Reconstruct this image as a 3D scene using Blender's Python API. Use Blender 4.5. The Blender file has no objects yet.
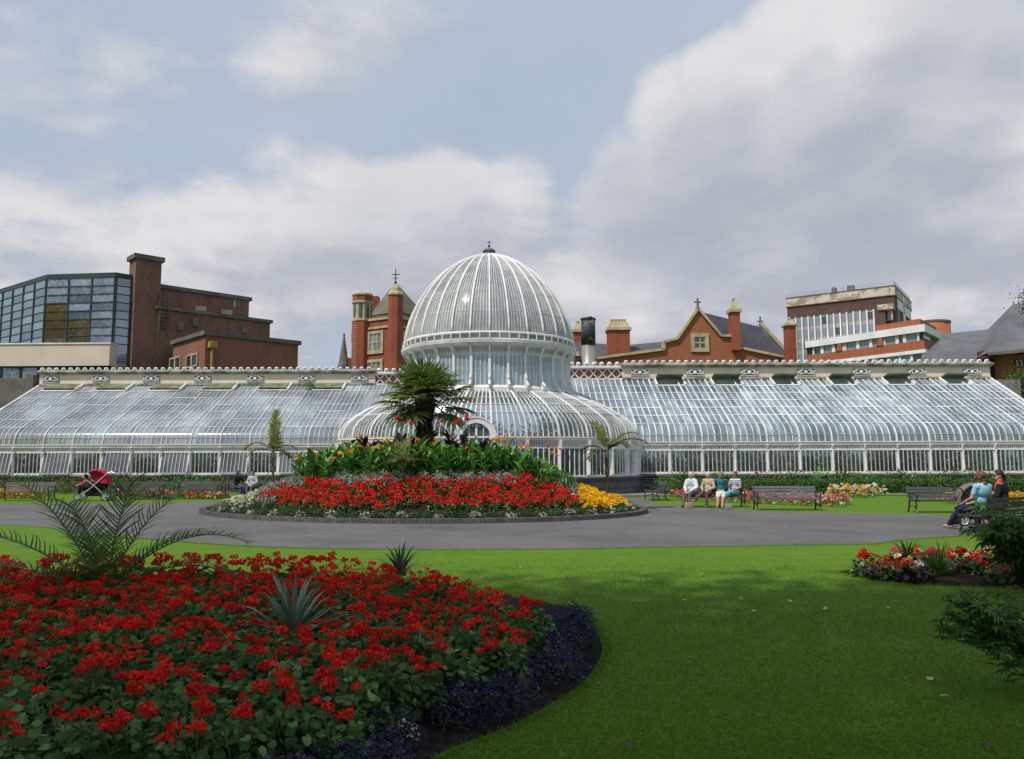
import bpy, bmesh, math, random
import numpy as np
from mathutils import Vector, Matrix, noise as mnoise
R = math.radians
random.seed(7)
rng = np.random.default_rng(11)
SC = bpy.context.scene
COL = SC.collection

# ------------------------------------------------------------------ camera
F, CX0, CY0, HC = 780.0, 512.0, 379.5, 1.6
PITCH = math.atan(82.5 / F)
ROLL = R(-0.17)
cam_d = bpy.data.cameras.new('camera')
cam = bpy.data.objects.new('camera', cam_d)
COL.objects.link(cam)
cam_d.sensor_width = 36.0
cam_d.lens = 36.0 * F / 1024.0
cam_d.clip_start, cam_d.clip_end = 0.1, 3000.0
CAMROT = Matrix.Rotation(math.pi / 2 + PITCH, 3, 'X') @ Matrix.Rotation(ROLL, 3, 'Z')
cam.matrix_world = Matrix.Translation((0, 0, HC)) @ CAMROT.to_4x4()
SC.camera = cam

# ------------------------------------------------------------------ sun, sky, exposure
SUN_DIR = Vector((-0.415, -0.36, 0.835)).normalized()      # towards the sun
sun_d = bpy.data.lights.new('sun', 'SUN')
sun_d.energy = 3.8
sun_d.angle = R(0.53)
sun_d.color = (1.0, 0.95, 0.87)
sun = bpy.data.objects.new('sun', sun_d)
COL.objects.link(sun)
sun.location = (-20, -20, 60)
sun.rotation_euler = SUN_DIR.to_track_quat('Z', 'Y').to_euler()
SC.view_settings.view_transform = 'Standard'
SC.view_settings.look = 'None'
SC.view_settings.exposure = 0.0
SC.view_settings.gamma = 1.0
SC.cycles.max_bounces = 8
SC.cycles.diffuse_bounces = 3
SC.cycles.glossy_bounces = 3
SC.cycles.transmission_bounces = 4
SC.cycles.transparent_max_bounces = 14
SC.cycles.use_denoising = True
SC.cycles.caustics_reflective = False
SC.cycles.caustics_refractive = False
SC.cycles.sample_clamp_indirect = 6.0


def ray(px, py):
    return (CAMROT @ Vector(((px - CX0) / F, -(py - CY0) / F, -1.0))).normalized()


def G(px, py, z=0.0):
    """the point at height z that shows at this place of the photograph"""
    d = ray(px, py)
    t = (z - HC) / d.z
    return Vector((0, 0, HC)) + d * t


def P(px, py, Y):
    d = ray(px, py)
    return Vector((0, 0, HC)) + d * (Y / d.y)


# ------------------------------------------------------------------ node helpers
class NT:
    def __init__(self, tree):
        self.t = tree
        self.n = tree.nodes
        self.l = tree.links

    def new(self, typ, **kw):
        nd = self.n.new(typ)
        for k, v in kw.items():
            setattr(nd, k, v)
        return nd

    def put(self, sock, v):
        if v is None:
            return
        if isinstance(v, bpy.types.NodeSocket):
            self.l.new(v, sock)
        else:
            if hasattr(sock.default_value, '__len__') and not hasattr(v, '__len__'):
                v = (v,) * len(sock.default_value)
            if hasattr(sock.default_value, '__len__') and len(sock.default_value) == 4 and len(v) == 3:
                v = tuple(v) + (1.0,)
            sock.default_value = v

    def m(self, op, a, b=None, c=None, clamp=False):
        nd = self.new('ShaderNodeMath', operation=op, use_clamp=clamp)
        self.put(nd.inputs[0], a)
        self.put(nd.inputs[1], b)
        self.put(nd.inputs[2], c)
        return nd.outputs[0]

    def vm(self, op, a, b=None):
        nd = self.new('ShaderNodeVectorMath', operation=op)
        self.put(nd.inputs[0], a)
        self.put(nd.inputs[1], b)
        return nd.outputs['Value'] if op in ('DOT_PRODUCT', 'LENGTH', 'DISTANCE') else nd.outputs[0]

    def mix(self, f, a, b, blend='MIX'):
        nd = self.new('ShaderNodeMix', data_type='RGBA', blend_type=blend)
        self.put(nd.inputs[0], f)
        self.put(nd.inputs[6], a)
        self.put(nd.inputs[7], b)
        return nd.outputs[2]

    def rng(self, v, a, b, c=0.0, d=1.0, smooth=True):
        nd = self.new('ShaderNodeMapRange', interpolation_type='SMOOTHSTEP' if smooth else 'LINEAR')
        for i, x in enumerate((v, a, b, c, d)):
            self.put(nd.inputs[i], x)
        return nd.outputs[0]

    def noise(self, vec, scale, detail=3.0, rough=0.5, dist=0.0, dim='3D'):
        nd = self.new('ShaderNodeTexNoise', noise_dimensions=dim)
        self.put(nd.inputs['Vector'], vec)
        self.put(nd.inputs['Scale'], scale)
        self.put(nd.inputs['Detail'], detail)
        self.put(nd.inputs['Roughness'], rough)
        self.put(nd.inputs['Distortion'], dist)
        return nd.outputs['Fac']

    def sep(self, v):
        nd = self.new('ShaderNodeSeparateXYZ')
        self.put(nd.inputs[0], v)
        return nd.outputs

    def comb(self, x, y, z):
        nd = self.new('ShaderNodeCombineXYZ')
        for i, v in enumerate((x, y, z)):
            self.put(nd.inputs[i], v)
        return nd.outputs[0]

    def ramp(self, f, stops):
        nd = self.new('ShaderNodeValToRGB')
        el = nd.color_ramp.elements
        while len(el) < len(stops):
            el.new(0.5)
        for e, (p, c) in zip(el, stops):
            e.position = p
            e.color = tuple(c) + (1.0,) if len(c) == 3 else c
        self.put(nd.inputs[0], f)
        return nd.outputs[0]


# ------------------------------------------------------------------ world
world = bpy.data.worlds.new('World')
SC.world = world
world.use_nodes = True
w = NT(world.node_tree)
w.n.clear()
w_out = w.new('ShaderNodeOutputWorld')
w_bg = w.new('ShaderNodeBackground')
w.l.new(w_bg.outputs[0], w_out.inputs[0])
w_sky = w.new('ShaderNodeTexSky', sky_type='NISHITA')
w_sky.sun_disc = False
w_sky.sun_elevation = math.asin(SUN_DIR.z)
w_sky.sun_rotation = math.atan2(SUN_DIR.x, SUN_DIR.y)
w_sky.air_density, w_sky.dust_density, w_sky.ozone_density = 1.0, 1.2, 1.4
D = w.new('ShaderNodeTexCoord').outputs['Generated']
dx, dy, dz = w.sep(D)
den = w.m('ADD', w.m('MAXIMUM', dz, 0.0), 0.22)
uv = w.comb(w.m('DIVIDE', dx, den), w.m('DIVIDE', dy, den), 0.37)


def cloud_bias(vec):
    tot = None
    # (place in the sky as a direction, angular radius in pixels of the lens, weight)
    for (px, py, rad, amp) in [
        (690, 125, 85, .46), (740, 90, 85, .54), (800, 68, 90, .58), (870, 55, 100, .58), (945, 80, 105, .56), (1010, 110, 120, .54),
        (830, 130, 140, .60), (950, 150, 150, .58), (725, 165, 120, .54), (650, 195, 100, .46), (770, 205, 120, .50), (930, 255, 140, .46), (1030, 230, 120, .5),
        (330, 240, 140, .50), (250, 270, 130, .48), (420, 240, 130, .50), (510, 255, 120, .48), (600, 290, 150, .46), (170, 290, 140, .44),
        (760, 300, 150, .42), (400, 95, 190, .22), (480, 70, 130, .20), (60, 280, 150, .42), (60, 100, 170, .16), (120, 210, 110, .18),
    ]:
        c = ray(px, py)
        dt = w.vm('DOT_PRODUCT', vec, tuple(c))
        g = w.rng(dt, math.cos(rad / F), math.cos(rad * .25 / F), 0.0, amp)
        tot = g if tot is None else w.m('MAXIMUM', tot, g)
    return tot


def cloud_field(uvv, vec):
    n1 = w.noise(uvv, 2.1, 9.0, 0.56, 0.2)
    nc = w.new('ShaderNodeTexNoise')
    w.put(nc.inputs['Vector'], uvv)
    nc.inputs['Scale'].default_value = 2.6
    nc.inputs['Detail'].default_value = 5.0
    warp = w.vm('MULTIPLY', w.vm('SUBTRACT', nc.outputs['Color'], (.5, .5, .5)), (.13, .13, .13))
    return w.m('ADD', w.m('MULTIPLY', w.m('SUBTRACT', n1, 0.5), 1.15), cloud_bias(w.vm('NORMALIZE', w.vm('ADD', vec, warp))))


shift = (-0.030, 0.0, 0.055)
upD = w.vm('NORMALIZE', w.vm('ADD', D, shift))
ux, uy, uz = w.sep(upD)
uden = w.m('ADD', w.m('MAXIMUM', uz, 0.0), 0.22)
uv_up = w.comb(w.m('DIVIDE', ux, uden), w.m('DIVIDE', uy, uden), 0.37)
field = cloud_field(uv, D)
field_up = cloud_field(uv_up, upD)
mask = w.rng(field, 0.14, 0.42)
# cloud seen up the sun's way is thinner -> lit edge, thicker -> grey body
lit = w.rng(w.m('SUBTRACT', field, field_up), -0.18, 0.24)
fine = w.noise(uv, 6.0, 7.0, 0.62)
body = w.mix(lit, (4.1, 4.35, 4.95), (6.85, 6.75, 6.85))
body = w.mix(w.m('MULTIPLY', w.rng(fine, 0.38, 0.68), 0.35), body, (5.1, 5.15, 5.45))
base = None
for (px, py, rad, amp) in [(720, 210, 130, .95), (830, 195, 125, .9), (640, 215, 100, .75), (915, 205, 110, .7), (985, 45, 100, .55), (420, 290, 170, .35), (560, 110, 90, .3)]:
    g_ = w.rng(w.vm('DOT_PRODUCT', D, tuple(ray(px, py))), math.cos(rad / F), 1.0, 0.0, amp)
    base = g_ if base is None else w.m('MAXIMUM', base, g_)
body = w.mix(w.m('MULTIPLY', base, w.rng(fine, 0.2, 0.75, 1.0, 0.55)), body, (3.6, 3.9, 4.65))
veil = w.rng(w.noise(uv, 0.9, 6.0, 0.6), 0.3, 0.7, 0.72, 0.97)
blue = w.mix(veil, w_sky.outputs[0], (4.2, 4.9, 5.95))
w_col = w.mix(mask, blue, body)
w.l.new(w_col, w_bg.inputs[0])
w_bg.inputs[1].default_value = 0.112


# ------------------------------------------------------------------ materials
MATS = {}


def mat(name, color, rough=0.6, color2=None, scale=4.0, detail=5.0, spec=0.3, metal=0.0, bump=0.0, bscale=None, stretch=None, lo=0.35, hi=0.68):
    """surface with a procedural two-tone variation"""
    if name in MATS:
        return MATS[name]
    m = bpy.data.materials.new(name)
    m.use_nodes = True
    t = NT(m.node_tree)
    b = t.n['Principled BSDF']
    b.inputs['Roughness'].default_value = rough
    b.inputs['Specular IOR Level'].default_value = spec
    b.inputs['Metallic'].default_value = metal
    co = t.new('ShaderNodeTexCoord').outputs['Object']
    if stretch:
        co = t.vm('MULTIPLY', co, stretch)
    if color2 is None:
        color2 = tuple(c * 0.82 for c in color)
    f = t.rng(t.noise(co, scale, detail, 0.6), lo, hi)
    t.put(b.inputs['Base Color'], t.mix(f, color, color2))
    if bump:
        bp = t.new('ShaderNodeBump')
        bp.inputs['Strength'].default_value = bump
        bp.inputs['Distance'].default_value = 0.02
        t.put(bp.inputs['Height'], t.noise(co, bscale or scale * 3, 4.0, 0.6))
        t.l.new(bp.outputs[0], b.inputs['Normal'])
    MATS[name] = m
    return m


def leafmat(name, stops, rough=0.5, trans=0.25, spec=0.25, objvar=0.25):
    """foliage or petals: every leaf its own shade, every plant a little lighter or darker"""
    if name in MATS:
        return MATS[name]
    m = bpy.data.materials.new(name)
    m.use_nodes = True
    t = NT(m.node_tree)
    b = t.n['Principled BSDF']
    out = t.n['Material Output']
    geo = t.new('ShaderNodeNewGeometry')
    oi = t.new('ShaderNodeObjectInfo')
    col = t.ramp(geo.outputs['Random Per Island'], stops)
    k = t.rng(oi.outputs['Random'], 0.0, 1.0, 1.0 - objvar, 1.0 + objvar, smooth=False)
    col = t.mix(1.0, col, t.comb(k, k, k), 'MULTIPLY')
    t.put(b.inputs['Base Color'], col)
    b.inputs['Roughness'].default_value = rough
    b.inputs['Specular IOR Level'].default_value = spec
    tr = t.new('ShaderNodeBsdfTranslucent')
    t.put(tr.inputs[0], t.mix(1.0, col, (1.25, 1.2, 0.7), 'MULTIPLY'))
    mx = t.new('ShaderNodeMixShader')
    mx.inputs[0].default_value = trans
    t.l.new(b.outputs[0], mx.inputs[1])
    t.l.new(tr.outputs[0], mx.inputs[2])
    t.l.new(mx.outputs[0], out.inputs[0])
    MATS[name] = m
    return m


def brickmat(name, c1, c2, mortar, scale=1.0, stain=(0.6, 0.6, 0.6), stain_amt=0.35):
    if name in MATS:
        return MATS[name]
    m = bpy.data.materials.new(name)
    m.use_nodes = True
    t = NT(m.node_tree)
    b = t.n['Principled BSDF']
    b.inputs['Roughness'].default_value = 0.85
    b.inputs['Specular IOR Level'].default_value = 0.15
    co = t.new('ShaderNodeTexCoord').outputs['Object']
    x, y, z = t.sep(co)
    v = t.comb(t.m('ADD', x, y), z, 0.0)
    br = t.new('ShaderNodeTexBrick')
    t.put(br.inputs['Vector'], v)
    t.put(br.inputs['Color1'], c1)
    t.put(br.inputs['Color2'], c2)
    t.put(br.inputs['Mortar'], mortar)
    br.inputs['Scale'].default_value = scale
    br.inputs['Mortar Size'].default_value = 0.012
    br.inputs['Brick Width'].default_value = 0.24
    br.inputs['Row Height'].default_value = 0.085
    n = t.rng(t.noise(co, 0.45, 6.0, 0.65), 0.35, 0.7)
    n2 = t.rng(t.noise(t.vm('MULTIPLY', co, (1.0, 1.0, 0.15)), 1.6, 4.0, 0.6), 0.45, 0.75)
    col = t.mix(t.m('MULTIPLY', n, stain_amt), br.outputs[0], stain, 'MULTIPLY')
    col = t.mix(t.m('MULTIPLY', n2, stain_amt), col, stain, 'MULTIPLY')
    t.put(b.inputs['Base Color'], col)
    MATS[name] = m
    return m


def glassmat(name, tint=(0.75, 0.82, 0.86), dirt=0.2, dvar=0.3, streak=0.3, dirtcol=(0.66, 0.7, 0.72), rough=0.09, sscale=(2.2, 0.35, 0.35), f0=0.06):
    """old glasshouse panes: clear glass partly under whitewash and grime, each pane a bit different"""
    if name in MATS:
        return MATS[name]
    m = bpy.data.materials.new(name)
    m.use_nodes = True
    t = NT(m.node_tree)
    out = t.n['Material Output']
    t.n.remove(t.n['Principled BSDF'])
    geo = t.new('ShaderNodeNewGeometry')
    lw = t.new('ShaderNodeLayerWeight')
    lw.inputs[0].default_value = 0.5
    fr = t.m('ADD', f0, t.m('MULTIPLY', 0.94, t.m('POWER', lw.outputs['Facing'], 4.0)))
    co = t.new('ShaderNodeTexCoord').outputs['Object']
    st = t.rng(t.noise(t.vm('MULTIPLY', co, sscale), 2.0, 5.0, 0.65), 0.45, 0.72)
    big = t.rng(t.noise(co, 0.22, 3.0, 0.5), 0.35, 0.65, 0.35, 1.2)
    d = t.m('ADD', dirt, t.m('MULTIPLY', geo.outputs['Random Per Island'], dvar))
    d = t.m('MULTIPLY', t.m('ADD', d, t.m('MULTIPLY', st, streak)), big, clamp=True)
    trn = t.new('ShaderNodeBsdfTransparent')
    t.put(trn.inputs[0], tint)
    gl = t.new('ShaderNodeBsdfGlossy')
    gl.inputs['Roughness'].default_value = rough
    t.put(gl.inputs[0], (0.92, 0.96, 1.0))
    g = t.new('ShaderNodeMixShader')
    t.put(g.inputs[0], fr)
    t.l.new(trn.outputs[0], g.inputs[1])
    t.l.new(gl.outputs[0], g.inputs[2])
    df = t.new('ShaderNodeBsdfDiffuse')
    t.put(df.inputs[0], dirtcol)
    tl = t.new('ShaderNodeBsdfTranslucent')
    t.put(tl.inputs[0], dirtcol)
    dd = t.new('ShaderNodeMixShader')
    dd.inputs[0].default_value = 0.4
    t.l.new(df.outputs[0], dd.inputs[1])
    t.l.new(tl.outputs[0], dd.inputs[2])
    mx = t.new('ShaderNodeMixShader')
    t.put(mx.inputs[0], d)
    t.l.new(g.outputs[0], mx.inputs[1])
    t.l.new(dd.outputs[0], mx.inputs[2])
    t.l.new(mx.outputs[0], out.inputs[0])
    MATS[name] = m
    return m


def windowmat(name, col=(0.03, 0.04, 0.045), rough=0.06, f0=0.12):
    """building windows: dark room behind a reflecting pane"""
    if name in MATS:
        return MATS[name]
    m = bpy.data.materials.new(name)
    m.use_nodes = True
    t = NT(m.node_tree)
    b = t.n['Principled BSDF']
    geo = t.new('ShaderNodeNewGeometry')
    k = t.rng(geo.outputs['Random Per Island'], 0, 1, 0.55, 1.6, smooth=False)
    t.put(b.inputs['Base Color'], t.mix(1.0, col, t.comb(k, k, k), 'MULTIPLY'))
    b.inputs['Roughness'].default_value = rough
    b.inputs['Specular IOR Level'].default_value = 0.5 + f0 * 3
    b.inputs['Coat Weight'].default_value = 0.6
    b.inputs['Coat Roughness'].default_value = 0.02
    MATS[name] = m
    return m


# ------------------------------------------------------------------ mesh helpers
class MB:
    """collects shapes; build() links them as ONE mesh object"""

    def __init__(self):
        self.v, self.f, self.mi, self.sm = [], [], [], []
        self.mats = []
        self.cur = 0
        self.smooth = False

    def use(self, m, smooth=False):
        if m not in self.mats:
            self.mats.append(m)
        self.cur = self.mats.index(m)
        self.smooth = smooth
        return self

    def add(self, vs, fs):
        o = len(self.v)
        self.v += [tuple(x) for x in vs]
        for f in fs:
            self.f.append(tuple(i + o for i in f))
            self.mi.append(self.cur)
            self.sm.append(self.smooth)

    def hexa(self, p):
        """eight corners: four below (ring), four above"""
        self.add(p, [(3, 2, 1, 0), (4, 5, 6, 7), (0, 1, 5, 4), (1, 2, 6, 5), (2, 3, 7, 6), (3, 0, 4, 7)])

    def box(self, a, b):
        (x0, y0, z0), (x1, y1, z1) = a, b
        self.hexa([(x0, y0, z0), (x1, y0, z0), (x1, y1, z0), (x0, y1, z0), (x0, y0, z1), (x1, y0, z1), (x1, y1, z1), (x0, y1, z1)])

    def bar(self, a, b, w, h=None, up=(0, 0, 1)):
        """a square bar from a to b"""
        a, b = Vector(a), Vector(b)
        h = h or w
        d = (b - a)
        if d.length < 1e-6:
            return
        d.normalize()
        up = Vector(up)
        if abs(d.dot(up)) > 0.97:
            up = Vector((0, 1, 0)) if abs(d.y) < 0.9 else Vector((1, 0, 0))
        s = d.cross(up).normalized()
        u = s.cross(d).normalized()
        s, u = s * (w / 2), u * (h / 2)
        self.hexa([a - s - u, a + s - u, b + s - u, b - s - u, a - s + u, a + s + u, b + s + u, b - s + u])

    def strip(self, pts, w, h, ups):
        """one bar along a polyline with given outward directions"""
        pts = [Vector(p) for p in pts]
        n = len(pts)
        vs = []
        for i, p in enumerate(pts):
            d = (pts[min(i + 1, n - 1)] - pts[max(i - 1, 0)]).normalized()
            u = Vector(ups[i]).normalized()
            s = d.cross(u).normalized() * (w / 2)
            u = u * (h / 2)
            vs += [p - s - u, p + s - u, p + s + u, p - s + u]
        fs = [(3, 2, 1, 0), tuple(4 * (n - 1) + k for k in range(4))]
        for i in range(n - 1):
            for k in range(4):
                fs.append((4 * i + k, 4 * i + (k + 1) % 4, 4 * i + 4 + (k + 1) % 4, 4 * i + 4 + k))
        self.add(vs, fs)

    def tube(self, pts, rad, n=8):
        pts = [Vector(p) for p in pts]
        if not hasattr(rad, '__len__'):
            rad = [rad] * len(pts)
        vs = []
        ref = None
        for i, p in enumerate(pts):
            d = (pts[min(i + 1, len(pts) - 1)] - pts[max(i - 1, 0)])
            if d.length < 1e-9:
                d = Vector((0, 0, 1))
            d.normalize()
            if ref is None:
                ref = Vector((1, 0, 0)) if abs(d.x) < 0.8 else Vector((0, 1, 0))
            s = d.cross(ref).normalized()
            ref = s.cross(d).normalized()
            for k in range(n):
                a = 2 * math.pi * k / n
                vs.append(p + (s * math.cos(a) + ref * math.sin(a)) * rad[i])
        fs = [tuple(range(n))[::-1], tuple((len(pts) - 1) * n + k for k in range(n))]
        for i in range(len(pts) - 1):
            for k in range(n):
                fs.append((i * n + k, i * n + (k + 1) % n, (i + 1) * n + (k + 1) % n, (i + 1) * n + k))
        self.add(vs, fs)

    def lathe(self, c, prof, n=24, sx=1.0, sy=1.0, a0=0.0, a1=2 * math.pi, caps=True):
        c = Vector(c)
        full = abs(a1 - a0 - 2 * math.pi) < 1e-6
        m = n if full else n + 1
        vs = []
        for (r, z) in prof:
            for k in range(m):
                a = a0 + (a1 - a0) * k / n
                vs.append((c.x + r * sx * math.cos(a), c.y + r * sy * math.sin(a), c.z + z))
        fs = []
        for i in range(len(prof) - 1):
            for k in range(n):
                k2 = (k + 1) % m
                fs.append((i * m + k, i * m + k2, (i + 1) * m + k2, (i + 1) * m + k))
        if caps and full:
            if prof[0][0] > 1e-4:
                fs.append(tuple(range(m))[::-1])
            if prof[-1][0] > 1e-4:
                fs.append(tuple((len(prof) - 1) * m + k for k in range(m)))
        self.add(vs, fs)

    def ball(self, c, r, n=10, m=7):
        if not hasattr(r, '__len__'):
            r = (r, r, r)
        c = Vector(c)
        vs = [(c.x, c.y, c.z - r[2])]
        for i in range(1, m):
            t = math.pi * i / m
            for k in range(n):
                a = 2 * math.pi * k / n
                vs.append((c.x + r[0] * math.sin(t) * math.cos(a), c.y + r[1] * math.sin(t) * math.sin(a), c.z - r[2] * math.cos(t)))
        vs.append((c.x, c.y, c.z + r[2]))
        fs = []
        for k in range(n):
            fs.append((0, 1 + (k + 1) % n, 1 + k))
            fs.append((len(vs) - 1, 1 + (m - 2) * n + k, 1 + (m - 2) * n + (k + 1) % n))
        for i in range(m - 2):
            for k in range(n):
                fs.append((1 + i * n + k, 1 + i * n + (k + 1) % n, 1 + (i + 1) * n + (k + 1) % n, 1 + (i + 1) * n + k))
        self.add(vs, fs)

    def poly(self, pts, z0, z1):
        """upright prism over an outline"""
        n = len(pts)
        vs = [(p[0], p[1], z0) for p in pts] + [(p[0], p[1], z1) for p in pts]
        self.add(vs, [tuple(range(n))[::-1], tuple(range(n, 2 * n))] + [(k, (k + 1) % n, n + (k + 1) % n, n + k) for k in range(n)])

    def mesh(self, name):
        me = bpy.data.meshes.new(name)
        me.from_pydata(self.v, [], self.f)
        for m in self.mats:
            me.materials.append(m)
        if self.f:
            me.polygons.foreach_set('material_index', self.mi)
            me.polygons.foreach_set('use_smooth', self.sm)
        me.update()
        return me

    def build(self, name, parent=None, loc=None, rz=0.0):
        return link(name, self.mesh(name), parent, loc, rz)


def link(name, data, parent=None, loc=None, rz=0.0):
    o = bpy.data.objects.new(name, data)
    COL.objects.link(o)
    if parent is not None:
        o.parent = parent
    if loc is not None:
        o.location = loc
    if rz:
        o.rotation_euler = (0, 0, rz)
    return o


def tag(o, label, cat, group=None, kind=None):
    o['label'] = label
    o['category'] = cat
    if group:
        o['group'] = group
    if kind:
        o['kind'] = kind
    return o


def thing(name, label, cat, loc=(0, 0, 0), rz=0.0, group=None):
    o = link(name, None, None, loc, rz)
    return tag(o, label, cat, group)


def structure(o):
    o['kind'] = 'structure'
    return o


def dup(root, loc, rz=0.0, scale=None, label=None, group=None):
    r = root.copy()
    COL.objects.link(r)
    r.location = loc
    r.rotation_euler = (root.rotation_euler[0], root.rotation_euler[1], rz)
    if scale is not None:
        r.scale = (scale, scale, scale) if not hasattr(scale, '__len__') else scale
    if label:
        r['label'] = label
    if group:
        r['group'] = group
    for ch in list(root.children):
        c = ch.copy()
        COL.objects.link(c)
        c.parent = r
        for g in ch.children:
            d = g.copy()
            COL.objects.link(d)
            d.parent = c
    return r


# ------------------------------------------------------------------ leaves in numpy
def _T(vs, fs):
    return np.array(vs, float), fs


LEAF = {
    'oval': _T([(0, 0, 0), (-.5, .42, .10), (.5, .42, .10), (0, 1, -.12), (0, .5, 0)], [(0, 4, 1), (0, 2, 4), (4, 3, 1), (4, 2, 3)]),
    'round': _T([(0, .1, -.05), (-.42, .0, .06), (-.62, .45, .1), (-.4, .9, .02), (0, 1.02, -.06), (.4, .9, .02), (.62, .45, .1), (.42, .0, .06), (0, .5, -.04)],
                [(8, 1, 0), (8, 2, 1), (8, 3, 2), (8, 4, 3), (8, 5, 4), (8, 6, 5), (8, 7, 6), (8, 0, 7)]),
    'petal': _T([(0, 0, 0), (-.5, .6, .1), (.5, .6, .1), (0, 1, .0)], [(0, 2, 3, 1)]),
    'blade': _T([(-.5, 0, 0), (.5, 0, 0), (-.42, .4, .05), (.42, .4, .05), (-.28, .75, .0), (.28, .75, .0), (0, 1, -.12)],
                [(0, 1, 3, 2), (2, 3, 5, 4), (4, 5, 6)]),
    'tri': _T([(-.5, 0, 0), (.5, 0, 0), (0, 1, 0)], [(0, 1, 2)]),
    'canna': _T([(-.08, 0, 0), (.08, 0, 0), (-.45, .3, .10), (0, .3, -.02), (.45, .3, .10), (-.42, .62, .06), (0, .62, -.05), (.42, .62, .06), (0, 1, -.16)],
                [(0, 1, 3), (0, 3, 2), (1, 4, 3), (2, 3, 6, 5), (3, 4, 7, 6), (5, 6, 8), (6, 7, 8)]),
}


class Leaves:
    def __init__(self):
        self.V, self.L, self.S, self.M = [], [], [], []
        self.nv = 0
        self.mats = []

    def add(self, m, kind, pos, dirs, ups, length, width):
        pos = np.asarray(pos, float)
        n = len(pos)
        if n == 0:
            return
        if m not in self.mats:
            self.mats.append(m)
        mi = self.mats.index(m)
        tv, tf = LEAF[kind]
        d = np.asarray(dirs, float)
        d = d / (np.linalg.norm(d, axis=1, keepdims=True) + 1e-9)
        u = np.asarray(ups, float)
        s = np.cross(d, u)
        s = s / (np.linalg.norm(s, axis=1, keepdims=True) + 1e-9)
        u = np.cross(s, d)
        ln = np.broadcast_to(np.asarray(length, float), (n,))
        wd = np.broadcast_to(np.asarray(width, float), (n,))
        v = (pos[:, None, :] + tv[None, :, 0, None] * (s * wd[:, None])[:, None, :] + tv[None, :, 1, None] * (d * ln[:, None])[:, None, :]
             + tv[None, :, 2, None] * (u * ln[:, None])[:, None, :])
        self.V.append(v.reshape(-1, 3))
        base = self.nv + np.arange(n) * len(tv)
        for f in tf:
            idx = base[:, None] + np.array(f)[None, :]
            self.L.append(idx.reshape(-1))
            self.S.append(np.full(n, len(f)))
            self.M.append(np.full(n, mi))
        self.nv += n * len(tv)

    def addmb(self, mb):
        """append plain shapes collected in an MB"""
        if not mb.f:
            return
        off = []
        for m in mb.mats:
            if m not in self.mats:
                self.mats.append(m)
            off.append(self.mats.index(m))
        self.V.append(np.array(mb.v, float))
        for f, mi in zip(mb.f, mb.mi):
            self.L.append(np.array(f) + self.nv)
            self.S.append(np.array([len(f)]))
            self.M.append(np.array([off[mi]]))
        self.nv += len(mb.v)

    def mesh(self, name):
        V = np.concatenate(self.V)
        L = np.concatenate(self.L)
        S = np.concatenate(self.S)
        M = np.concatenate(self.M)
        me = bpy.data.meshes.new(name)
        me.vertices.add(len(V))
        me.vertices.foreach_set('co', V.reshape(-1))
        me.loops.add(len(L))
        me.loops.foreach_set('vertex_index', L.astype(np.int32))
        me.polygons.add(len(S))
        st = np.concatenate([[0], np.cumsum(S)[:-1]])
        me.polygons.foreach_set('loop_start', st.astype(np.int32))
        me.polygons.foreach_set('material_index', M.astype(np.int32))
        for m in self.mats:
            me.materials.append(m)
        me.update(calc_edges=True)
        me.validate()
        return me

    def build(self, name, parent=None, loc=None, rz=0.0):
        return link(name, self.mesh(name), parent, loc, rz)


def unit(n, zmin=-1.0, zmax=1.0):
    z = rng.uniform(zmin, zmax, n)
    a = rng.uniform(0, 2 * math.pi, n)
    r = np.sqrt(np.maximum(0, 1 - z * z))
    return np.stack([r * np.cos(a), r * np.sin(a), z], 1)


def in_blobs(blobs, n, shell=0.55):
    """random points towards the outside of a set of ellipsoids (cx,cy,cz,rx,ry,rz), with outward directions"""
    vol = np.array([b[3] * b[4] * b[5] for b in blobs]) ** 0.75
    k = rng.choice(len(blobs), n, p=vol / vol.sum())
    B = np.array(blobs)[k]
    d = unit(n)
    r = shell + (1 - shell) * rng.random(n) ** 0.6
    r *= rng.uniform(0.85, 1.12, n)
    return B[:, :3] + d * B[:, 3:] * r[:, None], d
def project(p):
    v = CAMROT.transposed() @ (Vector(p) - Vector((0, 0, HC)))
    if v.z > -0.01:
        return (-9999.0, -9999.0)
    return (CX0 + F * v.x / -v.z, CY0 - F * v.y / -v.z)


# ================================================================== palette
M_white = mat('white_paint', (0.82, 0.79, 0.79), 0.45, (0.64, 0.61, 0.60), 1.3, lo=0.45, hi=0.75)
M_whitebar = mat('white_glazing_bar', (0.80, 0.81, 0.80), 0.4, (0.46, 0.48, 0.47), 1.1, 7.0, lo=0.42, hi=0.68)
M_greybar = mat('grey_glazing_bar', (0.67, 0.66, 0.66), 0.5, (0.44, 0.43, 0.43), 0.8, lo=0.35, hi=0.65)
M_cream = mat('cream_render', (0.80, 0.68, 0.55), 0.8, (0.66, 0.56, 0.45), 0.35, lo=0.4, hi=0.75)
M_cornice = mat('weathered_cornice', (0.47, 0.43, 0.35), 0.85, (0.17, 0.16, 0.12), 1.6, lo=0.38, hi=0.62)
M_grime = mat('mossy_vent', (0.20, 0.20, 0.15), 0.9, (0.10, 0.13, 0.05), 2.2, lo=0.4, hi=0.6)
M_black = mat('black_iron', (0.02, 0.021, 0.022), 0.45, spec=0.5)
M_lead = mat('lead_cap', (0.12, 0.125, 0.125), 0.6, (0.2, 0.2, 0.19), 2.0)
M_plinth = brickmat('grey_stone_plinth', (0.15, 0.155, 0.165), (0.11, 0.115, 0.125), (0.09, 0.09, 0.09), 0.25, (0.55, 0.55, 0.55), 0.5)
M_plinthcap = mat('plinth_coping', (0.24, 0.225, 0.2), 0.85, (0.13, 0.12, 0.11), 2.0)
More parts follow.
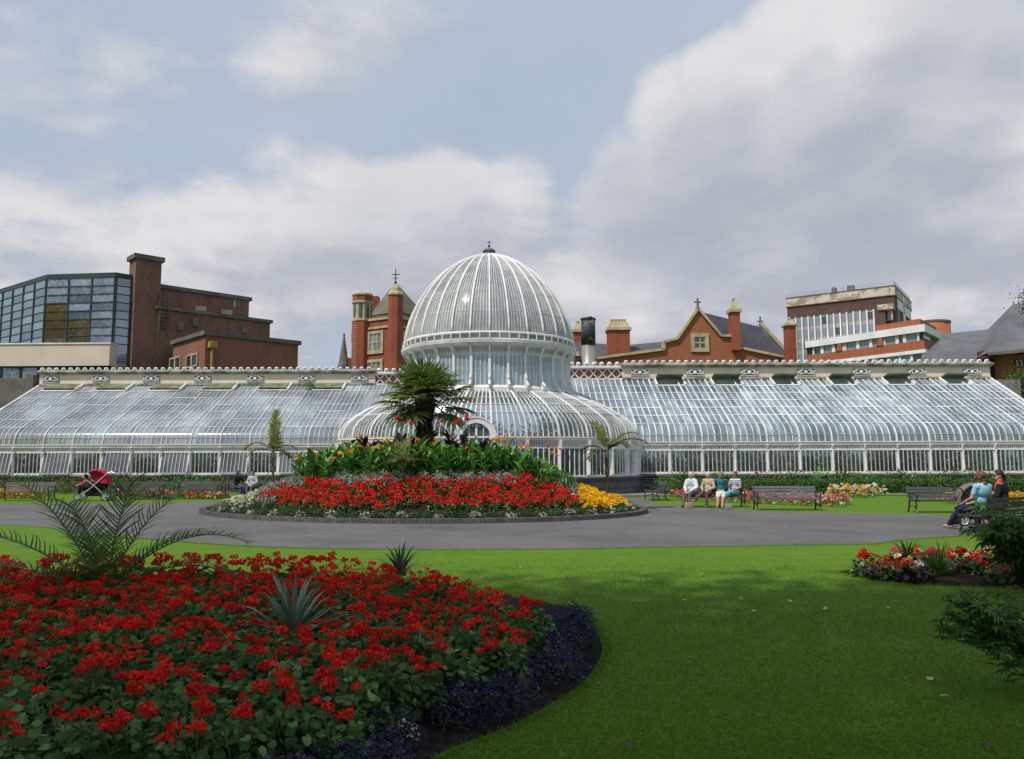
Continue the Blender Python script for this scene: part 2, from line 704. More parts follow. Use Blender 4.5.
M_darkin = mat('dark_interior', (0.015, 0.016, 0.015), 0.9)
M_inwall = mat('whitewashed_wall', (0.55, 0.56, 0.55), 0.9, (0.42, 0.43, 0.41), 0.6)
M_lattice = mat('lattice_red', (0.36, 0.13, 0.08), 0.8, (0.25, 0.11, 0.08), 2.0)
GL_right = glassmat('glass_right_wing', (0.56, 0.69, 0.80), 0.13, 0.22, 0.60, (0.68, 0.78, 0.86), 0.10, (1.6, 0.22, 0.22), 0.10)
GL_left = glassmat('glass_left_wing', (0.62, 0.72, 0.78), 0.44, 0.30, 0.34, (0.58, 0.66, 0.71), 0.13, (1.6, 0.25, 0.25), 0.10)
GL_dome = glassmat('glass_dome', (0.68, 0.68, 0.68), 0.56, 0.24, 0.25, (0.62, 0.62, 0.625), 0.10, (1.2, 1.2, 0.25), 0.08)
GL_skirt = glassmat('glass_skirt', (0.55, 0.63, 0.67), 0.12, 0.12, 0.28, (0.62, 0.66, 0.66), 0.10, (1.2, 1.2, 0.4), 0.07)
GL_clear = glassmat('glass_clear', (0.80, 0.84, 0.83), 0.02, 0.06, 0.10, (0.6, 0.62, 0.6), 0.06, (1.0, 1.0, 1.0), 0.05)
GL_drum = glassmat('glass_drum', (0.68, 0.78, 0.84), 0.85, 0.30, 0.30, (0.60, 0.72, 0.80), 0.10, (2.0, 2.0, 0.2), 0.08)
GL_skyrefl = glassmat('glass_sky_reflection', (0.7, 0.75, 0.8), 0.55, 0.18, 0.2, (0.33, 0.35, 0.40), 0.15, (1.0, 1.0, 0.3), 0.06)  # tilted sashes: pale reflected sky put into the pane colour

# ================================================================== the glasshouse
YF, YB = 41.0, 47.0                  # front and back of the wings
HX, HY = -1.21, 41.0                 # centre of the dome
Z_SILL, Z_HEAD, Z_EAVE, Z_TOP = 0.97, 2.2, 2.58, 6.54
house = thing('glasshouse', 'white iron and glass Victorian palm house with a round central dome and two long wings', 'glasshouse', (HX, HY, 0))


def L(p):
    """world point -> the glasshouse's own frame"""
    return (p[0] - HX, p[1] - HY, p[2])


def part(mb, name, parent=None):
    """builds a part whose shapes were given in world coordinates"""
    mb.v = [(x - HX, y - HY, z) for (x, y, z) in mb.v]
    return mb.build(name, parent or house)


# ---- profile of a wing roof: curved foot, then a straight slope to the rear wall
def wing_profile(n=5):
    p0, p1, p2 = (YF, Z_EAVE), (YF, 3.30), (YF + 0.62, 3.60)
    cur = []
    for i in range(n + 1):
        t = i / n
        cur.append(((1 - t) ** 2 * p0[0] + 2 * t * (1 - t) * p1[0] + t * t * p2[0], (1 - t) ** 2 * p0[1] + 2 * t * (1 - t) * p1[1] + t * t * p2[1]))
    return cur


ROWS = 6


def slope_pt(t):
    return (SL0[0] + (SL1[0] - SL0[0]) * t, SL0[1] + (SL1[1] - SL0[1]) * t)


def set_wing(yf, yb):
    """the left wing stands a little farther back than the right one"""
    global YF, YB, CUR, SL0, SL1, SL_N, PROF, PROF_UP, PXB, PXF
    YF, YB = yf, yb
    PXB, PXF = 780.0 / YB, 780.0 / YF
    CUR = wing_profile()
    SL0, SL1 = (YF + 0.62, 3.60), (YB, Z_TOP)
    sl = Vector((0, SL1[0] - SL0[0], SL1[1] - SL0[1])).normalized()
    SL_N = Vector((0, -sl.z, sl.y))
    PROF = CUR + [slope_pt((i + 1) / ROWS) for i in range(ROWS)]
    PROF_UP = []
    for i in range(len(PROF)):
        p_, q_ = PROF[max(0, i - 1)], PROF[min(len(PROF) - 1, i + 1)]
        d_ = Vector((0, q_[0] - p_[0], q_[1] - p_[1])).normalized()
        PROF_UP.append(Vector((0, -d_.z, d_.y)))


def wing(side, cols, x_in, x_out, bars, glass, barm, rafw, barw, vents, x_set):
    """side -1 left, +1 right; cols: x of the columns; x_in .. x_out: extent; vents: x ranges of roof lights; x_set: start of the plain bays by the dome"""
    lo, hi = min(x_in, x_out), max(x_in, x_out)
    edges = sorted([c for c in cols if lo < c < hi] + [lo, hi])
    g = MB()
    g.use(glass)
    bm_ = MB()
    rl = []
    for a, b in zip(edges[:-1], edges[1:]):
        inner = (side > 0 and b <= x_set + 0.05) or (side < 0 and a >= x_set - 0.05)
        n = max(1, round((b - a) / bars))
        g.use(GL_left if inner else glass)
        for k in range(n):
            xa, xb = a + (b - a) * k / n, a + (b - a) * (k + 1) / n
            vs = [(xa, y, z) for y, z in CUR] + [(xb, y, z) for y, z in CUR]
            m_ = len(CUR)
            g.smooth = True
            g.add(vs, [(i, m_ + i, m_ + i + 1, i + 1) for i in range(m_ - 1)])
            g.smooth = False
            for r in range(ROWS):
                xm = (xa + xb) / 2
                if r == ROWS - 1 and any(v0 < xm < v1 for v0, v1 in vents):
                    continue
                (y0, z0), (y1, z1) = slope_pt(r / ROWS), slope_pt((r + 1) / ROWS)
                j = rng.uniform(-0.012, 0.012, 4)
                g.add([(xa, y0, z0 + j[0]), (xb, y0, z0 + j[1]), (xb, y1, z1 + j[2]), (xa, y1, z1 + j[3])], [(0, 1, 2, 3)])
        for k in range(1, n):
            rl.append((a + (b - a) * k / n))
    g.use(barm)
    for x in rl:
        top = len(PROF) - (1 if any(v0 < x < v1 for v0, v1 in vents) else 0)
        g.strip([(x, y, z) for y, z in PROF[:top]], barw * rng.uniform(0.85, 1.15), 0.06, PROF_UP[:top])
    # laps of the panes
    for r in range(0, ROWS + 1):
        y, z = slope_pt(r / ROWS)
        for a, b in zip(edges[:-1], edges[1:]):
            if r == ROWS and any(v0 < (a + b) / 2 < v1 for v0, v1 in vents):
                continue
            g.bar((a + 0.02, y, z + 0.018), (b - 0.02, y, z + 0.018 + rng.uniform(-.01, .01)), (rng.uniform(.035, .08) if side > 0 else rng.uniform(.02, .08)), 0.03, SL_N)
    g.use(M_greybar)
    for a, b in zip(edges[:-1], edges[1:]):
        g.bar((a, YF + .03, 3.0 + rng.uniform(-.03, .03)), (b, YF + .03, 3.0), 0.025, 0.025)
    roof = part(g, 'wing_roof')
    # rafters, each a piece of its own
    for x in edges:
        r_ = MB()
        r_.use(M_whitebar if side > 0 else M_greybar)
        endr = (abs(x - lo) < 0.01 and side < 0) or (abs(x - hi) < 0.01 and side > 0)
        thick = abs(x - x_set) < 0.05
        top = len(PROF)
        r_.strip([(x, y, z) for y, z in PROF[:top]], 0.16 if endr else (0.14 if thick else rafw), 0.13 if side > 0 or endr else .09, PROF_UP[:top])
        part(r_, 'rafter', roof)
    # roof lights under the rear wall
    for (v0, v1) in vents:
        v = MB()
        (y0, z0), (y1, z1) = slope_pt(1 - 1.02 / ROWS), slope_pt(1.0)
        up = SL_N
        if side < 0:      # shut lids with moss along the frame
            o = up * 0.16
            v.use(M_grime)
            q = [Vector((v0, y0 + .25, z0 + .12)), Vector((v1, y0 + .25, z0 + .12)), Vector((v1, y1 - .02, z1 - .02)), Vector((v0, y1 - .02, z1 - .02))]
            v.hexa([p + up * .02 for p in q] + [p + o for p in q])
            v.use(M_whitebar)
            v.bar(Vector((v0 - .05, y0, z0 + .06)), Vector((v1 + .05, y0, z0 + .06)), 0.1, 0.12, up)
            v.bar(Vector((v1 + .06, y0 + .02, z0 + .1)), Vector((v1 + .06, y1, z1 + .06)), 0.1, 0.22, up)
        else:             # lids propped open over a dark gap
            v.use(M_white)
            v.bar(Vector((v0 - .05, y0, z0 + .03)), Vector((v1 + .05, y0, z0 + .03)), 0.1, 0.10, up)
            for xx in (v0 - .06, v1 + .06):
                v.bar(Vector((xx, y0, z0 + .04)), Vector((xx, y1, z1 + .04)), 0.1, 0.2, up)
            v.use(M_grime)
            v.hexa([(v0, y1 - .75, z1 + .22), (v1, y1 - .75, z1 + .22), (v1, y1 - .02, z1 + .03), (v0, y1 - .02, z1 + .03),
                    (v0, y1 - .75, z1 + .27), (v1, y1 - .75, z1 + .27), (v1, y1 - .02, z1 + .08), (v0, y1 - .02, z1 + .08)])
        part(v, 'roof_vent', roof)
    # gutter, lattice frieze, sill and plinth
    e = MB()
    e.use(M_white)
    e.box((lo, YF - 0.10, 2.455), (hi, YF + 0.04, 2.575))
    e.use(M_cream)
    e.box((lo, YF - 0.14, 2.578), (hi, YF - 0.02, 2.64))
    part(e, 'gutter')
    fz = MB()
    fz.use(M_white)
    fz.box((lo, YF - 0.03, 2.40), (hi, YF + 0.03, 2.452))
    fz.box((lo, YF - 0.04, 2.16), (hi, YF + 0.03, 2.23))
    x = lo
    while x < hi - 0.08:
        fz.box((x + 0.0, YF - 0.02, 2.232), (x + 0.055, YF + 0.02, 2.398))
        x += 0.105
    part(fz, 'lattice_frieze')
    s = MB()
    s.use(M_plinthcap)
    s.box((lo, YF - 0.22, 0.86), (hi, YF + 0.2, 0.95))
    s.use(M_white)
    s.box((lo, YF - 0.1, 0.952), (hi, YF + 0.06, 1.02))
    s.use(M_plinth)
    s.box((lo, YF - 0.12, -0.3), (hi, YF + 0.18, 0.858))
    part(s, 'plinth')
    # columns and windows
    cs = [c for c in cols if lo - 0.02 <= c <= hi + 0.02]
    for c in cs:
        k = MB()
        k.use(M_white)
        k.box((c - .06, YF - .06, 1.022), (c + .06, YF + .06, 2.158))
        k.box((c - .11, YF - .11, 2.16), (c + .11, YF + .05, 2.235))
        k.box((c - .10, YF - .10, 1.022), (c + .10, YF + .0, 1.12))
        k.lathe((c, YF - 0.09, 1.13), [(.05, 0), (.045, .3), (.04, .8), (.06, 1.02)], 8)
        k.hexa([(c - .05, YF - .12, 2.236), (c + .05, YF - .12, 2.236), (c + .05, YF - .05, 2.236), (c - .05, YF - .05, 2.236),
                (c - .05, YF - .2, 2.45), (c + .05, YF - .2, 2.45), (c + .05, YF - .05, 2.45), (c - .05, YF - .05, 2.45)])
        part(k, 'column')
    cs2 = sorted(cs + ([lo] if side < 0 else [hi]) + ([hi] if side < 0 else [lo]))
    for i, (a, b) in enumerate(zip(cs2[:-1], cs2[1:])):
        if b - a < 0.4:
            continue
        k = MB()
        a_, b_ = a + .07, b - .07
        tilt = side < 0 and i % 2 == 1
        zt, zb = 2.155, 1.025
        yt, yb = YF, YF - (0.28 if tilt else 0.0)
        k.use(GL_skyrefl if tilt else GL_clear)
        nb = 7
        for q in range(nb):
            xa, xb = a_ + (b_ - a_) * q / nb, a_ + (b_ - a_) * (q + 1) / nb
            k.add([(xa, yb, zb), (xb, yb, zb), (xb, yt, zt), (xa, yt, zt)], [(0, 1, 2, 3)])
        k.use(M_greybar)
        for q in range(nb + 1):
            x = a_ + (b_ - a_) * q / nb
            k.bar((x, yb - .012, zb), (x, yt - .012, zt), (0.030 if tilt else 0.034) if 0 < q < nb else 0.07, 0.05, (0, -1, 0))
        k.bar((a_, yb - .01, zb + .02), (b_, yb - .01, zb + .02), .06, .05)
        part(k, 'window')
    # rear wall with its parapet
    bw = MB()
    bw.use(M_inwall)
    bw.box((lo, YB + 0.02, -0.3), (hi, YB + 0.3, Z_TOP - 0.03))
    part(bw, 'rear_wall')
    return roof


def parapet(x0, x1, orn):
    """cream band over the rear wall with its cornice, a row of knobs and pierced panels"""
    p = MB()
    p.use(M_cream)
    p.box((x0, YB - 0.02, Z_TOP + .0), (x1, YB + 0.35, 7.28))
    p.use(M_cornice)
    p.box((x0 - .08, YB - 0.14, 7.28), (x1 + .08, YB + 0.42, 7.39))
    p.box((x0 - .12, YB - 0.24, 7.39), (x1 + .12, YB + 0.45, 7.49))
    p.box((x0, YB - 0.10, Z_TOP + .02), (x1, YB - 0.025, Z_TOP + .13))
    pp = part(p, 'parapet')
    k = MB()
    k.use(M_white)
    k.box((x0, YB - .19, 7.492), (x1, YB - .09, 7.53))
    x = x0 + .1
    while x < x1 - 0.1:
        k.box((x, YB - 0.2, 7.52), (x + .23, YB - 0.08, 7.64))
        k.lathe((x + .115, YB - 0.14, 7.635), [(.125, 0), (.115, .03), (.07, .06), (0, .07)], 8)
        x += 0.455
    part(k, 'cresting', pp)
    for ox in orn:
        o = MB()
        o.use(M_black)
        o.box((ox - .53, YB - 0.06, 6.760), (ox + .53, YB - 0.022, 7.160))
        o.use(M_white)
        for s in (-1, 1):
            o.tube([(ox + s * .13, YB - .085, 7.080), (ox + s * .25, YB - .085, 7.100), (ox + s * .38, YB - .085, 7.030), (ox + s * .46, YB - .085, 6.930), (ox + s * .36, YB - .085, 6.850), (ox + s * .22, YB - .085, 6.900), (ox + s * .13, YB - .085, 6.850)], 0.035, 6)
            o.tube([(ox + s * .5, YB - .085, 6.800), (ox + s * .5, YB - .085, 7.120)], 0.02, 5)
            o.ball((ox + s * .3, YB - .085, 6.980), .05, 6, 5)
        o.ball((ox, YB - .09, 6.960), (.12, .05, .12), 8, 6)
        o.box((ox - .53, YB - .085, 7.135), (ox + .53, YB - .062, 7.165))
        o.box((ox - .53, YB - .085, 6.755), (ox + .53, YB - .062, 6.785))
        part(o, 'pierced_panel', pp)


def lattice_parapet(x0, x1):
    p = MB()
    p.use(M_lattice)
    p.box((x0, YB + .1, Z_TOP), (x1, YB + .3, 7.18))
    p.use(M_white)
    p.box((x0, YB - .02, 7.18), (x1, YB + .35, 7.26))
    p.box((x0, YB - .12, 7.26), (x1, YB + .4, 7.34))
    x = x0
    while x < x1 - .3:
        for s in (0, 1):
            p.bar((x + .04, YB + .05, Z_TOP + .08 + .6 * s), (x + .56, YB + .05, Z_TOP + .68 - .6 * s), .1, .06)
        x += .56
    p.box((x0, YB + .02, Z_TOP + .02), (x1, YB + .08, Z_TOP + .1))
    pp = part(p, 'lattice_parapet')
    k = MB()
    k.use(M_white)
    x = x0 + .1
    while x < x1 - 0.1:
        k.box((x, YB - 0.1, 7.342), (x + .26, YB + 0.02, 7.52))
        k.lathe((x + .13, YB - 0.04, 7.51), [(.14, 0), (.12, .06), (.07, .1), (0, .12)], 8)
        x += 0.47
    k.box((x0, YB - .09, 7.342), (x1, YB + .01, 7.38))
    part(k, 'cresting', pp)


bx = lambda px: (px - 512) / PXB
fx = lambda px: (px - 512) / PXF


def gable_end(x):
    e = MB()
    e.use(GL_clear)
    pts = [(x, YF, 0.95)] + [(x, y, z) for y, z in PROF] + [(x, YB, 0.95)]
    e.add(pts, [tuple(range(len(pts)))])
    e.use(M_white)
    for k in range(1, 12):
        y = YF + (YB - YF) * k / 12
        zt = 3.6 + (Z_TOP - 3.6) * max(0, (y - YF - .62)) / (YB - YF - .62)
        e.bar((x, y, .95), (x, y, zt), .06)
    e.bar((x, YF, 2.5), (x, YB, 2.5), .1)
    e.use(M_plinth)
    e.box((x - .15, YF + .19, -.3), (x + .15, YB, .94))
    part(e, 'gable_end')


set_wing(43.3, 49.8)
YBL = YB
XL = bx(37)
lcols = [fx(15.5 + 29.35 * k) for k in range(-3, 13)]
wing(-1, lcols, HX - 3.6, XL, 0.29, GL_left, M_greybar, 0.055, 0.028,
     [(bx(a), bx(b)) for a, b in ((49, 81), (101, 131), (154, 184), (206, 236), (262, 290), (316, 344))], bx(375))
parapet(XL, bx(374.5), [bx(p) for p in (48.5, 98.8, 149.5, 201, 254, 305.5, 358.6)])
lattice_parapet(bx(374.5) + .01, HX - 3.4)
gable_end(XL)
fl = MB()
fl.use(mat('paved_floor', (0.22, 0.2, 0.18), 0.85))
fl.box((XL + .2, YF + .2, .02), (HX - 4, YB, .06))
part(fl, 'floor')
set_wing(41.0, 47.0)
XR = bx(993)
rcols = [fx(669 + 32.35 * k) for k in range(-1, 13)]
wing(1, rcols, HX + 4.0, XR, 0.35, GL_right, M_whitebar, 0.07, 0.042,
     [(bx(a), bx(b)) for a, b in ((656, 682), (712, 739), (772, 795), (829, 852), (884, 908), (942, 965))], bx(624))
parapet(bx(623), XR, [bx(p) for p in (640.5, 696, 750.5, 807.5, 863, 919, 974.5)])
lattice_parapet(HX + 3.6, bx(623) - .01)
gable_end(XR)

# ---- the rotunda
A_S, B_S = 7.75, 5.2               # half axes of the glazed skirt
N_SEG = 30
OFF = R(2.0)
R_DR, R_DM = 4.2, 4.43
Z_D0, Z_D1 = 5.04, 7.1
SK_PROF = [(0.0, 0.0), (0.006, 0.10), (0.035, 0.24), (0.10, 0.36), (0.22, 0.50), (0.40, 0.66), (0.60, 0.80), (0.80, 0.91), (1.0, 1.0)]
SK_Z0, SK_Z1 = 2.72, 5.08


def skirt_pt(th, i, dr=0.0, dzz=0.0):
    w_, zf = SK_PROF[i]
    a = A_S + (R_DR + .05 - A_S) * w_ + dr
    b = B_S + (R_DR + .05 - B_S) * w_ + dr
    return (HX + a * math.sin(th), HY - b * math.cos(th), SK_Z0 + (SK_Z1 - SK_Z0) * zf + dzz)


def ell(th, dr, z):
    return (HX + (A_S + dr) * math.sin(th), HY - (B_S + dr) * math.cos(th), z)


# angles so that ribs stand where the drum's columns stand
seg = [OFF + 2 * math.pi * k / N_SEG for k in range(N_SEG)]
front = [OFF + 2 * math.pi * k / N_SEG for k in range(-8, 9)]      # the half that stands out of the wings
g = MB()
NSUB = 6
for a, b in zip(front[:-1], front[1:]):
    for k in range(NSUB):
        t0, t1 = a + (b - a) * k / NSUB, a + (b - a) * (k + 1) / NSUB
        g.use(GL_skirt, True)
        for (i0, i1) in ((0, 4), (4, 5), (5, 6), (6, 7), (7, 8)):
            vs = [skirt_pt(t0, i) for i in range(i0, i1 + 1)] + [skirt_pt(t1, i) for i in range(i0, i1 + 1)]
            n_ = i1 - i0 + 1
            g.add(vs, [(i, n_ + i, n_ + i + 1, i + 1) for i in range(n_ - 1)])
        if k:
            g.use(M_whitebar)
            ups = [(math.sin(t0) * .6, -math.cos(t0) * .6, .7)] * len(SK_PROF)
            ups = [Vector((math.sin(t0), -math.cos(t0), 0)).lerp(Vector((math.sin(t0) * .4, -math.cos(t0) * .4, 1)), min(1, SK_PROF[i][1] * 1.4)) for i in range(len(SK_PROF))]
            g.strip([skirt_pt(t0, i) for i in range(len(SK_PROF))], 0.05, 0.06, ups)
g.use(M_whitebar)
for i in (4, 5, 6, 7):
    pts = [skirt_pt(front[0] + (front[-1] - front[0]) * k / 96, i, 0.01, 0.015) for k in range(97)]
    for p, q in zip(pts[:-1], pts[1:]):
        g.bar(p, q, .06, .035)
skirt = part(g, 'skirt_roof')
for th in front:
    r_ = MB()
    r_.use(M_white, True)
    ups = [Vector((math.sin(th), -math.cos(th), 0)).lerp(Vector((math.sin(th) * .4, -math.cos(th) * .4, 1)), min(1, SK_PROF[i][1] * 1.4)) for i in range(len(SK_PROF))]
    r_.strip([skirt_pt(th, i, 0.01, 0.01) for i in range(len(SK_PROF))], 0.10, 0.13, ups)
    part(r_, 'rib', skirt)

# walls below the skirt
NW = 128
aw = [front[0] + (front[-1] - front[0]) * k / NW for k in range(NW + 1)]


def curved_band(mb, dr0, dr1, z0, z1, angs=aw):
    for a, b in zip(angs[:-1], angs[1:]):
        mb.hexa([ell(a, dr0, z0), ell(b, dr0, z0), ell(b, dr1, z0), ell(a, dr1, z0), ell(a, dr0, z1), ell(b, dr0, z1), ell(b, dr1, z1), ell(a, dr1, z1)])


e = MB()
e.use(M_white)
curved_band(e, 0.12, -0.06, 2.60, 2.70)
e.use(M_cream)
curved_band(e, 0.17, 0.0, 2.703, 2.77)
part(e, 'gutter')
e = MB()
e.use(M_white)
curved_band(e, 0.03, -0.03, 2.53, 2.597)
curved_band(e, 0.03, -0.03, 2.22, 2.29)
for k in range(0, 330):
    a = front[0] + (front[-1] - front[0]) * k / 330
    e.bar(ell(a, 0, 2.29), ell(a, 0, 2.53), .045)
part(e, 'lattice_frieze')
e = MB()
e.use(M_plinthcap)
curved_band(e, 0.22, -0.1, 0.83, 0.91)
e.use(M_white)
curved_band(e, 0.07, -0.05, 0.912, 0.98)
e.use(M_plinth)
curved_band(e, 0.12, -0.1, -0.3, 0.827)
part(e, 'plinth')
for a, b in zip(front[:-1], front[1:]):
    if abs((a + b) / 2) < 0.16 and False:
        continue
    k = MB()
    k.use(GL_clear)
    for q in range(6):
        t0, t1 = a + (b - a) * q / 6, a + (b - a) * (q + 1) / 6
        k.add([ell(t0, 0, .98), ell(t1, 0, .98), ell(t1, 0, 2.22), ell(t0, 0, 2.22)], [(0, 1, 2, 3)])
    k.use(M_whitebar)
    for q in range(1, 6):
        t0 = a + (b - a) * q / 6
        k.bar(ell(t0, .012, .98), ell(t0, .012, 2.22), .05, .05)
    part(k, 'window')
for th in front:
    k = MB()
    k.use(M_white)
    k.bar(ell(th, 0, .98), ell(th, 0, 2.6), .17)
    k.bar(ell(th, .09, 1.0), ell(th, .09, 2.2), .10)
    k.bar(ell(th, .09, 2.2), ell(th, .14, 2.6), .14)
    part(k, 'column')

# ---- drum
c = (HX, HY, 0)
e = MB()
e.use(M_white)
e.lathe(c, [(R_DR - .1, Z_D0 - .12), (R_DR + .16, Z_D0 - .12), (R_DR + .16, Z_D0 + .08), (R_DR + .05, Z_D0 + .2), (R_DR - .1, Z_D0 + .2)], 84)
part(e, 'drum_base')


def pol(r, th, z):
    return (HX + r * math.sin(th), HY - r * math.cos(th), z)


for k in range(N_SEG):
    a, b = seg[k], seg[k] + 2 * math.pi / N_SEG
    wn = MB()
    nb = 4
    opened = rng.random() < 0.22
    for q in range(nb):
        t0, t1 = a + (b - a) * q / nb, a + (b - a) * (q + 1) / nb
        if opened and q == 2:
            continue
        wn.use(GL_drum)
        wn.add([pol(R_DR, t0, Z_D0 + .2), pol(R_DR, t1, Z_D0 + .2), pol(R_DR, t1, 6.76), pol(R_DR, t0, 6.76)], [(0, 1, 2, 3)])
        if q:
            wn.use(M_whitebar)
            wn.bar(pol(R_DR + .01, t0, Z_D0 + .2), pol(R_DR + .01, t0, 6.76), .035)
    wn.use(M_white)
    wn.bar(pol(R_DR, a, 6.78), pol(R_DR, b, 6.78), .07, .05)
    wn.use(GL_dome)
    wn.add([pol(R_DR, a, 6.80), pol(R_DR, b, 6.80), pol(R_DR + .05, b, Z_D1), pol(R_DR + .05, a, Z_D1)], [(0, 1, 2, 3)])
    wn.use(M_white)
    for q in range(1, 8):
        t0 = a + (b - a) * q / 8
        wn.bar(pol(R_DR + .02, t0, 6.82), pol(R_DR + .02, t0, 6.92), .05)
    wn.bar(pol(R_DR, a, 6.94), pol(R_DR, b, 6.94), .035, .04)
    part(wn, 'drum_window')
    cl = MB()
    cl.use(M_white)
    cl.bar(pol(R_DR + .03, a, Z_D0 + .2), pol(R_DR + .03, a, 6.8), .13, .13)
    cl.bar(pol(R_DR + .04, a, 6.8), pol(R_DR + .3, a, Z_D1 + .06), .11, .11)
    # scrolled bracket at its foot
    cl.tube([pol(R_DR + .1, a, 5.74), pol(R_DR + .16, a, 5.59), pol(R_DR + .12, a, 5.47), pol(R_DR + .24, a, 5.35), pol(R_DR + .36, a, 5.24), pol(R_DR + .3, a, 5.15), pol(R_DR + .22, a, 5.09)], .055, 6)
    cl.bar(pol(R_DR + .12, a, 4.94), pol(R_DR + .12, a, 5.39), .10, .12)
    part(cl, 'drum_column')
e = MB()
e.use(M_white, True)
e.lathe(c, [(R_DR + .02, Z_D1), (R_DR + .30, Z_D1 + .06), (R_DR + .36, Z_D1 + .12)], 96, caps=False)
e.use(M_greybar)
e.lathe(c, [(R_DR + .36, Z_D1 + .12), (R_DR + .42, Z_D1 + .14), (R_DR + .42, Z_D1 + .30), (R_DR + .30, Z_D1 + .36), (R_DR + .1, Z_D1 + .36)], 96, caps=False)
part(e, 'cornice')
e = MB()
e.use(M_greybar)
e.lathe(c, [(R_DR + .12, Z_D1 + .36), (R_DR + .12, 7.72)], 96, caps=False)
e.use(M_white)
for k in range(N_SEG * 2):
    th = OFF + 2 * math.pi * k / (N_SEG * 2)
    e.bar(pol(R_DR + .34, th, Z_D1 + .36), pol(R_DR + .34, th, 7.70), .05)
e.lathe(c, [(R_DM - .04, 7.68), (R_DM + .10, 7.68), (R_DM + .12, 7.73), (R_DM + .10, 7.79), (R_DM - .04, 7.79), (R_DM - .04, 7.68)], 96, caps=False)
part(e, 'gallery_ring')

# ---- dome
Z_DM = 7.70
H_DM = 4.92


def dome_pt(th, ph, dr=0.0):
    """ph 0 at the foot, 1 at the crown; a little fuller than a half sphere"""
    h = math.sin(ph * math.pi / 2)
    r = R_DM * (1 - h ** 1.68) ** 0.56 + dr * math.cos(ph * math.pi / 2)
    return (HX + r * math.sin(th), HY - r * math.cos(th), Z_DM + (H_DM + dr) * h)


PH = [0.0, 0.15, 0.30, 0.45, 0.60, 0.75, 0.965]
g = MB()
SUB = 6
for k in range(N_SEG):
    a, b = seg[k], seg[k] + 2 * math.pi / N_SEG
    for q in range(SUB):
        t0, t1 = a + (b - a) * q / SUB, a + (b - a) * (q + 1) / SUB
        g.use(GL_dome, True)
        for i in range(len(PH) - 1):
            n_ = 4
            ph = [PH[i] + (PH[i + 1] - PH[i]) * j / (n_ - 1) for j in range(n_)]
            vs = [dome_pt(t0, p) for p in ph] + [dome_pt(t1, p) for p in ph]
            g.add(vs, [(j, n_ + j, n_ + j + 1, j + 1) for j in range(n_ - 1)])
        if q:
            g.use(M_greybar)
            top = 0.965 if q == 3 else (0.86 if q in (2, 4) else 0.80)
            phs = [top * j / 14 for j in range(15)]
            g.strip([dome_pt(t0, p, .012) for p in phs], 0.032, 0.04, [Vector((math.sin(t0) * math.cos(p * 1.57), -math.cos(t0) * math.cos(p * 1.57), math.sin(p * 1.57))) for p in phs])
g.use(M_greybar)
for p in PH[1:-1]:
    for k in range(112):
        a, b = 2 * math.pi * k / 112, 2 * math.pi * (k + 1) / 112
        g.bar(dome_pt(a, p, .005), dome_pt(b, p, .005), .035, .03)
dome = part(g, 'dome')
for th in seg:
    r_ = MB()
    r_.use(M_white, True)
    phs = [0.965 * j / 18 for j in range(19)]
    r_.strip([dome_pt(th, p, .03) for p in phs], 0.085, 0.10, [Vector((math.sin(th) * math.cos(p * 1.57), -math.cos(th) * math.cos(p * 1.57), math.sin(p * 1.57))) for p in phs])
    part(r_, 'rib', dome)
e = MB()
zc = dome_pt(0, .965)[2]
e.use(M_lead, True)
e.lathe((HX, HY, zc), [(.38, -.06), (.42, .02), (.40, .08), (.30, .10), (.28, .2), (.36, .24), (.30, .34), (.14, .42), (.05, .46)], 20)
e.use(M_lead)
for k in range(10):
    th = 2 * math.pi * k / 10
    e.bar(pol(.33, th, zc + .04), pol(.31, th, zc + .24), .04)
lant = part(e, 'lantern_cap')
e = MB()
e.use(M_black)
e.tube([(HX, HY, zc + .44), (HX, HY, zc + .86)], .022, 6)
e.ball((HX, HY, zc + .55), .07)
e.ball((HX, HY, zc + .74), .04)
e.bar((HX - .13, HY, zc + .76), (HX + .13, HY, zc + .76), .025)
part(e, 'finial', lant)

# ---- arched porch
PX, PY0, PY1 = (476.3 - 512) / 780 * 35.2, 35.0, 36.6
ro, ri, zs = 0.86, 0.63, 2.72
e = MB()
e.use(M_white, False)
NA = 20
for k in range(NA):
    a, b = math.pi * k / NA, math.pi * (k + 1) / NA
    q = lambda r, t, y: (PX + r * math.cos(t), y, zs + r * math.sin(t))
    e.hexa([q(ri, a, PY0), q(ro, a, PY0), q(ro, b, PY0), q(ri, b, PY0), q(ri, a, PY0 + .22), q(ro, a, PY0 + .22), q(ro, b, PY0 + .22), q(ri, b, PY0 + .22)])
    e.hexa([q(ri + .08, a, PY0 + .222), q(ro - .06, a, PY0 + .222), q(ro - .06, b, PY0 + .222), q(ri + .08, b, PY0 + .222), q(ri + .08, a, PY1), q(ro - .06, a, PY1), q(ro - .06, b, PY1), q(ri + .08, b, PY1)])
    e.hexa([q(ro, a, PY0 - .03), q(ro + .07, a, PY0 - .03), q(ro + .07, b, PY0 - .03), q(ro, b, PY0 - .03), q(ro, a, PY0 + .1), q(ro + .07, a, PY0 + .1), q(ro + .07, b, PY0 + .1), q(ro, b, PY0 + .1)])
for s in (-1, 1):
    xa, xb = sorted((PX + s * ri, PX + s * ro))
    e.box((xa, PY0, -.1), (xb, PY0 + .22, zs))
    e.box((xa + .03, PY0 + .222, -.1), (xb - .03, PY1, zs))
    e.box((xa - .04, PY0 - .03, zs - .1), (xb + .04, PY0 - .002, zs + .02))
porch = part(e, 'porch')
e = MB()
e.use(GL_skirt)
ring = [(PX + (ri - .01) * math.cos(math.pi * k / 16), PY0 + .15, zs + (ri - .01) * math.sin(math.pi * k / 16)) for k in range(17)]
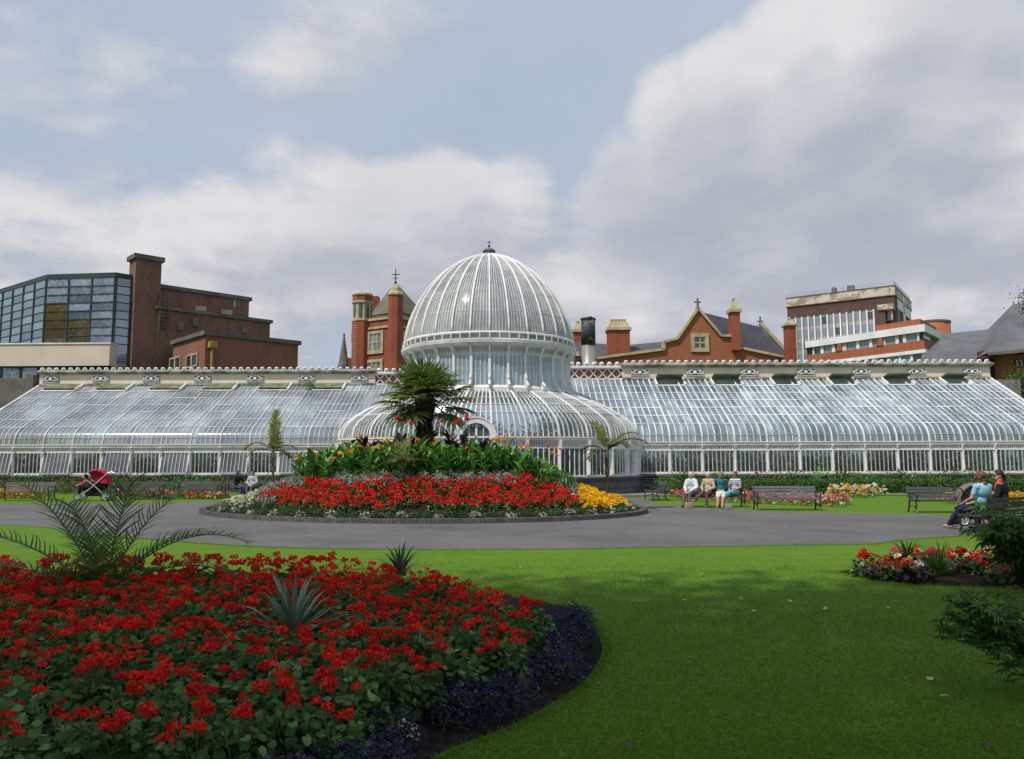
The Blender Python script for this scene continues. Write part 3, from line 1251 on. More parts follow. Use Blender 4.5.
e.add(ring + [(PX - ri + .01, PY0 + .15, 0), (PX + ri - .01, PY0 + .15, 0)], [tuple(range(19))])
e.use(M_white)
e.box((PX - .05, PY0 + .10, 0), (PX + .05, PY0 + .14, zs + ri - .03))
e.box((PX - ri, PY0 + .10, zs - .04), (PX + ri, PY0 + .14, zs + .04))
for s in (-1, 1):
    e.box((PX + s * .32 - .02, PY0 + .11, 0), (PX + s * .32 + .02, PY0 + .14, zs + .5))
    for z in (.9, 1.8):
        e.box((PX + min(0, s * ri), PY0 + .112, z), (PX + max(0, s * ri), PY0 + .142, z + .05))
part(e, 'door', porch)
# paved floor inside
fl = MB()
fl.use(mat('paved_floor', (0.22, 0.2, 0.18), 0.85))
fl.box((HX - 3.9, HY - 4.5, .02), (XR - .2, YB, .06))
part(fl, 'floor')
# ================================================================== ground, path, beds
def lawnmat():
    m = bpy.data.materials.new('lawn')
    m.use_nodes = True
    t = NT(m.node_tree)
    b = t.n['Principled BSDF']
    b.inputs['Roughness'].default_value = 0.9
    b.inputs['Specular IOR Level'].default_value = 0.1
    co = t.new('ShaderNodeTexCoord').outputs['Object']
    big = t.rng(t.noise(co, 0.55, 5.0, 0.6), 0.32, 0.7)
    mid = t.rng(t.noise(co, 3.5, 5.0, 0.65), 0.3, 0.7)
    fin = t.rng(t.noise(co, 60.0, 3.0, 0.7), 0.25, 0.75)
    stripe = t.rng(t.noise(t.vm('MULTIPLY', co, (0.12, 1.1, 1.0)), 1.6, 3.0, 0.55), 0.38, 0.62)
    col = t.mix(big, (0.082, 0.172, 0.011), (0.102, 0.196, 0.015))
    col = t.mix(t.m('MULTIPLY', mid, 0.5), col, (0.128, 0.205, 0.028))
    col = t.mix(t.m('MULTIPLY', stripe, 0.35), col, (0.068, 0.150, 0.009))
    worn = t.rng(t.noise(t.vm('ADD', co, (31, 7, 0)), 0.9, 6.0, .7), .56, .74)
    col = t.mix(t.m('MULTIPLY', worn, .4), col, (0.165, 0.185, 0.045))
    clov = t.rng(t.noise(t.vm('ADD', co, (3, 17, 0)), 1.9, 5.0, .65), .56, .66)
    col = t.mix(t.m('MULTIPLY', clov, .4), col, (0.048, 0.125, 0.018))
    col = t.mix(1.0, col, t.mix(fin, (0.78, 0.78, 0.78), (1.14, 1.14, 1.14)), 'MULTIPLY')
    t.put(b.inputs['Base Color'], col)
    bp = t.new('ShaderNodeBump')
    bp.inputs['Strength'].default_value = 0.7
    bp.inputs['Distance'].default_value = 0.015
    t.put(bp.inputs['Height'], t.noise(co, 45.0, 4.0, 0.7))
    t.l.new(bp.outputs[0], b.inputs['Normal'])
    return m


M_lawn = lawnmat()
def asphaltmat():
    m = bpy.data.materials.new('asphalt')
    m.use_nodes = True
    t = NT(m.node_tree)
    b = t.n['Principled BSDF']
    b.inputs['Roughness'].default_value = 0.9
    b.inputs['Specular IOR Level'].default_value = 0.2
    co = t.new('ShaderNodeTexCoord').outputs['Object']
    col = t.mix(t.rng(t.noise(co, 0.35, 7.0, 0.65), .35, .68), (0.140, 0.136, 0.132), (0.100, 0.097, 0.095))
    col = t.mix(t.m('MULTIPLY', t.rng(t.noise(t.vm('MULTIPLY', co, (.5, 1.6, 1)), 1.1, 6.0, .7), .52, .72), .6), col, (0.175, 0.166, 0.156))
    col = t.mix(t.m('MULTIPLY', t.rng(t.noise(co, 2.6, 5.0, .7), .55, .72), .45), col, (0.085, 0.080, 0.077))
    grit = t.rng(t.noise(co, 70.0, 2.0, .6), .3, .75)
    col = t.mix(1.0, col, t.mix(grit, (.78, .78, .78), (1.22, 1.22, 1.22)), 'MULTIPLY')
    vo = t.new('ShaderNodeTexVoronoi', feature='DISTANCE_TO_EDGE')
    t.put(vo.inputs['Vector'], t.vm('ADD', co, t.comb(t.m('MULTIPLY', t.noise(co, 1.2, 4.0), 1.6), t.m('MULTIPLY', t.noise(t.vm('ADD', co, (9, 4, 1)), 1.2, 4.0), 1.6), 0)))
    vo.inputs['Scale'].default_value = 0.16
    crack = t.m('LESS_THAN', vo.outputs['Distance'], 0.0022)
    col = t.mix(t.m('MULTIPLY', crack, .55), col, (0.05, 0.047, 0.045))
    t.put(b.inputs['Base Color'], col)
    bp = t.new('ShaderNodeBump')
    bp.inputs['Strength'].default_value = 0.35
    bp.inputs['Distance'].default_value = 0.02
    t.put(bp.inputs['Height'], t.noise(co, 55.0, 4.0, 0.6))
    t.l.new(bp.outputs[0], b.inputs['Normal'])
    return m


M_asph = asphaltmat()
M_asph2 = M_asph
M_soil = mat('dark_soil', (0.010, 0.008, 0.006), 0.95, (0.036, 0.028, 0.021), 16.0, 8.0, 0.1, bump=1.0, bscale=30.0)

g = MB()
g.use(M_lawn)
xs = [-600, -60, -20, 20, 60, 600]
ys = [-300, -20, 4, 16, 60, 900]
vs = [(x, y, 0) for y in ys for x in xs]
g.add(vs, [(j * 6 + i, j * 6 + i + 1, (j + 1) * 6 + i + 1, (j + 1) * 6 + i) for j in range(5) for i in range(5)])
ground = structure(g.build('ground'))

near = [(-30, 22.5), (-21, 21.2)] + [tuple(G(px, py)[:2]) for px, py in
        ((0, 525), (80, 533), (160, 540.5), (240, 546), (330, 549), (440, 550), (560, 549.5), (690, 547), (790, 545.5), (868, 544.5), (884, 543), (905, 540), (960, 536.5), (1024, 533))] + [(16, 18.0), (40, 21)]
far_r = [tuple(G(px, py)[:2]) for px, py in ((1024, 517.5), (950, 515), (880, 514), (820, 513), (770, 511.5), (720, 509), (690, 507), (662, 505), (645, 503.5))]
far_r = [(40, 25.5)] + far_r + [(6.4, 34.2), (5.4, 35.6)]
back = [(2.6, 36.3), (-1.2, 36.4), (-4.5, 36.3), (-7.5, 35.6), (-9.6, 34.4)]
far_l = [(-12.2, 32.8), (-16, 31.9), (-20, 31.7), (-30, 31.8)]


def smooth_line(pts, n=4):
    out = []
    for i in range(len(pts) - 1):
        p0, p1, p2, p3 = pts[max(0, i - 1)], pts[i], pts[i + 1], pts[min(len(pts) - 1, i + 2)]
        for k in range(n):
            t = k / n
            out.append(tuple(0.5 * (2 * p1[a] + (p2[a] - p0[a]) * t + (2 * p0[a] - 5 * p1[a] + 4 * p2[a] - p3[a]) * t * t + (3 * p1[a] - p0[a] - 3 * p2[a] + p3[a]) * t ** 3) for a in (0, 1)))
    out.append(pts[-1])
    return out


outline = smooth_line(near) + smooth_line(far_r + back + far_l)
p = MB()
p.use(M_asph)
p.add([(x, y, 0.006) for x, y in outline], [tuple(range(len(outline)))])
path = structure(p.build('path'))

# ---- the round bed: an oval mound inside a brick kerb
BC, BA, BB, BROT = Vector((-3.05, 26.5)), 7.3, 5.6, R(-15)


def bed_pt(th, k=1.0, dr=0.0):
    x, y = (BA * k + dr) * math.cos(th), (BB * k + dr) * math.sin(th)
    return (BC.x + x * math.cos(BROT) - y * math.sin(BROT), BC.y + x * math.sin(BROT) + y * math.cos(BROT))


def bed_r(x, y):
    dx_, dy_ = x - BC.x, y - BC.y
    u = dx_ * math.cos(BROT) + dy_ * math.sin(BROT)
    v = -dx_ * math.sin(BROT) + dy_ * math.cos(BROT)
    return math.hypot(u / BA, v / BB)


def mound(x, y):
    r = bed_r(x, y)
    t = min(1.0, max(0.0, (0.985 - r) / 0.55))
    return 0.10 + 0.98 * t * t * (3 - 2 * t)


k = MB()
M_kerb = brickmat('dark_kerb_brick', (0.10, 0.095, 0.095), (0.07, 0.066, 0.066), (0.2, 0.19, 0.18), 0.55, (0.6, 0.6, 0.6), 0.5)
k.use(mat('dark_kerb', (.075, .072, .074), .85, (.13, .125, .12), 5.0))
NK = 420
for i in range(NK):
    a, b = 2 * math.pi * (i + .04) / NK, 2 * math.pi * (i + .96) / NK
    zt = 0.13 + rng.uniform(-.006, .006)
    q = []
    for z in (-0.05, zt):
        for (th, dr) in ((a, 0), (b, 0), (b, .20), (a, .20)):
            x, y = bed_pt(th, 1.0, dr)
            q.append((x, y, z))
    k.hexa(q)
kerb = structure(k.build('kerb'))
s = MB()
s.use(M_soil)
rr = [0.0, .2, .35, .45, .55, .65, .75, .85, .93, 1.0]
NS = 72
vs = []
for r in rr[1:]:
    for i in range(NS):
        x, y = bed_pt(2 * math.pi * i / NS, r)
        vs.append((x, y, mound(x, y) + 0.02 * mnoise.noise((x * 2, y * 2, 0))))
vs.append((BC.x, BC.y, mound(BC.x, BC.y)))
fs = [(len(vs) - 1, i, (i + 1) % NS) for i in range(NS)]
for j in range(len(rr) - 2):
    fs += [(j * NS + i, (j + 1) * NS + i, (j + 1) * NS + (i + 1) % NS, j * NS + (i + 1) % NS) for i in range(NS)]
s.add(vs, fs)
structure(s.build('bed_soil'))


def soil_patch(pts, h=0.05, name='bed_soil'):
    """low mound of soil over an outline"""
    n = len(pts)
    cx_ = sum(q[0] for q in pts) / n
    cy_ = sum(q[1] for q in pts) / n
    m_ = MB()
    m_.use(M_soil, True)
    vs = []
    for f, z in ((1.0, -0.02), (0.985, 0.012), (0.9, h), (0.5, h * 1.5)):
        for (x, y) in pts:
            vs.append((cx_ + (x - cx_) * f, cy_ + (y - cy_) * f, z + (0.012 * mnoise.noise((x * 5 * f, y * 5, f)) if f < .95 else 0)))
    vs.append((cx_, cy_, h * 1.5))
    fs = [(3 * n + i, 3 * n + (i + 1) % n, 4 * n) for i in range(n)]
    for j in range(3):
        fs += [(j * n + i, j * n + (i + 1) % n, (j + 1) * n + (i + 1) % n, (j + 1) * n + i) for i in range(n)]
    m_.add(vs, fs)
    return structure(m_.build(name))


# ---- the near bed (its outline on the ground)
near_edge = [(400, 800), (440, 757), (500, 733), (550, 708), (588, 682), (605, 655), (603, 638), (592, 623), (574, 612), (540, 602), (480, 593), (400, 585), (300, 580), (180, 577), (60, 577), (-60, 580)]
NB = [tuple(G(px, py)[:2]) for px, py in near_edge] + [(-6.5, 9.3), (-7.6, 7.0), (-6.5, 4.6), (-4, 3.3), (-1.6, 3.3)]
NBS = smooth_line(NB + [NB[0]], 3)[:-1]
soil_patch(NBS, 0.05)
rb_edge = [(843, 572), (870, 580), (930, 585), (1000, 588), (1060, 590)]
rb_back = [(1060, 556), (1000, 556), (930, 561), (870, 567)]
RB = smooth_line([tuple(G(px, py)[:2]) for px, py in rb_edge + rb_back] + [tuple(G(843, 572)[:2])], 3)[:-1]
soil_patch(RB, 0.04)


def inside(pts, x, y):
    c_ = False
    n = len(pts)
    j = n - 1
    for i in range(n):
        if (pts[i][1] > y) != (pts[j][1] > y) and x < (pts[j][0] - pts[i][0]) * (y - pts[i][1]) / (pts[j][1] - pts[i][1]) + pts[i][0]:
            c_ = not c_
        j = i
    return c_


# ---- blades of the lawn near the camera
M_blade = leafmat('grass_blade', [(0.0, (0.080, 0.175, 0.011)), (0.5, (0.108, 0.215, 0.016)), (0.85, (0.15, 0.24, 0.028)), (1.0, (0.24, 0.25, 0.08))], 0.6, 0.3, 0.15, 0.0)
gl = Leaves()
NBL = 400000
yy = 3.9 + (13.9 - 3.9) * rng.random(NBL) ** 1.9
xx = rng.uniform(-0.85, 0.95, NBL) * yy


def inside_np(pts, x, y):
    c_ = np.zeros(len(x), bool)
    j = len(pts) - 1
    for i in range(len(pts)):
        (xi, yi), (xj, yj) = pts[i], pts[j]
        hit = (yi > y) != (yj > y)
        c_ ^= hit & (x < (xj - xi) * (y - yi) / (yj - yi + 1e-12) + xi)
        j = i
    return c_


ok = ~(inside_np(NBS, xx, yy) | inside_np(RB, xx, yy) | inside_np(outline, xx, yy))
ok &= rng.random(NBL) < np.clip((13.8 - yy) / 5.5, 0, 1)
xx, yy = xx[ok], yy[ok]
n = len(xx)
dirs = np.stack([rng.normal(0, .5, n), rng.normal(0, .5, n), np.ones(n)], 1)
hh = rng.uniform(.008, .024, n) * (1 + 1.1 * (rng.random(n) > .985)) * (1 + 0.02 * yy)
gl.add(M_blade, 'tri', np.stack([xx, yy, np.full(n, -.002)], 1), dirs, np.stack([rng.normal(0, 1, n), rng.normal(0, 1, n), np.zeros(n)], 1), hh, rng.uniform(.003, .006, n) * (1 + yy * .12))
tag(gl.build('lawn_grass'), 'short mown green grass of the foreground lawn', 'grass', kind='stuff')

# ragged longer blades where the lawn meets the soil and the path
gl = Leaves()
ep, ed = [], []
for poly_, far_ in ((NBS, 11), (RB, 13), (outline, 17)):
    k_ = len(poly_)
    for i in range(k_):
        a, b = np.array(poly_[i]), np.array(poly_[(i + 1) % k_])
        if a[1] > far_ or abs(a[0]) > a[1] * .9 + 1:
            continue
        ln_ = np.linalg.norm(b - a)
        nrm = np.array([b[1] - a[1], a[0] - b[0]]) / (ln_ + 1e-9)
        if inside(poly_, *(a + b) / 2 + nrm * .03):
            nrm = -nrm
        for _ in range(int(ln_ * 330)):
            q = a + (b - a) * rng.random() + nrm * (rng.random() ** 2 * .07 - .008)
            ep.append((q[0], q[1], -.002))
            ed.append((-nrm[0] * .5 + rng.normal(0, .5), -nrm[1] * .5 + rng.normal(0, .5), 1.0))
n = len(ep)
gl.add(M_blade, 'tri', np.array(ep), np.array(ed), rng.normal(0, 1, (n, 3)) * [1, 1, .1], rng.uniform(.018, .05, n), rng.uniform(.004, .009, n))
tag(gl.build('edge_grass'), 'ragged longer grass along the edges of the beds and path', 'grass', kind='stuff')
# ================================================================== buildings behind
M_brick_brown = brickmat('brown_brick', (0.305, 0.135, 0.09), (0.24, 0.108, 0.072), (0.18, 0.14, 0.12), 0.55, (0.55, 0.5, 0.5), 0.5)
M_brick_mid = brickmat('mid_brick', (0.31, 0.12, 0.07), (0.25, 0.098, 0.06), (0.24, 0.17, 0.13), 0.55, (0.6, 0.55, 0.5), 0.4)
M_brick_red = brickmat('red_brick', (0.37, 0.088, 0.040), (0.30, 0.072, 0.034), (0.30, 0.15, 0.10), 0.55, (0.62, 0.5, 0.45), 0.4)
M_brick_orange = brickmat('orange_brick', (0.40, 0.105, 0.042), (0.34, 0.09, 0.038), (0.33, 0.19, 0.12), 0.55, (0.7, 0.6, 0.5), 0.3)
M_stone = mat('sandstone', (0.52, 0.44, 0.28), 0.8, (0.34, 0.28, 0.17), 1.5)
M_slate = mat('slate', (0.095, 0.09, 0.10), 0.75, (0.065, 0.062, 0.07), 1.2, 6.0, bump=0.3, bscale=6)
M_slate_grey = mat('grey_slate', (0.135, 0.14, 0.15), 0.8, (0.095, 0.10, 0.107), 0.5, 7.0, bump=0.3, bscale=5)
M_slate_green = mat('green_slate', (0.17, 0.165, 0.125), 0.8, (0.12, 0.118, 0.09), 1.2)
M_flat = mat('roof_edge', (0.10, 0.095, 0.085), 0.8, (0.17, 0.16, 0.14), 1.0)
M_win = windowmat('window_pane', (0.035, 0.045, 0.05))
M_winblue = windowmat('window_pane_pale', (0.16, 0.20, 0.22), 0.1)
M_curtain = windowmat('curtain_wall_pane', (0.19, 0.22, 0.29), 0.03, 0.5)
M_curtain_teal = windowmat('teal_wall_pane', (0.20, 0.32, 0.32), 0.12, 0.3)
M_curtain_dark = windowmat('dark_wall_pane', (0.09, 0.15, 0.17), 0.03, 0.4)
M_frame_dark = mat('dark_frame', (0.05, 0.062, 0.065), 0.5)
M_whiteclad = mat('white_cladding', (0.80, 0.77, 0.78), 0.6, (0.68, 0.655, 0.66), 0.6)
M_offwhite = mat('stained_concrete', (0.56, 0.53, 0.45), 0.8, (0.33, 0.24, 0.16), 1.1, lo=0.45, hi=0.6)
M_rust = mat('rusty_streak', (0.34, 0.17, 0.08), 0.8, (0.22, 0.13, 0.08), 1.0)
M_brownpanel = mat('brown_panel', (0.105, 0.062, 0.05), 0.8, (0.08, 0.05, 0.042), 0.8)
M_steel = mat('steel_flue', (0.40, 0.385, 0.34), 0.35, (0.33, 0.31, 0.27), 0.8, metal=0.5)
M_flue_dark = mat('dark_flue_jacket', (0.035, 0.036, 0.04), 0.6, (0.22, 0.22, 0.23), 1.5, lo=0.55, hi=0.66)
M_cream2 = mat('theatre_render', (0.74, 0.61, 0.49), 0.85, (0.62, 0.52, 0.42), 0.25)
M_oldwall = mat('old_stone_wall', (0.19, 0.165, 0.14), 0.9, (0.115, 0.105, 0.09), 0.8, 7.0, bump=0.5, bscale=3)
M_yellowpipe = mat('ochre_pipe', (0.42, 0.27, 0.06), 0.6)
M_wood = mat('dark_timber', (0.10, 0.05, 0.03), 0.7)


class Face:
    """an upright building face through two ground points; s runs along it, n out of it"""

    def __init__(self, A, B):
        self.A = Vector((A[0], A[1], 0))
        self.u = Vector((B[0] - A[0], B[1] - A[1], 0)).normalized()
        n = Vector((self.u.y, -self.u.x, 0))
        if n.dot(-self.A) < 0:
            n = -n
        self.n = n

    def sz(self, px, py):
        d = ray(px, py)
        o = Vector((0, 0, HC))
        t = (self.A - o).dot(self.n) / d.dot(self.n)
        p = o + d * t
        return (p - self.A).dot(self.u), p.z

    def at(self, s, z, n=0.0):
        p = self.A + self.u * s + self.n * n
        return (p.x, p.y, z)

    def box(self, mb, s0, s1, z0, z1, n0, n1):
        s0, s1 = min(s0, s1), max(s0, s1)
        z0, z1 = min(z0, z1), max(z0, z1)
        mb.hexa([self.at(s0, z0, n1), self.at(s1, z0, n1), self.at(s1, z0, n0), self.at(s0, z0, n0),
                 self.at(s0, z1, n1), self.at(s1, z1, n1), self.at(s1, z1, n0), self.at(s0, z1, n0)])

    def pbox(self, mb, p0, p1, n0, n1):
        (s0, za), (s1, zb) = self.sz(*p0), self.sz(*p1)
        self.box(mb, s0, s1, za, zb, n0, n1)

    def quad(self, mb, p0, p1, n):
        (s0, za), (s1, zb) = self.sz(*p0), self.sz(*p1)
        mb.add([self.at(s0, za, n), self.at(s1, za, n), self.at(s1, zb, n), self.at(s0, zb, n)], [(0, 1, 2, 3)])

    def prism(self, mb, pts, n0, n1):
        k_ = len(pts)
        q = [self.at(s, z, n1) for s, z in pts] + [self.at(s, z, n0) for s, z in pts]
        mb.add(q, [tuple(range(k_)), tuple(range(k_, 2 * k_))[::-1]] + [(i, i + k_, (i + 1) % k_ + k_, (i + 1) % k_) for i in range(k_)])


def at_depth(px, Y, py=315):
    q = P(px, py, Y)
    return Vector((q.x, q.y, 0))


def win(face, p0, p1, parent, glass=None, frame=None, nx=2, ny=2, name='window', fw=.12, surround=None, base=0.0):
    """a window: frame with its bars, the pane a sub-part"""
    (s0, za), (s1, zb) = face.sz(*p0), face.sz(*p1)
    s0, s1 = min(s0, s1), max(s0, s1)
    z0, z1 = min(za, zb), max(za, zb)
    m_ = MB()
    if surround:
        m_.use(surround)
        t = .28
        for (a, b, c_, d) in ((s0 - t, s0, z0 - t, z1 + t), (s1, s1 + t, z0 - t, z1 + t), (s0, s1, z1, z1 + t), (s0, s1, z0 - t, z0)):
            face.box(m_, a, b, c_, d, base + .01, base + .13)
    m_.use(frame or M_white)
    h = fw / 2
    for i in range(nx + 1):
        s = s0 + (s1 - s0) * i / nx
        face.box(m_, max(s0, s - h), min(s1, s + h), z0, z1, base + .015, base + .09)
    for i in range(ny + 1):
        z = z0 + (z1 - z0) * i / ny
        face.box(m_, s0, s1, max(z0, z - h), min(z1, z + h), base + .012, base + .085)
    f = m_.build(name, parent)
    g_ = MB()
    g_.use(glass or M_win)
    for i in range(nx):
        for j in range(ny):
            a, b = s0 + (s1 - s0) * i / nx, s0 + (s1 - s0) * (i + 1) / nx
            c_, d = z0 + (z1 - z0) * j / ny, z0 + (z1 - z0) * (j + 1) / ny
            e = rng.uniform(-.006, .006, 4)
            g_.add([face.at(a, c_, base + .035 + e[0] * .4), face.at(b, c_, base + .035 + e[1] * .4), face.at(b, d, base + .035 + e[2] * .4), face.at(a, d, base + .035 + e[3] * .4)], [(0, 1, 2, 3)])
    g_.build('pane', f)
    return f


def block(mb, C, u, lu, v, lv, z0, z1):
    """upright block from a corner along two ground directions"""
    C, u, v = Vector((C[0], C[1], 0)), Vector((u[0], u[1], 0)), Vector((v[0], v[1], 0))
    q = [C, C + u * lu, C + u * lu + v * lv, C + v * lv]
    mb.hexa([(p.x, p.y, z0) for p in q] + [(p.x, p.y, z1) for p in q])


# ------------------------------------------------ brown brick theatre, left
t_r, t_l = Vector((0.73, 0.684, 0)), Vector((-0.684, 0.73, 0))
th = thing('brick_building', 'dark brown brick building stepping down in flat roofed blocks behind a glazed corner', 'building')


def zpx(px, py, Y):
    return P(px, py, Y).z


def corner_block(name, px, Y, ztop, lu, lv, m_, edge=.35, z0=0.0):
    C = at_depth(px, Y)
    lu = Face(C, C + t_r).sz(*lu)[0]
    b_ = MB()
    b_.use(m_)
    block(b_, C, t_r, lu, t_l, lv, z0, ztop)
    w_ = b_.build(name, th)
    r_ = MB()
    r_.use(M_flat)
    C2 = C - t_r * .18 - t_l * .18
    block(r_, C2, t_r, lu + .36, t_l, lv + .36, ztop + .002, ztop + edge)
    r_.build('roof_edge', w_)
    return C


Ct = corner_block('stair_tower', 133.5, 57.5, zpx(135, 258, 57.5), (161.5, 270), 1.5, M_brick_brown)
Cu = corner_block('upper_block', 158, 60.0, zpx(158, 288, 60.0), (249, 305), 8, M_brick_brown, .3)
Cm = corner_block('middle_block', 158, 58.6, zpx(158, 309, 58.6), (270, 325), 6, M_brick_brown, .25)
Cl = corner_block('lower_block', 206.5, 53.0, zpx(206, 335, 53.0), (298, 350), 6.0, M_brick_mid, .3)
fm = Face(Cm, Cm + t_r)
fu = Face(Cu, Cu + t_r)
fl_ = Face(Cl, Cl + t_l)
flr = Face(Cl, Cl + t_r)
for p0, p1 in (((195, 305.5), (206, 311.5)), ((221, 309), (232, 315))):
    win(fu, p0, p1, th, M_win, M_stone, 3, 1, fw=.25)
for p0, p1 in (((170.5, 358.5), (181, 369)), ((187, 355.5), (198, 366))):
    win(fl_, p0, p1, th, M_win, M_stone, 2, 1, fw=.22)
d = MB()
d.use(M_yellowpipe)
s_, z_ = flr.sz(211.5, 341)
d.tube([flr.at(s_, z_, .15), flr.at(s_, z_ - 4, .15)], .1, 8)
flr.box(d, s_ - .25, s_ + .25, z_ - .5, z_ - .05, .02, .4)
d.build('downpipe', th)
d = MB()
d.use(M_flat)
s_, z_ = fm.sz(164, 298)
for dz_ in range(9):
    fm.box(d, s_ - .3, s_ + .3, z_ - .3 * dz_, z_ - .3 * dz_ + .06, .1, .2)
fm.box(d, s_ - .34, s_ - .26, z_ - 2.9, z_ + .3, .05, .15)
fm.box(d, s_ + .26, s_ + .34, z_ - 2.9, z_ + .3, .05, .15)
d.build('ladder', th)
for (px, py) in ((180, 327), (244, 330), (236, 304), (195, 323)):
    d = MB()
    d.use(M_flat)
    s_, z_ = fm.sz(px, py)
    fm.box(d, s_ - .18, s_ + .18, z_ - .3, z_ + .3, .02, .3)
    d.build('vent_pipe', th)

# ------------------------------------------------ glazed modern corner, far left
gb = thing('glass_building', 'modern building with an angled blue glass curtain wall over a cream rendered base', 'building')
K0, K1, K2, K3 = at_depth(-60, 70.0), at_depth(44.5, 57.6), at_depth(113.5, 57.0), at_depth(145.5, 58.6)
ztop = zpx(113, 277, 57.0)
zb_ = zpx(80, 343.5, 57.0)


def curtain(A, B, n, zs, mats_fn, name):
    f = Face(A, B)
    ln = (Vector(B) - Vector(A)).to_2d().length
    g_ = MB()
    for i in range(n):
        for j in range(len(zs) - 1):
            g_.use(mats_fn(i, j))
            e = rng.uniform(-.004, .004, 4)
            g_.add([f.at(ln * i / n, zs[j], e[0]), f.at(ln * (i + 1) / n, zs[j], e[1]), f.at(ln * (i + 1) / n, zs[j + 1], e[2]), f.at(ln * i / n, zs[j + 1], e[3])], [(0, 1, 2, 3)])
    w_ = g_.build(name, gb)
    m_ = MB()
    m_.use(M_frame_dark)
    for i in range(n + 1):
        s = ln * i / n
        f.box(m_, max(0, s - .05), min(ln, s + .05), zs[0], zs[-1], .008, .07)
    for z in zs:
        f.box(m_, 0, ln, z - .03, z + .03, .006, .05)
    m_.build('mullion_grid', w_)
    return f


zs = [zb_ + (ztop - zb_) * k / 8 for k in range(9)]
zs_low = [zb_ - 5.0, zb_ - 3.8, zb_ - 2.6, zb_ - 1.3] + zs
curtain(K0, K1, 11, zs, lambda i, j: M_curtain_dark if (i * 7 + j * 3) % 9 else M_curtain_teal, 'side_curtain_wall')
M_ochre = windowmat('ochre_reflection_pane', (.085, .06, .022), .04, .5)  # ochre reflection on the glass, painted in as pane colour
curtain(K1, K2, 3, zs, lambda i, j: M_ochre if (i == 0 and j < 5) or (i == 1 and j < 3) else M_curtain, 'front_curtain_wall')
curtain(K2, K3, 2, zs_low, lambda i, j: M_curtain_teal if j in (1, 8) else M_curtain, 'corner_curtain_wall')
m_ = MB()
m_.use(M_frame_dark)
pts = [K0, K1, K2, K3, K3 + Vector((-3, 9, 0)), K0 + Vector((4, 9, 0))]
m_.poly([(p.x, p.y) for p in pts], ztop + .06, ztop + .36)
m_.build('roof_edge', gb)
m_ = MB()
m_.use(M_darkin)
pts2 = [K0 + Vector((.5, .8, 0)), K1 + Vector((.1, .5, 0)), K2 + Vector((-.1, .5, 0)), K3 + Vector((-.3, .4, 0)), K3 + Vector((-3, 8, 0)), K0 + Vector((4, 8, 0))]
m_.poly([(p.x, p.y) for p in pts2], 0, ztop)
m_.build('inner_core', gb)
m_ = MB()
m_.use(M_frame_dark)
f_ = Face(K2, K3)
f_.box(m_, 0, 0.0 + .12, zs_low[0], ztop + .05, .0, .16)
m_.bar(K3 + Vector((.05, -.1, zs_low[0])), K3 + Vector((.05, -.1, ztop + .05)), .45)
m_.build('corner_post', gb)
m_ = MB()
m_.use(M_cream2)
f_ = Face(K1, K2)
a, b = at_depth(-60, 56.5), at_depth(111.5, 56.2)
fb = Face(a, b)
lb = (b - a).to_2d().length
fb.box(m_, 0, lb, zpx(60, 366, 56.4), zpx(60, 344.5, 56.4), -1.0, 0)
m_.use(M_whiteclad)
fb.box(m_, 0, lb + .05, zpx(60, 344.5, 56.4) + .002, zpx(60, 343, 56.4), -1.0, .06)
m_.build('base_render', gb)
m_ = MB()
m_.use(M_frame_dark)
fb.box(m_, 0, lb - .1, 0, zpx(60, 366, 56.4) - .005, -1.0, -.22)
m_.build('lower_wall', gb)
for (xa, xb) in ((-30, -1), (0.5, 18.5), (20, 36), (38, 54)):
    win(fb, (xa, 366.8), (xb, 380), gb, M_curtain_dark, M_frame_dark, 1, 1, base=-.2)
# flat roof wedge by the tower
m_ = MB()
m_.use(M_flat)
q = at_depth(123, 58.6)
m_.hexa([(q.x, q.y, ztop), (q.x + 1.4, q.y + .6, ztop), (q.x + 1.4, q.y + 2, ztop), (q.x, q.y + 2, ztop), (q.x + .6, q.y, ztop + .8), (q.x + 1.5, q.y + .6, ztop + 1.7), (q.x + 1.5, q.y + 2, ztop + 1.7), (q.x + .6, q.y + 2, ztop + .8)])
m_.build('roof_wedge', gb)

ow = thing('stone_wall', 'old brown stone boundary wall beyond the left end of the glasshouse', 'wall')
m_ = MB()
m_.use(M_oldwall)
m_.box((-48, 50, -.2), (at_depth(38, 50).x, 50.6, zpx(20, 378, 50)))
m_.box((at_depth(31, 49.7).x, 49.6, -.2), (at_depth(38, 49.7).x, 49.98, zpx(20, 377, 50) + .1))
m_.build('masonry', ow)

# ------------------------------------------------ red brick tower
tw = thing('brick_tower', 'red brick tower with a corner turret and pyramid slate roof left of the dome', 'tower')
Cw = at_depth(397, 74.0)
wl, wr = Vector((-0.853, 0.522, 0)), Vector((0.522, 0.853, 0))
fw_l, fw_r = Face(Cw, Cw + wl), Face(Cw, Cw + wr)
zroof = zpx(390, 318, 74)
b_ = MB()
b_.use(M_brick_red)
block(b_, Cw, wl, 4.5, wr, 5.2, 0, zroof)
b_.build('wall', tw)
b_ = MB()
b_.use(M_stone)
for zz, hh_ in ((zpx(397, 326.5, 74), .22), (zroof, .25)):
    block(b_, Cw - wl * .12 - wr * .12, wl, 4.7, wr, 5.5, zz + .003, zz + hh_)
b_.build('string_course', tw)
win(fw_l, (370, 334.5), (381.5, 350.5), tw, M_winblue, M_stone, 3, 2, surround=M_stone, fw=.14)
win(fw_l, (368, 363), (381, 375), tw, M_winblue, M_stone, 3, 2, surround=M_stone, fw=.14)
win(fw_l, (354, 333), (355.5, 339), tw, M_win, M_stone, 1, 1, surround=M_stone)
win(fw_r, (404, 334), (407, 348), tw, M_win, M_stone, 1, 2, surround=M_stone)
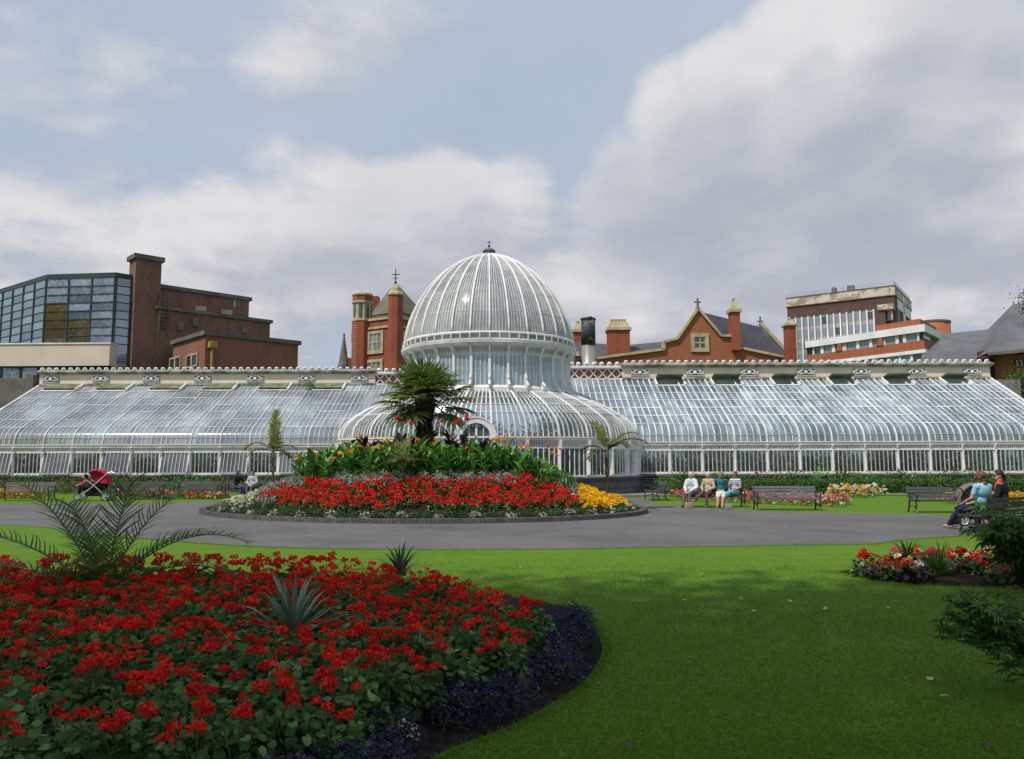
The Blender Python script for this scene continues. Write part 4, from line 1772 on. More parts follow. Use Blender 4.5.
# corner buttress with a stone cap
b_ = MB()
b_.use(M_brick_red)
zc_ = zpx(395, 297.5, 74)
Cb = at_depth(395.6, 73.3)
b_.lathe((Cb.x, Cb.y, 0), [(.72, 0), (.72, zc_)], 8, a0=R(22.5), a1=R(382.5))
bt = b_.build('buttress', tw)
b_ = MB()
b_.use(M_stone)
b_.lathe((Cb.x, Cb.y, zc_ + .002), [(.82, 0), (.82, .2), (.64, .35), (.6, .7), (.42, 1.0), (.15, 1.1)], 8, a0=R(22.5), a1=R(382.5))
b_.build('stone_cap', bt)
# turret
Ctu = at_depth(362.3, 76.4)
zt0, zt1, zt2 = zpx(362, 320, 76.4), zpx(362, 304, 76.4), zpx(362, 295.5, 76.4)
b_ = MB()
oc = dict(a0=R(22.5), a1=R(382.5))
b_.use(M_brick_red)
b_.lathe((Ctu.x, Ctu.y, 0), [(1.0, 0), (1.0, zt0 - .2)], 8, **oc)
b_.lathe((Ctu.x, Ctu.y, zt1 + .2), [(1.0, 0), (1.0, zt2 - zt1 - .3)], 8, **oc)
tt = b_.build('turret', tw)
b_ = MB()
b_.use(M_stone)
b_.lathe((Ctu.x, Ctu.y, zt0 - .2), [(1.06, 0), (1.06, .2), (.96, .22), (.96, zt1 - zt0 + .1), (1.08, zt1 - zt0 + .2), (1.08, zt1 - zt0 + .4)], 8, **oc)
b_.lathe((Ctu.x, Ctu.y, zt2 - .1), [(1.08, 0), (1.08, .18), (.9, .3)], 8, **oc)
b_.build('stone_lantern', tt)
for i in range(8):
    a = R(45 * i - 90 + 0)
    p = Vector((Ctu.x + .90 * math.cos(a), Ctu.y + .90 * math.sin(a), 0))
    t_ = Vector((-math.sin(a), math.cos(a), 0))
    b_ = MB()
    b_.use(M_win)
    n_ = Vector((math.cos(a), math.sin(a), 0)) * .03
    b_.hexa([tuple(p + t_ * s + n_ * k + Vector((0, 0, z))) for z in (zt0 + .15, zt1 - .1) for (s, k) in ((-.16, 0), (-.16, 1), (.16, 1), (.16, 0))])
    b_.build('window_slit', tt)
# roof
b_ = MB()
b_.use(M_slate_green)
zr0 = zpx(397, 311.5, 74)
o = Cw + wl * .9 + wr * .3
q = [o - wl * 1.0 - wr * .2, o + wl * 2.7 - wr * .2, o + wl * 2.7 + wr * 4.6, o - wl * 1.0 + wr * 4.6]
ap = o + wl * 1.1 + wr * 1.8
zap = zpx(396, 284, 76)
vs = [(p.x, p.y, zr0) for p in q] + [(ap.x + .35, ap.y, zap), (ap.x - .35, ap.y, zap)]
b_.add(vs, [(0, 1, 5, 4), (1, 2, 5), (2, 3, 4, 5), (3, 0, 4), (3, 2, 1, 0)])
rf = b_.build('roof', tw)
b_ = MB()
b_.use(M_stone)
block(b_, o - wl * .7, wl, 3.9, wr, 4.0, zroof + .26, zr0 - .01)
b_.build('roof_drum', tw)
b_ = MB()
b_.use(M_black)
pz = zpx(394, 267, 76)
b_.tube([(ap.x, ap.y, zap - .2), (ap.x, ap.y, pz)], .05, 6)
b_.ball((ap.x, ap.y, zap + .35), .14)
b_.bar((ap.x - .4, ap.y, pz - .55), (ap.x + .4, ap.y, pz - .55), .07)
b_.bar((ap.x - .25, ap.y, pz - .95), (ap.x + .25, ap.y, pz - .95), .06)
b_.build('weathervane', rf)
b_ = MB()
b_.use(M_brick_red)
q = at_depth(374, 78.5)
b_.box((q.x - .5, q.y - .5, 0), (q.x + .5, q.y + .5, zpx(374, 297, 78.5)))
b_.build('chimney', tw)
sp = thing('stone_pinnacle', 'thin grey stone spire beside the red brick tower', 'spire')
b_ = MB()
b_.use(mat('grey_stone', (0.20, 0.19, 0.165), .9, (.12, .115, .10), 2.0))
q = at_depth(344.5, 80)
za, zb2 = zpx(344, 362, 80), zpx(344, 333, 80)
b_.lathe((q.x, q.y, 0), [(.62, 0), (.62, za - .4), (.5, za), (.36, za + .8), (.34, za + 1.0), (.07, zb2 - .3), (.13, zb2 - .2), (.02, zb2)], 8)
for i in range(5):
    z = za + 1.0 + i * .38
    for a in range(4):
        r = .30 - i * .055
        b_.ball((q.x + r * math.cos(a * 1.57 + .3), q.y + r * math.sin(a * 1.57 + .3), z), .07, 6, 4)
b_.build('shaft', sp)
b_ = MB()
b_.use(M_brick_brown)
b_.box((q.x + .4, q.y - .2, 0), (q.x + 2.4, q.y + 1.5, zpx(350, 358, 80)))
b_.build('wall', sp)

# ------------------------------------------------ gabled red brick range, right of the dome
gr = thing('gabled_building', 'red brick building with a steep gable, slate roofs and stone copings right of the dome', 'building')
GY = 64.0
fa, fb_ = at_depth(560, GY + 1.6), at_depth(800, GY - .0)
fg = Face(at_depth(600, GY), at_depth(790, GY))
S = lambda px, py: fg.sz(px, py)
out_ = [S(597, 366), S(597, 359), S(664, 350), S(664, 343), S(670, 341), S(677, 339.5), S(698, 309), S(721, 336.5), S(731, 336.5), S(737, 348), S(795, 360), S(795, 366)]
out_ = [(s, z) for s, z in out_]
out_[0] = (out_[0][0], 0.0)
out_[-1] = (out_[-1][0], 0.0)
b_ = MB()
b_.use(M_brick_orange)
fg.prism(b_, out_, -.5, 0)
b_.build('gable_wall', gr)
b_ = MB()
b_.use(M_stone)
for i in (1, 2, 3, 4, 5, 6, 7, 9):
    (s0, z0), (s1, z1) = out_[i], out_[i + 1]
    b_.bar(fg.at(s0, z0 + .06, -.2), fg.at(s1, z1 + .06, -.2), .8, .2, fg.n.cross(Vector((0, 0, 1))) if abs(s1 - s0) < .05 else (0, 0, 1))
b_.build('coping', gr)
win(fg, (694, 337), (705.5, 348.5), gr, M_win, M_stone, 2, 2, surround=M_stone)
# cross on the gable
def stone_cross(px, py0, py1, Y, parent):
    q_ = at_depth(px, Y)
    za_, zb_c = zpx(px, py0, Y), zpx(px, py1, Y)
    c_ = MB()
    c_.use(M_oldwall)
    c_.tube([(q_.x, q_.y, za_), (q_.x, q_.y, zb_c)], [.13, .07], 6)
    zc2 = zb_c - .3 * (zb_c - za_)
    c_.bar((q_.x - .27, q_.y, zc2), (q_.x + .27, q_.y, zc2), .12)
    c_.ball((q_.x, q_.y, za_ + .12), .2, 8, 5)
    c_.ball((q_.x, q_.y, zb_c), .1, 6, 5)
    c_.build('cross', parent)
stone_cross(698, 309.5, 299, GY, gr)
stone_cross(760, 330, 317.5, GY + 9, gr)
# slate roofs
b_ = MB()
b_.use(M_slate)
def P3(px, py, Y):
    p_ = P(px, py, Y)
    return (p_.x, p_.y, p_.z)
v_ = [P3(700, 312, GY + .3), P3(737, 348, GY + .3), P3(795, 362, GY + 1.0), P3(786, 350, GY + 9), P3(757, 325, GY + 9)]
b_.add([P3(700, 311.5, GY + .2), P3(736, 352, GY + .2), P3(796, 363, GY + 7.5), P3(760, 327, GY + 7.5)], [(0, 1, 2, 3)])
b_.add([P3(700, 311.5, GY + .2), P3(760, 327, GY + 7.5), P3(700, 362, GY + 11)], [(0, 1, 2)])
b_.build('gable_roof', gr)
b_ = MB()
b_.use(M_slate)
b_.add([P3(596, 358.5, GY + .1), P3(664, 350, GY + .1), P3(664, 341.5, GY + 4), P3(622, 345.5, GY + 4.3), P3(570, 341, GY + 5.5), P3(566, 361, GY + .8)], [(0, 1, 2, 3, 4, 5)])
b_.add([P3(664, 341.5, GY + 4), P3(622, 345.5, GY + 4.3), P3(570, 341, GY + 5.5), P3(566, 361, GY + 9), P3(664, 361, GY + 9)], [(0, 1, 2, 3, 4)])
b_.build('low_roof', gr)
b_ = MB()
b_.use(M_brick_red)
q0, q1 = S(737, 350), S(797, 358)
fg.prism(b_, [(S(737, 0)[0], 0), S(797, 366)[:1] + (0,), S(797, 364), S(737, 349)], -.45, -.05) if False else None
b_.box((at_depth(738, GY + 6).x, GY + 7.3, 0), (at_depth(792, GY + 6).x, GY + 7.7, zpx(790, 360, GY + 7)))
b_.build('back_wall', gr)
# stone edged rear gable slope
b_ = MB()
b_.use(M_stone)
b_.bar(P3(760, 323, GY + 9), P3(786, 351, GY + 9), .35, .3)
b_.use(M_slate)
b_.add([P3(757, 325, GY + 9), P3(786, 353, GY + 9), P3(786, 366, GY + 9), P3(748, 366, GY + 9), P3(748, 336, GY + 9)], [(0, 1, 2, 3, 4)])
b_.build('rear_gable', gr)


def chimney(px0, px1, py_top, py_stone, py_bot, Y, brick, name='chimney_stack', pots=0, parent=None, depth=1.2):
    x0, x1 = at_depth(px0, Y).x, at_depth(px1, Y).x
    zt_, zs_, zb3 = zpx(px0, py_top, Y), zpx(px0, py_stone, Y), zpx(px0, py_bot, Y)
    c_ = MB()
    c_.use(brick)
    c_.box((x0, Y, zb3), (x1, Y + depth, zs_))
    k_ = c_.build(name, parent)
    c_ = MB()
    c_.use(M_stone)
    e_ = .14
    h_ = zt_ - zs_
    c_.box((x0 - e_, Y - e_, zs_ + .002), (x1 + e_, Y + depth + e_, zs_ + .22 * h_))
    c_.hexa([(x0 - .03, Y - .03, zs_ + .22 * h_), (x1 + .03, Y - .03, zs_ + .22 * h_), (x1 + .03, Y + depth + .03, zs_ + .22 * h_), (x0 - .03, Y + depth + .03, zs_ + .22 * h_),
             (x0 + .2, Y + .15, zs_ + .72 * h_), (x1 - .2, Y + .15, zs_ + .72 * h_), (x1 - .2, Y + depth - .15, zs_ + .72 * h_), (x0 + .2, Y + depth - .15, zs_ + .72 * h_)])
    if pots:
        for i in range(pots):
            xx_ = x0 + .35 + (x1 - x0 - .7) * i / max(1, pots - 1)
            c_.lathe((xx_, Y + depth / 2, zs_ + .72 * h_), [(.16, 0), (.14, .25 * h_), (.17, .28 * h_)], 8)
    else:
        c_.box((x0 + .3, Y + .25, zs_ + .72 * h_), (x1 - .3, Y + depth - .25, zs_ + .92 * h_))
        c_.ball(((x0 + x1) / 2, Y + depth / 2, zs_ + .96 * h_), .14, 8, 5)
    c_.build('stone_cap', k_)
    return k_


chimney(731.5, 740, 297, 312, 350, GY - .45, M_brick_red, parent=gr, depth=1.0)
chimney(608.5, 629.5, 318, 330, 357, GY + 1.0, M_brick_red, pots=5, parent=gr, depth=1.6)
chimney(574, 582, 320.5, 332, 366, GY + 5.5, M_brick_red, parent=gr, depth=1.0, pots=2)
chimney(575, 579.5, 353, 356, 380, GY + .6, M_brick_red, parent=gr, depth=.5)
chimney(787, 795.5, 317, 325.5, 368, GY - 1.5, M_brick_red, parent=gr, depth=1.0)
fs_ = thing('flue_stack', 'round steel flue with a dark upper jacket beside the dome', 'flue')
q = at_depth(588, 60)
za, zm, zt = zpx(588, 375, 60), zpx(588, 345, 60), zpx(588, 318.5, 60)
b_ = MB()
b_.use(M_steel, True)
b_.lathe((q.x, q.y, 0), [(.52, 0), (.52, zm)], 24)
b_.build('shaft', fs_)
b_ = MB()
b_.use(M_flue_dark, True)
b_.lathe((q.x, q.y, zm + .002), [(.56, 0), (.56, zt - zm - .12)], 24)
b_.use(M_flue_dark)
b_.lathe((q.x, q.y, zt - .118), [(.60, 0), (.60, .12)], 24)
b_.build('jacket', fs_)
b_ = MB()
b_.use(M_black)
b_.tube([(q.x - .1, q.y, zt), (q.x + .05, q.y, zt + .14), (q.x + .25, q.y, zt + .14), (q.x + .4, q.y, zt)], .035, 6)
b_.build('lifting_eye', fs_)

# ------------------------------------------------ office block
of = thing('office_block', 'tall brown and white office block with banded windows and a stained rooftop', 'building')
ol, orr = Vector((-0.816, 0.577, 0)), Vector((0.577, 0.816, 0))
Co = at_depth(895, 95.0)
fo, fo_r = Face(Co, Co + ol), Face(Co, Co + orr)
b_ = MB()
b_.use(M_brownpanel)
zt = zpx(895, 294.5, 95)
RW = fo_r.sz(910.5, 305)[0]
block(b_, Co, ol, 13.0, orr, RW, 0, zt)
b_.build('upper_wall', of)
b_ = MB()
b_.use(M_offwhite)
block(b_, Co - ol * .1 - orr * .1, ol, 13.2, orr, RW + .2, zt + .002, zt + 1.05)
b_.use(M_rust)
block(b_, Co - ol * .14 - orr * .14, ol, 13.28, orr, RW + .28, zt - .1, zt + .0)
b_.use(M_flat)
block(b_, Co - ol * .15 - orr * .15, ol, 13.3, orr, RW + .3, zt + 1.052, zt + 1.2)
b_.build('parapet', of)
b_ = MB()
b_.use(mat('galvanised_rail', (.34, .34, .34), .5))
for i in range(12):
    s_ = 13.0 * i / 11
    p_ = Co + ol * s_ + orr * .3
    b_.tube([(p_.x, p_.y, zt + 1.2), (p_.x, p_.y, zt + 1.75)], .02, 5)
for z in (1.5, 1.75):
    a, b = Co + orr * .3, Co + ol * 13 + orr * .3
    b_.bar((a.x, a.y, zt + z), (b.x, b.y, zt + z), .03)
    c_ = Co + orr * (RW - .2)
    b_.bar((a.x, a.y, zt + z), (c_.x, c_.y, zt + z), .05)
b_.build('railing', of)
b_ = MB()
b_.use(M_whiteclad)
for p0, p1 in (((901.5, 296), (905.5, 330)), ((897, 297), (899, 330)), ((897, 308.5), (910, 311.5))):
    fo_r.pbox(b_, p0, p1, .02, .12)
fo_r.pbox(b_, (893, 309), (912, 312), .03, .1) if False else None
b_.build('pale_strips', of)
# the curtain wall of small windows
fw = Face(Co - orr * .8, Co - orr * .8 + ol)
b_ = MB()
b_.use(M_whiteclad)
C2 = at_depth(874, 95.6)
A_ = Face(C2, C2 + ol)
sA, zA = A_.sz(874, 309)
l_ = A_.sz(790, 322)[0]
b_.use(M_offwhite)
A_.box(b_, 0, l_, 2.0, zA, -3.0, 0)
b_.use(M_brownpanel)
A_.box(b_, -.05, l_ + .1, zA + .002, zA + .9, -3.0, .15)
A_.box(b_, -1.3, -.01, 2.0, zA + .6, -3.0, .15)
b_.build('window_wall', of)
NC = 13
for j, (u0, u1) in enumerate(((.3, 1.25), (1.9, 2.8), (3.45, 4.35), (5.0, 5.9))):
    for i in range(NC):
        a, b = l_ * i / NC + .13, l_ * (i + 1) / NC - .13
        m_ = MB()
        m_.use(M_winblue if (i * 5 + j * 3) % 7 else M_win)
        z0_, z1_ = zA - u1, zA - u0
        A_.box(m_, a, b, z0_, z1_, .005, .04)
        m_.use(mat('grey_spandrel', (.36, .35, .34), .7))
        A_.box(m_, a, b, z0_ - .58, z0_ - .05, .005, .03)
        m_.build('window', of)
b_ = MB()
b_.use(M_whiteclad)
for i in range(NC + 1):
    A_.box(b_, l_ * i / NC - .08, l_ * i / NC + .08, 2.0, zA - .05, .045, .25)
b_.build('fin', of)
# balcony with shade at the right of the window wall
b_ = MB()
b_.use(M_offwhite)
fo.pbox(b_, (879, 306.5), (895, 310), .02, 1.2)
fo.pbox(b_, (892, 306.5), (894, 321), .5, .8)
b_.build('balcony_slab', of)
win(fo, (881, 311), (891, 320), of, M_winblue, M_whiteclad, 2, 1)
# roof boxes
for (px, py, ww) in ((832, 290.5, .5), (849, 288.5, .8)):
    b_ = MB()
    b_.use(M_flat)
    s_, z_ = fo.sz(px, py)
    fo.box(b_, s_ - ww / 2, s_ + ww / 2, zt + 1.0, zt + 2.0, -1.6, -.8)
    b_.build('roof_box', of)
# ------------------------------------------------ lower white and brick range in front of it
lo_ = thing('banded_building', 'low red brick building with white bands and long ribbon windows below the office block', 'building')
Cq = at_depth(921.5, 84.0)
ll, lr_ = Vector((-0.56, 0.828, 0)), Vector((0.65, 0.76, 0))
fq, fq_r = Face(Cq, Cq + ll), Face(Cq, Cq + lr_)
Lq = fq.sz(806, 345)[0]
Lr = fq_r.sz(946, 340)[0]
def band(m__, py0, py1, n0, n1, name, part_=1.0):
    z1_, z0_ = zpx(921, py0, 84), zpx(921, py1, 84)
    q_ = MB()
    q_.use(m__)
    block(q_, Cq - ll * n1 - lr_ * n1, ll, (Lq + n1) * part_, lr_, Lr + 2 * n1, z0_ + .004, z1_)
    return q_.build(name, lo_)
band(M_brick_orange, 318, 324.8, 0, -.25, 'roof_wall', .36)
band(M_whiteclad, 324.8, 332, 0, .35, 'upper_band')
band(M_frame_dark, 332, 340.5, 0, -.15, 'window_strip')
band(M_brick_orange, 340.5, 349.5, 0, .2, 'brick_band')
band(M_whiteclad, 349.5, 353, 0, .28, 'lower_band')
band(M_frame_dark, 353, 366, 0, -.1, 'window_strip')
band(M_brick_orange, 366, 455, 0, 0, 'base_wall')
zc0, zc1 = zpx(921, 340.3, 84), zpx(921, 332.2, 84)
for (xa, xb, g__) in ((813, 821, M_win), (822.5, 832.5, M_winblue), (834, 843, M_win), (845, 857, M_winblue), (858.5, 870, M_winblue), (871.5, 882, M_winblue), (884.5, 896.5, M_winblue), (898, 904, M_win), (905.5, 918.5, M_winblue)):
    m_ = MB()
    s0, s1 = sorted((fq.sz(xa, 340)[0], fq.sz(xb, 340)[0]))
    m_.use(g__)
    fq.box(m_, s0, s1, zc0, zc1, -.14, -.1)
    m_.use(M_whiteclad)
    for s in (s0, s1):
        fq.box(m_, s - .1, s + .1, zc0, zc1, -.13, .05)
    m_.build('window', lo_)
zc0, zc1 = zpx(921, 365, 84), zpx(921, 353.3, 84)
for k_ in range(11):
    m_ = MB()
    s0, s1 = Lq * k_ / 11, Lq * (k_ + 1) / 11
    m_.use(M_winblue if k_ % 3 else M_win)
    fq.box(m_, s0 + .1, s1 - .1, zc0, zc1, -.09, -.05)
    m_.use(M_whiteclad)
    fq.box(m_, s0 - .14, s0 + .14, zc0, zc1, -.08, .08)
    m_.build('window', lo_)
for px in (841.5, 883):
    m_ = MB()
    m_.use(M_brick_orange)
    s = fq.sz(px, 338)[0]
    z0_, z1_ = zpx(921, 340.4, 84), zpx(921, 332.4, 84)
    fq.prism(m_, [(s - .1, z0_), (s + .7, z0_), (s + .3, z1_), (s - .1, z1_)], -.1, .3)
    m_.build('brick_pier', lo_)
for (xa, xb) in ((924, 931), (933, 941)):
    win(fq_r, (xa, 334), (xb, 341), lo_, M_win, M_whiteclad, 1, 1, base=-.12)
# round brick drum behind
m_ = MB()
m_.use(M_brick_orange, True)
q = at_depth(930, 92)
m_.lathe((q.x, q.y, 0), [(2.1, 0), (2.1, zpx(930, 321.5, 90))], 32)
m_.use(M_flat)
m_.lathe((q.x, q.y, zpx(930, 321.5, 90)), [(2.15, 0.002), (2.15, .25)], 32)
m_.build('brick_drum', lo_)

# ------------------------------------------------ slate roofed building at the right edge
sb = thing('slate_roof_building', 'brick building under a long steep grey slate roof at the far right', 'building')
b_ = MB()
b_.use(M_slate_grey)
Y0 = 62.0
r0, r1 = P(945, 333.5, Y0 + 7), P(1003, 328, Y0 + 5.5)
e0, e1 = P(926, 366, Y0 + 1.5), P(1003, 366, Y0)
b_.add([tuple(e0), tuple(e1), tuple(r1), tuple(r0)], [(0, 1, 2, 3)])
rr_ = Vector((r0.x, r0.y + 6, e0.z))
b_.add([tuple(r0), tuple(r1), (r1.x, r1.y + 8, e0.z), (r0.x - .5, r0.y + 8, e0.z)], [(0, 1, 2, 3)])
b_.add([tuple(e0), tuple(r0), (r0.x - .5, r0.y + 8, e0.z)], [(0, 1, 2)])
b_.build('low_roof', sb)
b_ = MB()
b_.use(M_slate_grey)
ap, aq = P(1013, 304, Y0 + 5), P(1075, 303, Y0 + 5)
ea, eb, em = P(988, 352.5, Y0 - 2), P(1060, 346.5, Y0 - 3), P(1001, 328, Y0 + 5.3)
b_.add([tuple(ea), tuple(eb), tuple(aq), tuple(ap)], [(0, 1, 2, 3)])
b_.add([tuple(ea), tuple(ap), (ap.x - 1.5, ap.y + 9, ea.z)], [(0, 1, 2)])
b_.add([tuple(ap), tuple(aq), (aq.x, aq.y + 9, ea.z), (ap.x - 1.5, ap.y + 9, ea.z)], [(0, 1, 2, 3)])
rf = b_.build('high_roof', sb)
b_ = MB()
b_.use(M_flat)
b_.bar(ea + Vector((-.05, -.05, -.12)), eb + Vector((0, -.05, -.12)), .2, .22)
b_.build('gutter', rf)
b_ = MB()
b_.use(M_wood)
for i in range(5):
    p_ = ea.lerp(eb, .02 + .04 * i) + Vector((0, .4, -.35))
    b_.bar(p_, p_ + Vector((0, .9, .1)), .14, .2)
b_.build('rafter_ends', rf)
b_ = MB()
b_.use(M_brick_orange)
xa = P(1004.5, 380, Y0 - 1).x
b_.box((xa, Y0 - 1, 0), (xa + 7, Y0 + 4, P(1010, 354, Y0 - 1).z - .0))
b_.build('wall', sb)
fx_ = Face((xa, Y0 - 1), (xa + 1, Y0 - 1))
win(fx_, (1014.5, 359.5), (1024, 367), sb, M_winblue, M_frame_dark, 2, 1)
b_ = MB()
b_.use(M_wood)
b_.box((P(990, 380, Y0).x, Y0 + .3, 0), (xa - .02, Y0 + 1.5, P(1000, 357, Y0).z + .6))
b_.use(M_frame_dark)
b_.box((P(992, 380, Y0).x, Y0 + .2, 0), (xa - .1, Y0 + .29, P(1000, 368, Y0).z))
b_.build('timber_bay', sb)
win(Face((xa - 1, Y0 + .2), (xa, Y0 + .2)), (993.5, 368.5), (1003, 390), sb, M_winblue, M_frame_dark, 2, 1)
b_ = MB()
b_.use(M_brick_red)
q = P(1022, 330, Y0 + 2)
b_.box((q.x, q.y, q.z - 3), (q.x + 1.5, q.y + 1, q.z + .6))
b_.build('chimney', sb)
b_ = MB()
b_.use(M_plinthcap)
b_.box((XR + .3, YB - .3, 0), (XR + 1.6, YB + .3, P(995, 380, YB).z))
tag(b_.build('stone_pier'), 'low grey stone pier at the right end of the glasshouse parapet', 'pier')
# ================================================================== plants
M_trunk = mat('bark', (0.10, 0.075, 0.05), 0.95, (0.055, 0.042, 0.03), 5.0, bump=0.8, bscale=12)
M_palmtrunk = mat('palm_fibre', (0.085, 0.065, 0.045), 0.95, (0.035, 0.028, 0.02), 9.0, bump=1.0, bscale=20)
M_leaf_dark = leafmat('leaf_dark', [(0, (.018, .044, .010)), (.5, (.034, .074, .015)), (1, (.062, .115, .024))], .6, .25, .12)
M_leaf_bush = leafmat('leaf_bush', [(0, (.035, .080, .018)), (.5, (.060, .125, .026)), (1, (.11, .19, .045))], .6, .3, .12)
M_leaf_mid = leafmat('leaf_mid', [(0, (0.030, 0.086, 0.018)), (.5, (0.054, 0.138, 0.025)), (1, (0.105, 0.202, 0.041))])
M_leaf_ger = leafmat('leaf_geranium', [(0, (0.042, 0.087, 0.025)), (.5, (0.078, 0.157, 0.042)), (.85, (0.133, 0.231, 0.063)), (1, (0.224, 0.266, 0.084))], 0.6, .22, .15, .2)
M_leaf_canna = leafmat('leaf_canna', [(0, (0.043, 0.145, 0.027)), (.5, (0.077, 0.232, 0.039)), (1, (0.145, 0.330, 0.057))], .35, .25, .4)
M_leaf_bronze = leafmat('leaf_bronze', [(0, (.012, .007, .009)), (.6, (.026, .012, .014)), (1, (.06, .02, .022))], .3, .15, .45)
M_leaf_palm = leafmat('leaf_palm', [(0, (0.034, 0.074, 0.017)), (.5, (0.066, 0.126, 0.026)), (1, (0.132, 0.198, 0.048))], .5, .25, .18)
M_leaf_fan = leafmat('leaf_fan', [(0, (.062, .105, .030)), (.5, (.120, .180, .050)), (1, (.22, .28, .09))], .5, .3, .22)
M_leaf_olive = leafmat('leaf_olive', [(0, (0.054, 0.072, 0.014)), (.5, (0.108, 0.126, 0.024)), (1, (0.204, 0.192, 0.042))], .45, .25, .3)
M_leaf_silver = leafmat('leaf_silver', [(0, (.17, .20, .16)), (.5, (.27, .30, .26)), (1, (.42, .44, .40))], .7, .15, .1)
M_leaf_grey = leafmat('leaf_greygreen', [(0, (.06, .10, .07)), (.5, (.11, .16, .11)), (1, (.22, .27, .19))], .55, .12, .2)
M_red = leafmat('petal_red', [(0, (.48, .008, .010)), (.4, (.73, .018, .014)), (.85, (.84, .042, .020)), (1, (.88, .10, .04))], .65, .35, .1, .25)
M_spent = leafmat('petal_spent', [(0, (.10, .02, .012)), (.5, (.22, .03, .018)), (1, (.30, .08, .03))], .8, .2, .05, .2)
M_red2 = leafmat('petal_scarlet', [(0, (.45, .006, .012)), (.5, (.66, .012, .014)), (.85, (.76, .035, .016)), (1, (.85, .10, .03))], .6, .3, .15, .15)
M_orange = leafmat('petal_orange', [(0, (.66, .16, .01)), (.5, (.80, .27, .012)), (1, (.85, .42, .03))], .6, .3, .15)
M_yellow = leafmat('petal_yellow', [(0, (.74, .36, .01)), (.5, (.82, .50, .015)), (1, (.86, .62, .05))], .6, .3, .15)
M_whitep = leafmat('petal_white', [(0, (.62, .56, .44)), (.5, (.76, .72, .62)), (1, (.85, .84, .80))], .6, .3, .15)
M_pink = leafmat('petal_pink', [(0, (.62, .04, .08)), (.5, (.74, .12, .17)), (1, (.85, .36, .38))], .6, .3, .15)
M_hot = leafmat('petal_magenta', [(0, (.62, .02, .12)), (1, (.80, .06, .22))], .6, .3, .15)
M_purple = leafmat('petal_lobelia', [(0, (.026, .022, .048)), (.6, (.052, .043, .105)), (.95, (.09, .078, .18)), (1, (.26, .25, .34))], .8, .25, .04)
M_stem = mat('green_stem', (0.05, 0.09, 0.025), 0.6)


def dome_leaves(lv, m, kind, n, rad, h, size, wr=.8, zmin=.05, spread=.5, z0=0.0):
    """leaves over a low dome of foliage"""
    d = unit(n, zmin, 1.0)
    f = rng.uniform(.55, 1.0, n)
    pos = d * np.array([rad, rad, h]) * f[:, None]
    pos[:, 2] += z0
    out = d * np.array([1, 1, .25]) + rng.normal(0, spread, (n, 3))
    ups = d * np.array([.6, .6, 1]) + np.array([0, 0, .9]) + rng.normal(0, .35, (n, 3))
    ln = rng.uniform(.75, 1.2, n) * size
    lv.add(m, kind, pos, out, ups, ln, ln * wr)


def flower_ball(lv, m, c, r, n, size=.6, flat=.75):
    """a round head of small florets"""
    d = unit(n, -.35, 1.0)
    pos = np.array(c) + d * np.array([r, r, r * flat]) * rng.uniform(.55, 1.0, n)[:, None]
    t = rng.normal(0, 1, (n, 3))
    lv.add(m, 'petal', pos - t * r * .12, t + d * .5, d + rng.normal(0, .35, (n, 3)), r * size * rng.uniform(.8, 1.2, n), r * size * .9)


# ---------------------------------------------------------------- red geraniums, near bed
def geranium(n_heads, seed):
    rng_s = np.random.default_rng(seed)
    lv = Leaves()
    n = 210
    dome_leaves(lv, M_leaf_ger, 'round', n, .185, .29, .042, 1.0, -.05, .75, .04)
    st = MB()
    st.use(M_stem)
    heads = []
    for i in range(n_heads):
        a = rng_s.uniform(0, 6.28)
        r = rng_s.uniform(.02, .17)
        z = rng_s.uniform(.34, .43) - r * .45
        p = (r * math.cos(a), r * math.sin(a), z)
        st.tube([(p[0] * .3, p[1] * .3, .1), (p[0] * .8, p[1] * .8, z * .6), p], .0035, 4)
        heads.append(p)
    for i in range(3):
        a, r, z = rng_s.uniform(0, 6.28), rng_s.uniform(.03, .16), rng_s.uniform(.2, .34)
        st.tube([(0, 0, 0), (r * math.cos(a), r * math.sin(a), z)], .006, 4)
    lv.addmb(st)
    return lv.mesh('geranium_foliage'), heads


def head_mesh(k):
    lv = Leaves()
    flower_ball(lv, M_red, (0, 0, 0), (.030 + .0055 * (k % 3)), 42, .62, .72)
    return lv.mesh('geranium_head')


def spent_head():
    lv = Leaves()
    flower_ball(lv, M_spent, (0, 0, 0), .028, 22, .5, .8)
    flower_ball(lv, M_red, (0, 0, .004), .034, 9, .6, .7)
    return lv.mesh('geranium_spent_head')


HEADS = [head_mesh(k) for k in range(5)] + [spent_head()]
GERS = [geranium(h, 40 + i) for i, h in enumerate((4, 5, 6, 3, 4, 7, 6, 5, 6, 4))]
ger_zone = [tuple(G(px, py, .40)[:2]) for px, py in ((-40, 566), (60, 563), (150, 563), (230, 562), (330, 562), (385, 568), (440, 576), (500, 588), (535, 600), (543, 614), (540, 640), (520, 662), (470, 684), (410, 706), (350, 726), (290, 748), (250, 770))]
ger_zone += [tuple(G(px, py, .40)[:2]) for px, py in ((150, 800), (-60, 800))]
spots = []
sp_ = .282
iy = 0
yv = 3.6
while yv < 9.6:
    xv = -6.2 + (iy % 2) * sp_ / 2
    while xv < 1.3:
        x, y = xv + rng.uniform(-.07, .07), yv + rng.uniform(-.07, .07)
        if inside(ger_zone, x, y) and all(inside(NBS, x + .36 * math.cos(q), y + .36 * math.sin(q)) for q in (0, .8, 1.6, 2.4, 3.1, 3.9, 4.7, 5.5)):
            px, py = project((x, y, .35))
            if -30 < px < 600 and py < 785:
                spots.append((x, y))
        xv += sp_
    yv += sp_ * .87
    iy += 1
SPIKY = [G(292, 652, .1), G(400, 574, .25), G(108, 588, .3)]
